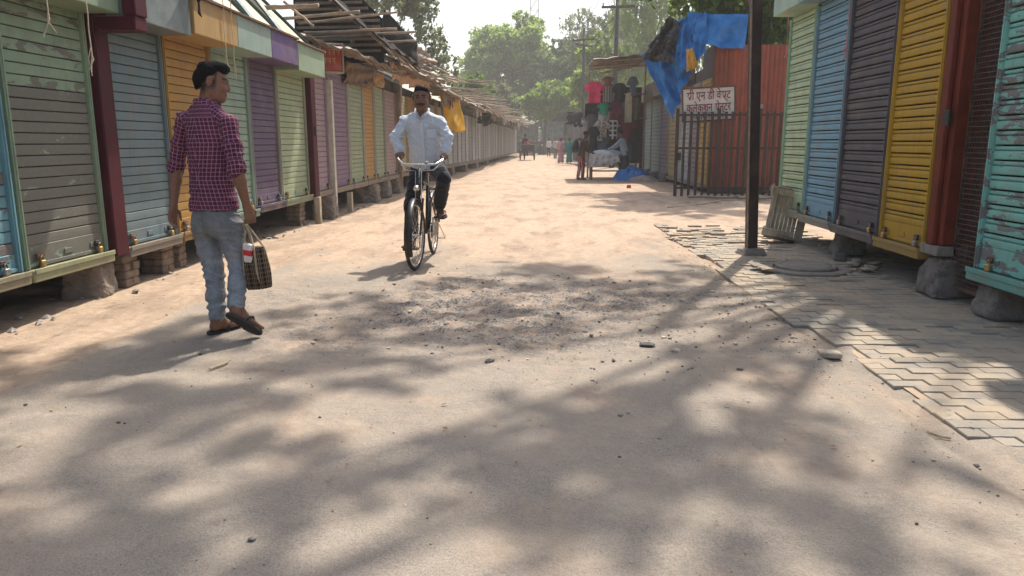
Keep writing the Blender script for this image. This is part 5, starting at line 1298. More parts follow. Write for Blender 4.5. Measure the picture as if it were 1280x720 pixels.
WIRE = pmat('wire', (0.03, 0.03, 0.03), 0.1, 3, 0.7, bump=0)
def wire(p, q, sag, label, r_=0.013):
    p = Vector(p); q = Vector(q)
    tag(MB().tube([p.lerp(q, i / 14) - Vector((0, 0, sag * 4 * (i / 14) * (1 - i / 14))) for i in range(15)], r_, 5).build('overhead_wire', WIRE), label, 'wire')
for i, k in enumerate((-0.7, 0.0, 0.7)):
    wire((p1.x + k + 0.1, 37.9, 8.5), (p2.x + k, 52.9, 8.8), 0.5, ['left', 'middle', 'right'][i] + ' wire strung between the two utility poles')
    wire((p2.x + k, 52.9, 8.8), (-2.2 + k * 1.5, 90, 8.2), 0.9, ['left', 'middle', 'right'][i] + ' wire running on from the far utility pole')
wire((p1.x, 38, 7.3), (-3.9, 60, 4.2), 0.9, 'sagging wire from the wooden pole to the left roofs'); wire((p2.x, 53, 7.0), (-3.2, 66, 4.6), 0.6, 'sagging wire from the far pole to the left roofs'); wire((p1.x, 38, 6.4), (4.6, 19.5, 4.4), 0.5, 'wire dropping from the wooden pole to the blue tarp', 0.009)
wire((p1.x, 38, 6.9), (p2.x, 53, 6.0), 0.8, 'slack cable between the two utility poles', 0.02)
# lattice mobile mast
ms = thing('lattice_mast', 'steel lattice mast rising behind the tallest far tree', 'mast', (-1.6, 190, 0)); STEEL = pmat('mast_steel', (0.3, 0.29, 0.29), 0.1, 3, 0.6, 0.3)
for sx in (-1, 1):
    for sy in (-1, 1): MB().bar((sx * 1.25, sy * 1.25, 0), (sx * 0.95, sy * 0.95, 42), 0.22, 0.22).build('leg', STEEL, ms)
for k in range(14):
    z = 3 * k; mb = MB(); a = 1.25 - 0.3 * z / 42
    for s1 in (-1, 1):
        mb.bar((-a, s1 * a, z), (a, s1 * a, z + 3), 0.12, 0.12); mb.bar((s1 * a, -a, z), (s1 * a, a, z + 3), 0.12, 0.12); mb.bar((-a, s1 * a, z), (a, s1 * a, z), 0.12, 0.12)
    mb.build('brace', STEEL, ms)

# ---- haze
hm = new_mat('haze_air'); b = NB(hm); pv = b.node('ShaderNodeVolumePrincipled'); oo = b.node('ShaderNodeOutputMaterial')
pv.inputs['Color'].default_value = (0.93, 0.96, 0.93, 1); pv.inputs['Density'].default_value = 0.0017; pv.inputs['Anisotropy'].default_value = 0.0
b.link(pv.outputs[0], oo.inputs['Volume'])
hz = MB().box((-140, -30, -1.2), (140, 230, 46)).build('haze', hm); tag(hz, None, None, kind='stuff')
# ================================================================== PEOPLE
def skin_mat(name, rough=0.55):
    m = new_mat(name); b = NB(m); at = b.node('ShaderNodeAttribute', attribute_name='col')
    c = b.mix(b.ramp(b.noise(b.obj(), 60, 3), 0.3, 0.7, 0, 0.18), at.outputs['Color'], (0.05, 0.02, 0.012))
    b.finish(c, rough, 0, b.bump(b.noise(b.obj(), 250, 2), 0.08, 0.003), 0.35); return m
SKIN = skin_mat('skin')
HAIR = pmat('black_hair', (0.0055, 0.005, 0.005), 0.3, 60, 0.8, bump=0.8, bscale=160, space='obj', stretch=(1, 1, 0.3), spec=0.12)
SOLE = pmat('rubber_sole', (0.022, 0.020, 0.020), 0.25, 30, 0.7, bump=0.4, bscale=150, space='obj')
def fabric(name, col, var=0.15, rough=0.9, weave=500):
    m = new_mat(name); b = NB(m); v = b.obj()
    c = b.mix(b.ramp(b.noise(v, 9, 4, .6), 0.3, 0.7), scl(col, 1 - var), scl(col, 1 + var))
    b.finish(c, rough, 0, b.bump(b.noise(v, weave, 2), 0.15, 0.002), 0.2, sheen=0.15); return m
V3 = lambda p: A3(p)
def head_prims(c, fwd, up, s=1.0, scale_x=1.0):
    fwd = _n(V3(fwd)); up = _n(V3(up) - fwd * (V3(up) @ fwd)); rt = np.cross(fwd, up); c = V3(c)
    W = lambda x, y, z: c + (rt * x * scale_x + fwd * y + up * z) * s
    ax = (rt, fwd, up); E = lambda p, r, k=0.02: Ell(W(*p), np.array(r) * s, ax, k * s)
    pr = [E((0, -0.012, 0.032), (.074, .094, .086), .02), E((0, 0.026, -0.03), (.060, .064, .080), .025), E((0, 0.055, -0.085), (.030, .030, .030), .03),
          Cone(W(-.052, .0, -.06), W(-.018, .062, -.098), .016 * s, .017 * s, .03 * s), Cone(W(.052, .0, -.06), W(.018, .062, -.098), .016 * s, .017 * s, .03 * s),
          Cone(W(-.032, .076, .024), W(.032, .076, .024), .011 * s, .011 * s, .014 * s), E((-.036, .066, -.03), (.022, .018, .020), .02), E((.036, .066, -.03), (.022, .018, .020), .02),
          Cone(W(0, .084, .012), W(0, .098, -.028), .009 * s, .0125 * s, .012 * s), Cone(W(-.011, .094, -.036), W(.011, .094, -.036), .008 * s, .008 * s, .006 * s),
          Cone(W(-.018, .083, -.060), W(.018, .083, -.060), .0075 * s, .0075 * s, .006 * s), Cone(W(-.016, .082, -.072), W(.016, .082, -.072), .0085 * s, .0085 * s, .006 * s)]
    for sx in (-1, 1):
        pr += [E((sx * .076, -.010, -.004), (.009, .020, .032), .006), E((sx * .080, -.004, .012), (.008, .014, .016), .006)]
    carve = [Ell(W(sx * .031, .094, .002), np.array((.017, .013, .010)) * s, ax, .010 * s) for sx in (-1, 1)]
    eyes = [Ell(W(sx * .030, .0765, .002), np.array((.013, .012, .011)) * s, ax, .001) for sx in (-1, 1)]
    loc = lambda P: np.c_[(P - c) @ rt / scale_x, (P - c) @ fwd, (P - c) @ up] / s
    return pr, carve, eyes, loc, W, ax
def hand_prims(w, d, n, th, curl=0.35, s=1.0, spread=0.05, thumb_in=0.3):
    """w wrist, d towards fingers, n palm normal (fingers curl towards it), th thumb side"""
    w = V3(w); d = _n(V3(d)); n = _n(V3(n) - d * (V3(n) @ d)); t = _n(V3(th) - d * (V3(th) @ d) - n * (V3(th) @ n)); pr = []
    for i, u in enumerate((0.026, 0.009, -0.009, -0.026)):
        pr.append(Cone(w + t * u * 0.55 * s, w + d * 0.082 * s + t * u * s, 0.0155 * s, 0.0115 * s, 0.012 * s))
    for i, (u, L) in enumerate(((0.027, 0.066), (0.009, 0.074), (-0.009, 0.069), (-0.026, 0.054))):
        p = w + d * 0.084 * s + t * u * s; a = curl * (0.8 + 0.15 * i); dd = _n(d + t * u * spread * 20)
        for j, f in enumerate((0.46, 0.30, 0.24)):
            ang = a * (j + 0.7); dirv = dd * math.cos(ang) + n * math.sin(ang); q = p + dirv * L * f * s
            pr.append(Cone(p, q, (0.0092 - 0.0011 * j) * s, (0.0085 - 0.0012 * j) * s, 0.0035 * s)); p = q
    p = w + d * 0.022 * s + t * 0.022 * s; q = p + (t * 0.7 + d * 0.6 + n * thumb_in) * 0.036 * s; pr.append(Cone(p, q, 0.0135 * s, 0.0105 * s, 0.008 * s))
    r_ = q + _n(d * 0.9 + t * (0.35 - thumb_in) + n * thumb_in) * 0.030 * s; pr.append(Cone(q, r_, 0.0102 * s, 0.0092 * s, 0.004 * s)); pr.append(Cone(r_, r_ + _n(d + n * thumb_in * 1.3) * 0.024 * s, 0.0092 * s, 0.0075 * s, 0.003 * s))
    return pr
def foot_prims(ank, heel, toe, s=1.0):
    ank, heel, toe = V3(ank), V3(heel), V3(toe); d = _n(toe - heel); upv = _n(ank - heel - d * ((ank - heel) @ d)); sd_ = np.cross(d, upv); L = np.linalg.norm(toe - heel)
    u = upv * 0.028 * s
    pr = [Cone(ank, heel + d * 0.035 + u * 1.15, 0.036 * s, 0.030 * s, 0.02), Cone(ank, heel + d * L * 0.62 + u * 0.9, 0.034 * s, 0.023 * s, 0.03), Cone(heel + d * 0.03 + u, heel + d * L * 0.70 + u * 0.75, 0.027 * s, 0.022 * s, 0.02),
          Cone(heel + d * L * .45 + u * .8 + sd_ * .014, heel + d * L * 0.76 + u * 0.65 + sd_ * .022, 0.022 * s, 0.018 * s, 0.02), Cone(heel + d * L * .45 + u * .8 - sd_ * .014, heel + d * L * 0.74 + u * 0.65 - sd_ * .024, 0.02 * s, 0.017 * s, 0.02)]
    for i, o in enumerate((0.034, 0.016, 0.0, -0.016, -0.031)):
        f = (0.98, 0.97, 0.93, 0.89, 0.83)[i]; pr.append(Cone(heel + d * L * 0.74 + u * .6 + sd_ * o * .9, heel + d * L * f + u * .45 + sd_ * o, 0.0125 * s, (0.0125, .0095, .009, .0085, .008)[i] * s, 0.006))
    return pr, d, upv, sd_, L
def sandal(name, heel, toe, upv, mat_, parent, off, strap=SOLE, wd=0.047):
    heel, toe, upv = V3(heel), V3(toe), _n(V3(upv)); d = _n(toe - heel); sd_ = np.cross(d, upv); L = np.linalg.norm(toe - heel)
    n = 24; mb = MB(); ring = []
    for i in range(n):
        a = 2 * PI * i / n; x = math.cos(a); y = math.sin(a)
        wx = wd * (1.0 if x > 0 else 0.80) * (1 - 0.10 * math.exp(-((x + 0.1) / 0.25) ** 2)); p = heel + d * (L * 0.5 + x * (L * 0.5 + 0.02)) + sd_ * (np.sign(y) * abs(y) ** 0.7 * wx)
        ring.append(p)
    vs = [r - upv * 0.02 for r in ring] + [r - upv * 0.002 for r in ring]
    mb.add([v - off for v in vs], [tuple(range(n - 1, -1, -1)), tuple(range(n, 2 * n))] + [(i, (i + 1) % n, n + (i + 1) % n, n + i) for i in range(n)])
    o = mb.build(name, mat_, parent)
    post = heel + d * L * 0.80 + sd_ * 0.008; top = post + upv * 0.040 - d * 0.045
    mb = MB()
    for s_ in (-1, 1):
        mb.tube([post - off, post + upv * 0.03 - off, top + sd_ * s_ * 0.022 + upv * .012 - off, heel + d * L * 0.50 + sd_ * s_ * 0.047 + upv * 0.03 - off, heel + d * L * 0.42 + sd_ * s_ * 0.047 - off], 0.007, 6)
    mb.build('strap', strap, o)
    return o
def wr(amp, dirs, seed=0, mask=None, amp2=0.0):
    """cloth wrinkles: warped ridges"""
    def f(V):
        n0 = fbm(V * 6 + seed, 3, seed) - 0.5; out = 0
        for k, (dv, fr) in enumerate(dirs):
            ph = V @ np.array(dv) * fr + n0 * 9 + k * 1.7; m = np.clip(fbm(V * 5 + 31 * k + seed, 2, seed + k) * 2.2 - 0.6, 0, 1)
            out = out + (1 - np.abs(np.sin(ph))) ** 1.4 * m
        out = amp * (out - 0.45) + amp2 * (fbm(V * 28 + seed, 2, seed + 9) - 0.5)
        return out * (mask(V) if mask else 1)
    return f
def add_sdf(name, prims, h, off, mat_, parent, col=None, **kw):
    V, F, uv = sdf_mesh(prims, h, **kw)
    c = col(V) if callable(col) else (np.tile(np.array(col), (len(V), 1)) if col is not None else None)
    return np_mesh(name, V - off, F, mat_, parent, True, None, c, uv)
def face_colour(loc, skin, moustache=False, fade=False, stubble=0.0, lip=(0.13, 0.045, 0.04)):
    skin = np.array(skin); lip = np.array(lip)
    def f(V):
        q = loc(V); x, y, z = np.abs(q[:, 0]), q[:, 1], q[:, 2]; c = np.tile(skin, (len(V), 1)); inh = (np.linalg.norm(q, axis=1) < 0.15)
        def put(m, colr, a=1.0): c[m] = c[m] * (1 - a) + np.array(colr) * a
        put(inh & (y > 0.05) & (z < -.045), skin * 0.8, stubble)
        put(inh & (y > .055) & (np.abs(z - .027 + 0.15 * (x - .03) ** 1 * 0) < .0065) & (x > .010) & (x < .050), (0.012, 0.009, 0.008), 0.9)
        put(inh & (y > .05) & (((x - .031) / .019) ** 2 + ((z - .003) / .010) ** 2 < 1), skin * 0.45, 0.8)
        put(inh & (y > .05) & (((x - .031) / .014) ** 2 + ((z - .002) / .005) ** 2 < 1), (0.24, 0.21, 0.19), 0.8)
        put(inh & (y > .05) & ((x - .031) ** 2 + (z - .002) ** 2 < .0062 ** 2), (0.01, 0.008, 0.007))
        put(inh & (y > .06) & (np.abs(z + .066) < .0105) & (x < .024), lip, 0.75)
        if moustache: put(inh & (y > .055) & (np.abs(z + .0505 + x * .12) < .0075) & (x < .034), (0.010, 0.008, 0.008), 0.95)
        if fade:
            m = inh & (z > -0.11) & (y < 0.032 + 0.25 * np.maximum(0, z - 0.03)) & ~((np.abs(y + .008) < .024) & (np.abs(z) < .035) & (x > .07))
            a = np.clip((z + np.where(y < -.03, .11, .075)) / 0.06, 0, 1) * np.clip((0.04 - y) / 0.02, 0, 1) * 0.92; aa = np.where(m, a, 0)[:, None]; c[:] = c * (1 - aa) + np.array((0.014, 0.011, 0.010)) * aa
        return c
    return f

# ------------------------------------------------------------------ walking person with bag
def walker():
    off = A3(PG(272, 419)); off[2] = 0.0; off[1] = 4.68
    root = thing('person', 'person walking away in maroon checked shirt and grey jeans carrying a bag', 'person', tuple(off))
    skin = (0.215, 0.105, 0.062)
    P = lambda x, y, Y: A3(PY(x, y, Y))
    SL, SR = P(231, 150, 4.82), P(286, 152, 4.64); EL, WL = P(221, 207, 4.87), P(217, 257, 4.80); ER, WR = P(295, 208, 4.60), P(309, 258, 4.66)
    N = P(258, 129, 4.75); HC = P(266, 102.5, 4.76); hf = (0.94, 0.26, -0.16)
    PV = P(270, 270, 4.74); HL, HR = P(257, 284, 4.80), P(286, 284, 4.70); KL, AL = P(268, 341, 4.76), P(272, 399, 4.70); KR, AR = P(298, 331, 4.72), P(295, 382, 4.54)
    heelL = A3(PG(268, 416)) + [0, 0.0, 0.024]; heelL[1] = 4.66; toeL = heelL + 0.235 * _n(np.array((0.42, 0.9, 0))); toeL[2] = 0.024
    heelR = P(287, 392, 4.47); toeR = heelR + 0.245 * _n(P(324, 414, 4.62) - heelR); 
    sS = _n(SR - SL); fwd = _n(np.cross([0, 0, 1], sS)); sH = _n(HR - HL)
    # body
    hp, carve, eyes, loc, W, ax = head_prims(HC, hf, (0.10, 0.05, 1))
    W1 = PV + (N - PV) * 0.36; W2 = PV + (N - PV) * 0.66; W3 = PV + (N - PV) * 0.88
    prims = [Loft([PV - [0, 0, .06], W1, W2, W3, N], [sH, sH, sS, sS, sS], [.145, .125, .145, .155, .055], [.10, .085, .10, .09, .055], .03), Cone(N - [0, 0, .02], HC + np.array([-.02, -.01, -.05]), .056, .052, .03)]
    for a, b_, c_ in ((SL, EL, WL), (SR, ER, WR)): prims += [Cone(a, b_, .046, .037, .03), Cone(b_, b_ + (c_ - b_) * .35, .037, .038, .015), Cone(b_ + (c_ - b_) * .35, c_, .038, .0245, .015)]
    for a, b_, c_ in ((HL, KL, AL), (HR, KR, AR)): prims += [Cone(a, b_, .078, .052, .03), Cone(b_, c_, .050, .034, .02)]
    fl, dL, uL, sdL, LL = foot_prims(AL, heelL, toeL); upR = _n(np.cross(np.cross(_n(toeR - heelR), AR - heelR), _n(toeR - heelR))); fr_, dR, uR, sdR, LR = foot_prims(AR, heelR, toeR)
    prims += fl + fr_ + hp
    prims += hand_prims(WL, P(214, 290, 4.79) - WL, (0.75, -0.25, 0), (0.25, 0.9, 0), 0.40, 0.98)
    prims += hand_prims(WR, P(316, 284, 4.67) - WR, (-0.55, 0.75, -0.1), (0.8, 0.35, 0), 1.05, 0.98, 0.0, 0.5)
    add_sdf('body', prims + eyes, 0.0055, off, SKIN, root, face_colour(loc, skin, fade=True), carve=carve)
    # hair: high top, short faded sides
    hr = [Ell(W(0, -.025, .070), (.070, .080, .056), ax, .02), Ell(W(0, .030, .092), (.060, .050, .036), ax, .02), Ell(W(0.01, .062, .092), (.050, .032, .030), ax, .02), Ell(W(-.01, .078, .093), (.034, .020, .022), ax, .015), Ell(W(0, .046, .072), (.063, .034, .024), ax, .02)]
    add_sdf('side_hair', [Ell(W(0, -.013, .030), (.0775, .0985, .088), ax, .01), Cone(W(0, -.075, .0), W(0, -.066, -.04), .045, .04, .03)], 0.005, off, HAIR, root, cuts=[(W(0, .034, 0), ax[1]), (W(0, -.01, .020), ax[1] * .72 - ax[2] * .7)], wrinkle=wr(.0, [((1, 0, 0), 1)], 3, amp2=0.004))
    add_sdf('hair', hr, 0.005, off, HAIR, root, wrinkle=wr(.006, [((1, 0.3, 0.2), 190), ((.2, .3, 1), 150)], 3, amp2=0.012))
    # shirt
    hem = PV + [0.0, 0, -0.005]; hem = P(268, 262, 4.74); lowS = hem - np.array([0, 0, .03])
    sh = [Loft([lowS, hem + (N - hem) * .30, hem + (N - hem) * .62, hem + (N - hem) * .86, N - [0, 0, .005]], [sH, sH, sS, sS, sS], [.172, .152, .166, .158, .072], [.125, .108, .118, .100, .068], .03, 2.2)]
    mid = lambda a, b_, t: a + (b_ - a) * t
    for a, b_ in ((SL, EL), (SR, ER)):
        sh += [Cone(N + (a - N) * .30 + [0, 0, -.020], a + [0, 0, -.008], .048, .050, .03), Cone(a + [0, 0, -.012], mid(a, b_, .55), .055, .053, .03), Cone(mid(a, b_, .55), mid(a, b_, .98), .054, .050, .02), Cone(mid(a, b_, .93), mid(a, b_, 1.04), .054, .053, .006)]
    sh += [Cone(N + sS * .055 + [0, 0, .004], N - sS * .055 + [0, 0, .008], .026, .026, .02), Cone(N - fwd * .045 + sS * .04 + [0, 0, .012], N - fwd * .045 - sS * .04 + [0, 0, .012], .022, .022, .02), Cone(N + fwd * .05 + sS * .05, N + sS * .065 - fwd * .02, .020, .022, .02)]
    PLAID = new_mat('maroon_check'); b = NB(PLAID); at = b.node('ShaderNodeAttribute', attribute_name='puv'); s_ = b.sep(at.outputs['Vector'])
    def ln(c, per, wd): return b.ramp(b.math('ABSOLUTE', b.math('SUBTRACT', b.math('FRACT', b.math('MULTIPLY', c, 1 / per)), 0.5)), wd, wd * 0.55)
    la, lb = ln(s_[0], .026, .13), ln(s_[1], .026, .13)
    c = b.mix(b.ramp(b.noise(b.obj(), 7, 4), .3, .7), (0.080, 0.012, 0.040), (0.115, 0.020, 0.055)); c = b.mix(b.math('MULTIPLY', la, 0.45), c, (0.42, 0.27, 0.33)); c = b.mix(b.math('MULTIPLY', lb, 0.45), c, (0.42, 0.27, 0.33))
    b.finish(c, 0.9, 0, b.bump(b.noise(b.obj(), 500, 2), .15, .002), .2)
    add_sdf('shirt', sh, 0.0055, off, PLAID, root, cuts=[(lowS + [0, 0, .028], (0.05, -0.05, -1))], uvs=True, wrinkle=wr(.011, [((0.5, 0.3, 0.9), 44), ((-.7, 0.3, .7), 38), ((1, .2, .1), 34)], 5, amp2=.003))
    # jeans
    JE = new_mat('grey_jeans'); b = NB(JE); v = b.obj(); z = b.sep(v)[2]
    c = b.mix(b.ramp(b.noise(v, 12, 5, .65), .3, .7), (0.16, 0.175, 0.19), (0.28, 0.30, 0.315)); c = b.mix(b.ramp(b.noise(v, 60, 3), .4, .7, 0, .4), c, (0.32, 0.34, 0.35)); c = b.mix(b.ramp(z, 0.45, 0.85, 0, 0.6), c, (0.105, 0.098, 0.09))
    b.finish(c, .92, 0, b.bump(b.noise(v, 420, 2), .2, .002), .2)
    cuffL, cuffR = mid(KL, AL, .94), mid(KR, AR, .96)
    je = [Loft([PV + [0, 0, .10], PV, PV - [0, 0, .09]], sH, [.140, .150, .148], [.098, .112, .112], .03, 2.3)]
    for a, k_, c_ in ((HL, KL, cuffL), (HR, KR, cuffR)):
        je += [Cone(a + [0, 0, .01], mid(a, k_, .5), .094, .078, .03), Cone(mid(a, k_, .5), k_, .078, .065, .02), Cone(k_, mid(k_, c_, .5), .063, .059, .02), Cone(mid(k_, c_, .5), c_, .059, .052, .02)]
    for sgn in (-1, 1): je.append(Ell(PV + sH * .062 * sgn - fwd * .048 - [0, 0, .035], (.080, .080, .10), None, .03))
    def jm(V):
        d = np.minimum.reduce([np.linalg.norm(V - k_, axis=1) for k_ in (KL, KR, cuffL, cuffR)]); d2 = np.minimum(np.linalg.norm(V - HL, axis=1), np.linalg.norm(V - HR, axis=1))
        return 0.45 + np.clip(1.2 - np.minimum(d, d2 * 1.3) / .16, 0, 1)
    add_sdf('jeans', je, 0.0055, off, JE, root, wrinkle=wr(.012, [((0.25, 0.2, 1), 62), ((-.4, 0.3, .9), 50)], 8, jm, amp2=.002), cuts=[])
    for c_, k_ in ((cuffL, KL), (cuffR, KR)):
        d = _n(c_ - k_); add_sdf('cuff', [Cone(c_ - d * .018, c_ + d * .012, .0555, .054, 0)], 0.006, off, JE, root, cuts=[(c_ + d * .022, d), (c_ - d * .035, -d)])
    sandal('sandal', heelL, toeL, uL, SOLE, root, off); sandal('sandal', heelR, toeR, uR, SOLE, root, off)
    # bag
    hand = P(316, 280, 4.67)
    bc = P(323, 335, 4.66); bag = thing('shopping_bag', 'black and tan checked shopping bag hanging from the walking person\'s hand', 'bag', tuple(bc - [0, 0, .135]), -0.5)
    bag.rotation_euler = (0, R(-7), -0.45)
    BG = new_mat('bag_check'); b = NB(BG); s_ = b.sep(b.obj())
    def st(c_, per, w0): return b.ramp(b.math('ABSOLUTE', b.math('SUBTRACT', b.math('FRACT', b.math('MULTIPLY', c_, 1 / per)), .5)), w0, w0 * .7)
    hx = b.math('ADD', s_[0], s_[1]); c = b.mix(b.math('MULTIPLY', st(hx, .030, .17), .7), (0.010, 0.008, 0.007), (0.17, 0.105, 0.055)); c = b.mix(b.math('MULTIPLY', st(s_[2], .030, .17), .5), c, (0.18, 0.115, 0.06)); c = b.mix(b.math('MULTIPLY', st(hx, .060, .05), .5), c, (0.36, .29, .2))
    b.finish(c, .85, 0, None, .25)
    TAN = fabric('bag_tape', (0.34, 0.26, 0.17))
    n = 20; prof = [(0.0, .068, .052, 0), (0.012, .076, .058, 0), (0.09, .080, .062, 0), (.18, .076, .054, 0), (.25, .070, .040, 0), (.27, .068, .034, 0)]
    vs = []; fs = []
    for z, rx, ry, _ in prof:
        for i in range(n):
            a = 2 * PI * i / n; x, y_ = math.cos(a), math.sin(a); vs.append((math.copysign(abs(x) ** .5, x) * rx + .004 * math.sin(9 * z * 8 + a * 3), math.copysign(abs(y_) ** .5, y_) * ry, z))
    for k in range(len(prof) - 1):
        for i in range(n): fs.append((k * n + i, k * n + (i + 1) % n, (k + 1) * n + (i + 1) % n, (k + 1) * n + i))
    fs += [tuple(range(n - 1, -1, -1))]
    MB().add(vs, fs).build('pouch', BG, bag, smooth=True)
    hl = (Matrix.Rotation(0.45, 4, 'Z') @ Vector(hand - (bc - [0, 0, .135]))); hl = Vector((hl.x - .02, hl.y, hl.z))
    for sy in (-1, 1):
        MB().tube([(-.055, .04 * sy, .0), (-.058, .056 * sy, .12), (-.05, .042 * sy, .262), Vector((-.035, .02 * sy, .33)).lerp(hl, .4), hl + Vector((-.012, .006 * sy, 0)), hl + Vector((.012, .006 * sy, 0)), Vector((.035, .02 * sy, .33)).lerp(hl, .4), (.05, .042 * sy, .262), (.058, .056 * sy, .12), (.055, .04 * sy, 0.0)], .0065, 6).build('handle', TAN, bag)
    mb = MB(); mb.tube([(.068 * math.cos(a) if abs(math.cos(a)) < .99 else .068 * math.cos(a), .036 * math.sin(a), .27) for a in [2 * PI * i / 16 for i in range(17)]], .005, 6); mb.build('rim', TAN, bag)
    pk = thing('packet', 'red and white packet poking out of the checked bag', 'packet', tuple(bc + A3((-.045, -.035, .10)))); pk.rotation_euler = (0.15, 0.1, -.3)
    MB().bbox((-.032, -.014, -.06), (.032, .014, .065), .006).build('wrapper', pmat('packet_white', (0.7, 0.66, 0.62), .1, 20, .5, space='obj'), pk); MB().bbox((-.0325, -.0155, -.015), (.0325, .0155, .028), .004).build('red_band', pmat('packet_red', (0.55, 0.02, 0.03), .1, 20, .5, space='obj'), pk)
walker()

# ------------------------------------------------------------------ bicycle and rider
def bicycle():
    bx = A3((-1.21, 7.80, 0.0)); root = thing('bicycle', 'black roadster bicycle ridden down the middle of the street', 'bicycle', tuple(bx))
    FR = pmat('bike_black', (0.016, 0.014, 0.013), .3, 20, .4, .2, .1, space='obj', dirt=(0.12, .085, .06), dirt_amt=.35); CH = pmat('bike_chrome', (0.55, 0.53, 0.50), .15, 20, .25, .9, .05, space='obj'); TY = pmat('tyre', (0.022, .020, .019), .25, 30, .85, bump=.5, bscale=200, space='obj', dirt=(.2, .15, .1), dirt_amt=.5, dirt_scale=12); LE = pmat('saddle_leather', (0.03, .018, .012), .2, 30, .5, space='obj')
    r = 0.345
    def wheel(name, y, x=0.0, rz=0.0):
        w_ = bpy.data.objects.new(name, None); C.objects.link(w_); w_.parent = root; w_.location = (x, y, r); w_.rotation_euler = (0, 0, rz)
        MB().torus(r - .018, .0195, (0, 0, 0), 'x', 48, 8).build('tyre', TY, w_, smooth=True); MB().torus(r - .042, .011, (0, 0, 0), 'x', 48, 6).build('rim', CH, w_, smooth=True)
        mb = MB()
        for i in range(32):
            a = 2 * PI * i / 32; s_ = 1 if i % 2 else -1; a2 = a + (.5 if (i // 2) % 2 else -.5)
            mb.tube([(s_ * .03, .022 * math.cos(a2), .022 * math.sin(a2)), (0, (r - .045) * math.cos(a), (r - .045) * math.sin(a))], .0016, 4, False)
        mb.build('spokes', CH, w_); MB().lathe([(.012, -.05), (.024, -.035), (.016, -.03), (.016, .03), (.024, .035), (.012, .05)], (0, 0, 0), 12, 'x').build('hub', CH, w_)
        return w_
    st = R(6); fy, ry = -.56, .56
    wheel('front_wheel', fy, -.02, -st); wheel('rear_wheel', ry)
    bb = (0, .06, .30); hd0, hd1 = (0, -.40, .72), (0, -.335, .90); sc = (0, .20, .80)
    mb = MB(); mb.tube([hd0, hd1], .019, 10); mb.tube([hd0, bb], .016, 10); mb.tube([hd1, sc], .015, 10); mb.tube([bb, sc], .016, 10)
    for s_ in (-1, 1): mb.tube([bb, (s_ * .05, ry, r)], .010, 8); mb.tube([sc, (s_ * .05, ry, r)], .009, 8)
    mb.build('frame', FR, root, smooth=True)
    mb = MB()
    for s_ in (-1, 1): mb.tube([(s_ * .045, hd0[1] - .01, hd0[2] - .02), (s_ * .05 - .01, -.47, .55), (s_ * .05 - .02, fy, r)], .011, 8)
    mb.build('fork', FR, root, smooth=True)
    mb = MB(); mb.tube([(0, -.335, .9), (0, -.315, 1.0), (0, -.36, 1.035)], .013, 8); mb.build('stem', CH, root)
    gl, gr = A3(PY(498.5, 196, 7.60)) - bx, A3(PY(555, 197.5, 7.60)) - bx
    mb = MB(); mb.tube([gl + [0, .05, -.005], gl + [0, -.03, 0.0], gl + [.01, -.09, -.025], (-.15, -.37, 1.035), (0, -.375, 1.03), (.17, -.37, 1.035), gr + [-.01, -.09, -.025], gr + [0, -.03, 0], gr + [0, .05, -.005]], .0125, 8); mb.build('handlebar', CH, root, smooth=True)
    for g, nm in ((gl, 'l'), (gr, 'r')): MB().tube([g + [0, .065, -.008], g + [0, -.04, .0]], .0165, 8).build('grip', FR, root, smooth=True)
    mb = MB(); mb.tube([gl + [.02, -.06, -.04], (-.15, -.36, .98), (-.03, -.37, .97), (-.03, -.42, .66)], .005, 6); mb.tube([gr + [-.02, -.06, -.04], (.15, -.36, .98), (.03, -.37, .97), (.03, -.42, .66)], .005, 6); mb.build('brake_rod', CH, root)
    for y, a0, a1, nm in ((fy, -.15 * PI, .62 * PI, 'f'), (ry, .05 * PI, 1.02 * PI, 'r')):
        mb = MB(); pts = []
        def fn(u, v, y=y, a0=a0, a1=a1): a = PI - (a0 + (a1 - a0) * u) if y < 0 else (PI - (a0 + (a1 - a0) * u)); q = (v - .5) * 2; rr_ = r + .025 - .014 * q * q; return Vector((q * .030 - (.02 if y < 0 else 0), y + rr_ * math.cos(a) * (1), r + rr_ * math.sin(a)))
        mb.sheet(fn, 22, 6, .003); mb.build('mudguard', FR, root, smooth=True)
    mb = MB(); mb.lathe([(.01, -.06), (.012, -.055), (.012, .055), (.01, .06)], bb, 10, 'x'); mb.lathe([(.085, .045), (.09, .047), (.09, .052), (.085, .054)], bb, 24, 'x'); mb.tube([(-.07, .06, .30), (-.075, .06, .135)], .010, 8); mb.tube([(.07, .06, .30), (.075, .06, .465)], .010, 8); cr_ = mb.build('crank', CH, root)
    for s_, z in ((-1, .125), (1, .468)): MB().bbox((s_ * .085 if s_ > 0 else -.185, .02, z - .012), (.185 if s_ > 0 else -.085, .10, z + .012), .004).build('pedal', FR, cr_)
    MB().bbox((-.008 + .05, .05, .24), (.062, ry, .385), .008).build('chain_guard', FR, root)
    mb = MB(); mb.tube([(0, .20, .80), (0, .215, .92)], .012, 8); mb.build('seat_post', CH, root)
    add_sdf('saddle', [Loft([bx + [0, .05, .95], bx + [0, .14, .95], bx + [0, .27, .955], bx + [0, .33, .95]], (1, 0, 0), [.022, .04, .10, .09], [.022, .03, .04, .03], .02)], .009, bx, LE, root)
    mb = MB()
    for x in (-.065, 0, .065): mb.tube([(x, .36, .735), (x, .78, .735)], .006, 6)
    for y in (.40, .58, .76): mb.tube([(-.07, y, .735), (.07, y, .735)], .006, 6)
    for s_ in (-1, 1): mb.tube([(s_ * .065, .60, .735), (s_ * .058, ry, r)], .006, 6)
    mb.build('carrier', FR, root)
    mb = MB()
    for s_ in (-1, 1): mb.tube([(s_ * .06, ry + .02, r), (s_ * .10, ry + .30, .14)], .007, 6)
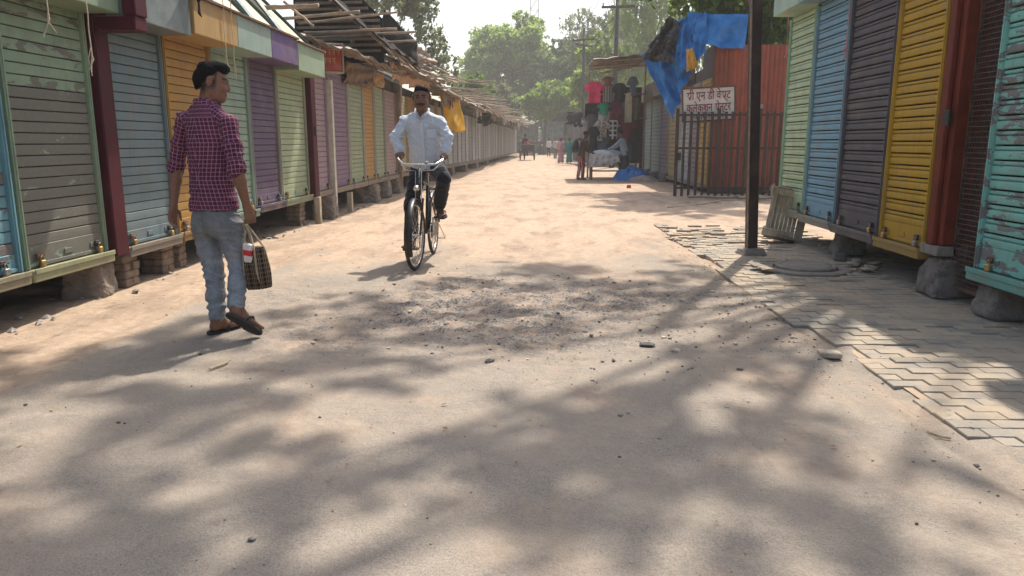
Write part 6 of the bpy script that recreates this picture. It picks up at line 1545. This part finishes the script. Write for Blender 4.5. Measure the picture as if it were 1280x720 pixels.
    mb.tube([(-.10, ry + .30, .14), (.10, ry + .30, .14)], .007, 6); mb.build('stand', CH, root)
    MB().lathe([(.02, -.02), (.032, 0), (.028, .02)], (-.02, -.41, .80), 14, 'y').build('lamp_bracket', CH, root)
    MB().lathe([(.006, 0), (.022, .004), (.022, .018), (.006, .024)], (.08, -.36, 1.045), 12).build('bell', CH, root)
    return bx, gl + bx, gr + bx
def rider(bx, gl, gr):
    off = A3((-1.21, 8.02, 0.98)); root = thing('person', 'moustached person in pale blue shirt and black trousers riding the bicycle', 'person', tuple(off))
    skin = (0.20, 0.10, 0.062); P = lambda x, y, Y: A3(PY(x, y, Y)); mid = lambda a, b_, t: a + (b_ - a) * t
    SR, SL = P(506.5, 152, 7.84), P(549.5, 152, 7.84); ER, EL = P(494, 172, 7.78), P(560, 172, 7.78); N = P(527.5, 139.5, 7.82); HC = P(527, 122.5, 7.74)
    WR, WL = gl + [.005, .10, .035], gr + [-.005, .10, .035]
    PV = A3((-1.205, 8.02, 1.03)); HR, HL = PV + [-.085, -.01, -.02], PV + [.085, -.01, -.02]
    KR, AR = A3((-1.335, 7.64, .60)), A3((-1.375, 7.90, .225)); KL, AL = A3((-.975, 7.56, .885)), A3((-1.07, 7.86, .565))
    heelR, toeR = A3((-1.365, 7.955, .155)), A3((-1.42, 7.715, .145)); heelL, toeL = A3((-1.07, 7.94, .50)), A3((-1.0, 7.71, .485))
    sS = _n(SL - SR); fwd = np.array((0, -1, 0.))
    hp, carve, eyes, loc, W, ax = head_prims(HC, (0.02, -1, -.10), (0, 0, 1), 1.06, 1.10)
    prims = [Loft([PV - [0, 0, .05], mid(PV, N, .4), mid(PV, N, .7), mid(PV, N, .88), N], (1, 0, 0), [.15, .145, .155, .16, .06], [.11, .11, .11, .09, .055], .03), Cone(N - [0, 0, .02], HC + [0, .02, -.06], .062, .060, .03)]
    for a, b_, c_ in ((SL, EL, WL), (SR, ER, WR)): prims += [Cone(a, b_, .048, .040, .03), Cone(b_, c_, .040, .028, .015)]
    for a, b_, c_ in ((HL, KL, AL), (HR, KR, AR)): prims += [Cone(a, b_, .08, .055, .03), Cone(b_, c_, .052, .035, .02)]
    f1 = foot_prims(AR, heelR, toeR); f2 = foot_prims(AL, heelL, toeL); prims += f1[0] + f2[0] + hp
    prims += hand_prims(WR, gl + [-.012, -.035, .022] - WR, (0, -.1, -1), (1, -.2, 0), 1.1, .98, 0, .5) + hand_prims(WL, gr + [.012, -.035, .022] - WL, (0, -.1, -1), (-1, -.2, 0), 1.1, .98, 0, .5)
    add_sdf('body', prims + eyes, .006, off, SKIN, root, face_colour(loc, skin, moustache=True, stubble=.5, lip=(.085, .03, .026)), carve=carve)
    hr = [Ell(W(0, -.020, .038), (.086, .098, .086), ax, .02), Ell(W(.018, .038, .090), (.046, .044, .034), ax, .025), Ell(W(-.03, .035, .082), (.034, .044, .028), ax, .025)]
    add_sdf('hair', hr, .006, off, HAIR, root, cuts=[(W(0, .070, .070), ax[1] * 0.45 - ax[2] * 0.85), (W(0, .01, -.005), ax[1] * 0.75 - ax[2] * .6)], wrinkle=wr(.005, [((1, .1, .4), 170)], 2, amp2=.008))
    SH = new_mat('pale_blue_shirt'); b = NB(SH); at = b.node('ShaderNodeAttribute', attribute_name='puv'); s_ = b.sep(at.outputs['Vector'])
    def ln(c, per, wd): return b.ramp(b.math('ABSOLUTE', b.math('SUBTRACT', b.math('FRACT', b.math('MULTIPLY', c, 1 / per)), 0.5)), wd, wd * 0.55)
    g = b.math('MULTIPLY', b.math('MAXIMUM', ln(s_[0], .022, .14), ln(s_[1], .022, .14)), .42)
    b.finish(b.mix(g, (0.60, 0.645, 0.70), (0.30, 0.35, 0.43)), .9, 0, b.bump(b.noise(b.obj(), 500, 2), .1, .002), .2)
    hem = PV + [0, -.04, -.06]
    sh = [Loft([hem, mid(hem, N, .35), mid(hem, N, .62), mid(hem, N, .86), N - [0, 0, .01]], (1, 0, 0), [.178, .175, .178, .170, .072], [.135, .140, .13, .11, .068], .03, 2.2)]
    for a, b_, c_ in ((SL, EL, WL), (SR, ER, WR)):
        e = mid(b_, c_, .82); sh += [Cone(N + (a - N) * .3 + [0, 0, -.02], a, .05, .056, .03), Cone(a + [0, 0, -.005], b_, .060, .056, .03), Cone(b_, e, .055, .047, .02), Cone(mid(b_, c_, .70), e, .056, .055, .008)]
    for sgn in (-1, 1): sh += [Cone(N + sS * .066 * sgn + [0, .02, .020], N + sS * .036 * sgn + [0, -.095, -.040], .021, .020, .008)]
    sh += [Cone(N + sS * .05 + [0, .03, .012], N - sS * .05 + [0, .03, .012], .024, .024, .02)]
    add_sdf('shirt', sh, .006, off, SH, root, uvs=True, cuts=[(hem + [0, 0, -.005], (0, 0, -1))], carve=[Ell(N + [0, -.095, -.01], (.026, .05, .070), None, .01)], wrinkle=wr(.013, [((.6, .1, .9), 42), ((-.6, .1, .9), 38), ((1, .1, .2), 30)], 15, amp2=.003))
    mb = MB()
    for k in range(5):
        t = .2 + .15 * k; c_ = mid(N + [0, -.10, -.07], hem + [0, -.142, .04], (k + .4) / 5); mb.lathe([(.001, -.004), (.006, -.003), (.006, .0)], tuple(c_ - off), 8, 'y')
    mb.build('button_row', pmat('button', (.25, .25, .26), .1, 10, .5, space='obj'), root)
    lf = sh[0]; PK = fabric('shirt_seam', (0.40, 0.44, 0.50))
    def front(t, x=0.0, out=.010):
        c_ = lf.p[0] + (lf.p[-1] - lf.p[0]) * t; ry_ = np.interp(t * lf.s[-1], lf.s, lf.ry); rx_ = np.interp(t * lf.s[-1], lf.s, lf.rx)
        return Vector(c_ + np.array((x, -ry_ * (1 - abs(x / rx_) ** 2.2) ** (1 / 2.2) - out, 0)) - off)
    mb = MB(); mb.sheet(lambda u, v: front(.03 + .80 * v, -.016 + .032 * u), 2, 20, .004); mb.build('placket', SH, root)
    mb = MB(); mb.tube([front(.03 + .80 * k / 16, .017, .010) for k in range(17)], .0022, 5); mb.build('placket_seam', PK, root)
    mb = MB(); mb.sheet(lambda u, v: front(.56 + .16 * v, .055 + .085 * u, .010), 6, 6, .004); mb.build('pocket', SH, root); mb = MB(); mb.tube([front(.72, .055 + .085 * u / 6, .012) for u in range(7)], .003, 5); mb.build('pocket_seam', PK, root)
    TR = fabric('black_trousers', (0.013, 0.013, 0.016))
    tr_ = [Loft([PV + [0, 0, .08], PV, PV - [0, 0, .07]], (1, 0, 0), [.15, .158, .15], [.105, .12, .12], .03)]
    for a, k_, c_ in ((HL, KL, AL), (HR, KR, AR)): tr_ += [Cone(a, k_, .095, .075, .03), Cone(k_, mid(k_, c_, .85), .073, .072, .02)]
    add_sdf('trousers', tr_, .0065, off, TR, root, wrinkle=wr(.009, [((.3, .3, 1), 48), ((-.5, .6, .6), 40)], 19, amp2=.002))
    sandal('sandal', heelR, toeR, f1[2], SOLE, root, off, SOLE); sandal('sandal', heelL, toeL, f2[2], SOLE, root, off, SOLE)
bx, gl, gr = bicycle(); rider(bx, gl, gr)

# ------------------------------------------------------------------ small figures further up the street
def figure(label, base, rz, H, skin, top, low, lean=0.0, arms=((.02, .05), (.02, .05)), stride=0.12, skirt=False, hair_long=False, head_tilt=0.0, seated=None, h=.012, group=None, long_top=False, sari=None):
    """standing / walking / leaning figure, facing local +y; arms: (elbow forward, wrist forward) per side in metres"""
    k = H / 1.7; root = thing('person', label, 'person', tuple(base), rz, group); off = np.zeros(3); mid = lambda a, b_, t: a + (b_ - a) * t
    hipz = .90 if seated is None else seated
    PV = np.array((0, 0, hipz)) * k; d = np.array((0, math.sin(lean), math.cos(lean))); N = PV + d * .52 * k; HC = N + (np.array((0, math.sin(lean * .8 + .15), math.cos(lean * .8 + .15)))) * .16 * k; ht = lean * .9 + head_tilt
    hp, carve, eyes, loc, W, ax = head_prims(HC, (0, math.cos(ht), -math.sin(ht)), (0, math.sin(ht), math.cos(ht)), k * 1.02)
    S_ = [N + np.array((s_ * .155, 0, -.075)) * k for s_ in (-1, 1)]; prims = [Loft([PV, mid(PV, N, .5), mid(PV, N, .85), N], (1, 0, 0), np.array([.15, .14, .16, .06]) * k, np.array([.1, .1, .1, .055]) * k, .03), Cone(N, HC - [0, 0, .04], .055 * k, .05 * k, .02)] + hp
    sh = [Loft([PV - d * (.28 if long_top else .08) * k, mid(PV, N, .45), mid(PV, N, .85), N], (1, 0, 0), np.array([.19 if long_top else .175, .16, .18, .07]) * k, np.array([.14 if long_top else .125, .12, .115, .065]) * k, .03)]
    for i, s_ in enumerate((-1, 1)):
        ef, wf = arms[i]; E_ = S_[i] + np.array((s_ * .05, ef, -.27 + abs(ef) * .4)) * k; Wr = E_ + np.array((-s_ * .02, wf, -.24 + abs(wf) * .55)) * k
        prims += [Cone(S_[i], E_, .047 * k, .038 * k, .03), Cone(E_, Wr, .037 * k, .026 * k, .015)] + hand_prims(Wr, Wr - E_, (-s_, .2, 0), (0, 1, .2), .4, k)
        sh += [Cone(mid(N, S_[i], .3) - [0, 0, .015], S_[i], .045 * k, .05 * k, .03), Cone(S_[i], E_, .056 * k, .053 * k, .03)] + ([Cone(E_, mid(E_, Wr, .8), .05 * k, .045 * k, .02)] if not long_top else [])
    lo = []
    for i, s_ in enumerate((-1, 1)):
        st_ = stride * (1 if i else -1)
        if seated is None: Hp = PV + np.array((s_ * .085, 0, -.02)) * k; K = np.array((s_ * .09, st_ * .5 + .02, .48)) * k; A = np.array((s_ * .09, st_ - .03, .09)) * k
        else: Hp = PV + np.array((s_ * .085, 0, 0)) * k; K = Hp + np.array((s_ * .02, .40, -.06 - .12 * (i == 0))) * k; A = K + np.array((0, -.05 + .1 * i, -.40)) * k
        prims += [Cone(Hp, K, .075 * k, .052 * k, .03), Cone(K, A, .05 * k, .034 * k, .02)] + foot_prims(A, A + np.array((0, -.05, -.075)) * k, A + np.array((0, .18, -.078)) * k, k)[0]
        if not skirt: lo += [Cone(Hp, K, .09 * k, .075 * k, .03), Cone(K, mid(K, A, .92), .07 * k, .062 * k, .02)]
    if skirt: lo = [Loft([PV + np.array((0, 0, .08)) * k, PV - np.array((0, 0, .1)) * k, np.array((0, .01, .45)) * k, np.array((0, .02, .08)) * k], (1, 0, 0), np.array([.145, .18, .19, .23]) * k, np.array([.115, .15, .16, .20]) * k, .03)]
    else: lo.append(Ell(PV, np.array((.15, .115, .11)) * k, None, .03))
    add_sdf('body', prims, h, off, SKIN, root, face_colour(loc, skin))
    add_sdf('shirt' if not skirt else 'blouse', sh, h, off, top, root, wrinkle=wr(.010, [((.5, .2, .8), 38), ((-.5, .2, .8), 33)], int(H * 100), amp2=.003))
    add_sdf('trousers' if not skirt else 'skirt', lo, h, off, low, root, wrinkle=wr(.012 if not skirt else .016, [((.3, .2, 1), 40)] if not skirt else [((1, .4, .05), 55), ((.6, 1, 0), 50)], int(H * 130), amp2=.003))
    hr = [Ell(W(0, -.025, .045), np.array((.082, .094, .085)) * k, ax, .02)] + ([Ell(W(0, -.09, -.03), np.array((.05, .04, .06)) * k, ax, .02)] if hair_long else [])
    add_sdf('hair', hr, h, off, HAIR, root, cuts=[(W(0, .055, .05), ax[1] * .8 - ax[2] * .5)])
    if sari is not None:
        add_sdf('sari_drape', [Loft([N + np.array((-.10, .03, .0)) * k, mid(N, PV, .5) + np.array((0, .10, 0)) * k, PV + np.array((.13, .09, -.05)) * k], (.6, 0, .5), np.array([.09, .13, .12]) * k, np.array([.10, .07, .08]) * k, .02), Loft([N + np.array((-.10, -.03, .0)) * k, mid(N, PV, .5) + np.array((-.06, -.13, 0)) * k, PV + np.array((-.08, -.15, -.25)) * k], (1, 0, 0), np.array([.09, .12, .11]) * k, np.array([.08, .04, .04]) * k, .02)], h, off, sari, root, wrinkle=wr(.012, [((.8, .2, .5), 60)], 4))
    return root
DSK = (0.09, 0.042, 0.026)
PINKF = new_mat('pink_floral'); b = NB(PINKF); vv = b.voro(b.obj(), 14); b.finish(b.mix(b.ramp(vv.outputs['Distance'], .35, .25), (0.50, 0.30, 0.34), (0.30, 0.05, 0.12)), .9)
TEAL = fabric('teal_sari', (0.015, 0.27, 0.24)); CREAMF = fabric('cream_cloth', (0.48, 0.44, 0.38)); WHITEF = fabric('white_shirt', (0.58, 0.57, 0.55)); DARKF = fabric('dark_trousers', (0.03, 0.03, 0.035))
REDF = fabric('red_shirt', (0.55, 0.03, 0.07)); BROWNF = fabric('brown_top', (0.065, 0.03, 0.025)); GREYB = fabric('grey_blue_shirt', (0.25, 0.32, 0.37))
MS = new_mat('maroon_stripe'); b = NB(MS); s_ = b.sep(b.obj()); b.finish(b.mix(b.ramp(b.math('ABSOLUTE', b.math('SINE', b.math('MULTIPLY', s_[0], 40))), .85, .95), (0.19, 0.02, 0.035), (0.4, 0.3, 0.28)), .9)
p = PG(726, 225); cu = figure('person with dark backpack and maroon striped trousers at the clothes stall', (p.x, p.y, 0), R(-70), 1.63, DSK, BROWNF, MS, lean=.22, arms=((.10, .18), (.08, .16)), stride=.05, head_tilt=.15)
bp = thing('backpack', 'dark backpack worn by the person at the clothes stall', 'backpack', (p.x - 0.13, p.y - 0.05, 0.0), R(-70))
add_sdf('pack', [Ell((0, -.06, 1.13), (.15, .10, .23), None, .02), Ell((0, -.13, 1.05), (.11, .07, .13), None, .03)], .012, np.zeros(3), fabric('pack_cloth', (0.02, 0.025, 0.035)), bp, wrinkle=wr(.008, [((.4, .2, 1), 40)], 2))
mb = MB()
for s_ in (-.09, .09): mb.tube([(s_, .0, 1.33), (s_, .10, 1.38), (s_ * 1.1, .2, 1.25), (s_, .10, 1.0)], .018, 6)
mb.build('strap', BLK, bp)
p = PG(780, 225); figure('vendor in grey blue shirt bending over the clothes table', (p.x, p.y, 0), R(62), 1.66, DSK, GREYB, DARKF, lean=.24, arms=((.20, .24), (.22, .22)), stride=.06, head_tilt=.2, skirt=True)
p = PG(701, 204); figure('woman in pink floral sari walking up the street', (p.x, p.y, 0), R(170), 1.56, DSK, PINKF, PINKF, skirt=True, hair_long=True, sari=PINKF)
p = PG(711.5, 204); figure('woman in teal green sari walking beside the pink one', (p.x, p.y, 0), R(175), 1.54, DSK, TEAL, TEAL, skirt=True, hair_long=True, sari=TEAL)
p = PG(686, 196); figure('distant person in white shirt near the end of street', (p.x, p.y, 0), R(175), 1.66, DSK, WHITEF, DARKF, h=.016)
p = PG(694, 198.5); figure('distant person in cream clothes just behind the pink sari', (p.x, p.y, 0), R(190), 1.64, DSK, CREAMF, fabric('grey_trousers', (.16, .15, .14)), h=.016)
p = PG(676, 192); figure('very distant person in pale shirt before the far sheds', (p.x, p.y, 0), R(180), 1.65, DSK, WHITEF, DARKF, h=.018)
# cycle rickshaw seen from behind with rider and passenger
p = PG(659, 200.5); rs = thing('cycle_rickshaw', 'dark cycle rickshaw carrying a passenger far down the street', 'rickshaw', (p.x, p.y, 0), R(8))
RM = pmat('rickshaw_paint', (0.05, 0.03, 0.03), .3, 8, .6); TYR = pmat('rickshaw_tyre', (.02, .02, .02), .2, 20, .9)
for x, y in ((-.5, 0), (.5, 0), (0, 1.7)):
    w_ = bpy.data.objects.new('wheel', None); C.objects.link(w_); w_.parent = rs; w_.location = (x, y, .36)
    MB().torus(.33, .028, (0, 0, 0), 'x', 32, 6).build('tyre', TYR, w_); mb = MB()
    for i in range(12): a = PI * i / 6; mb.tube([(0, 0, 0), (0, .32 * math.cos(a), .32 * math.sin(a))], .006, 4)
    mb.build('spokes', GREYMET, w_)
MB().tube([(-.55, 0, .36), (.55, 0, .36)], .025, 8).build('axle', RM, rs)
mb = MB(); mb.bbox((-.45, -.32, .62), (.45, .25, .74), .02); mb.build('seat', fabric('seat_vinyl', (.10, .02, .03)), rs); MB().bbox((-.45, -.38, .74), (.45, -.325, 1.12), .02).build('seat_back', RM, rs)
mb = MB(); mb.bbox((-.42, .0, .42), (.42, .75, .46), .008); mb.tube([(0, .3, .44), (0, .9, .40), (0, 1.15, .85)], .022, 8); mb.tube([(0, .9, .4), (0, 1.45, .85)], .02, 8); mb.tube([(0, 1.45, .95), (0, 1.7, .36)], .018, 8); mb.build('frame', RM, rs)
mb = MB(); mb.tube([(-.28, 1.25, 1.05), (-.2, 1.42, 1.05), (0, 1.45, 1.0), (.2, 1.42, 1.05), (.28, 1.25, 1.05)], .014, 6); mb.build('handlebar', GREYMET, rs)
for x in (-.42, .42): MB().tube([(x, .2, .36), (x, -.2, .62)], .02, 6).build('strut', RM, rs)
figure('passenger in red top sitting on the rickshaw seat', (p.x - 0.05, p.y + 0.02, 0), R(8), 1.55, DSK, REDF, DARKF, seated=.86, h=.016)
figure('dark clad rider pedalling the rickshaw', (p.x - 0.16, p.y + 1.12, 0.12), R(8), 1.68, DSK, fabric('charcoal_shirt', (.05, .05, .055)), DARKF, seated=.95, h=.016, arms=((.12, .18), (.12, .18)))
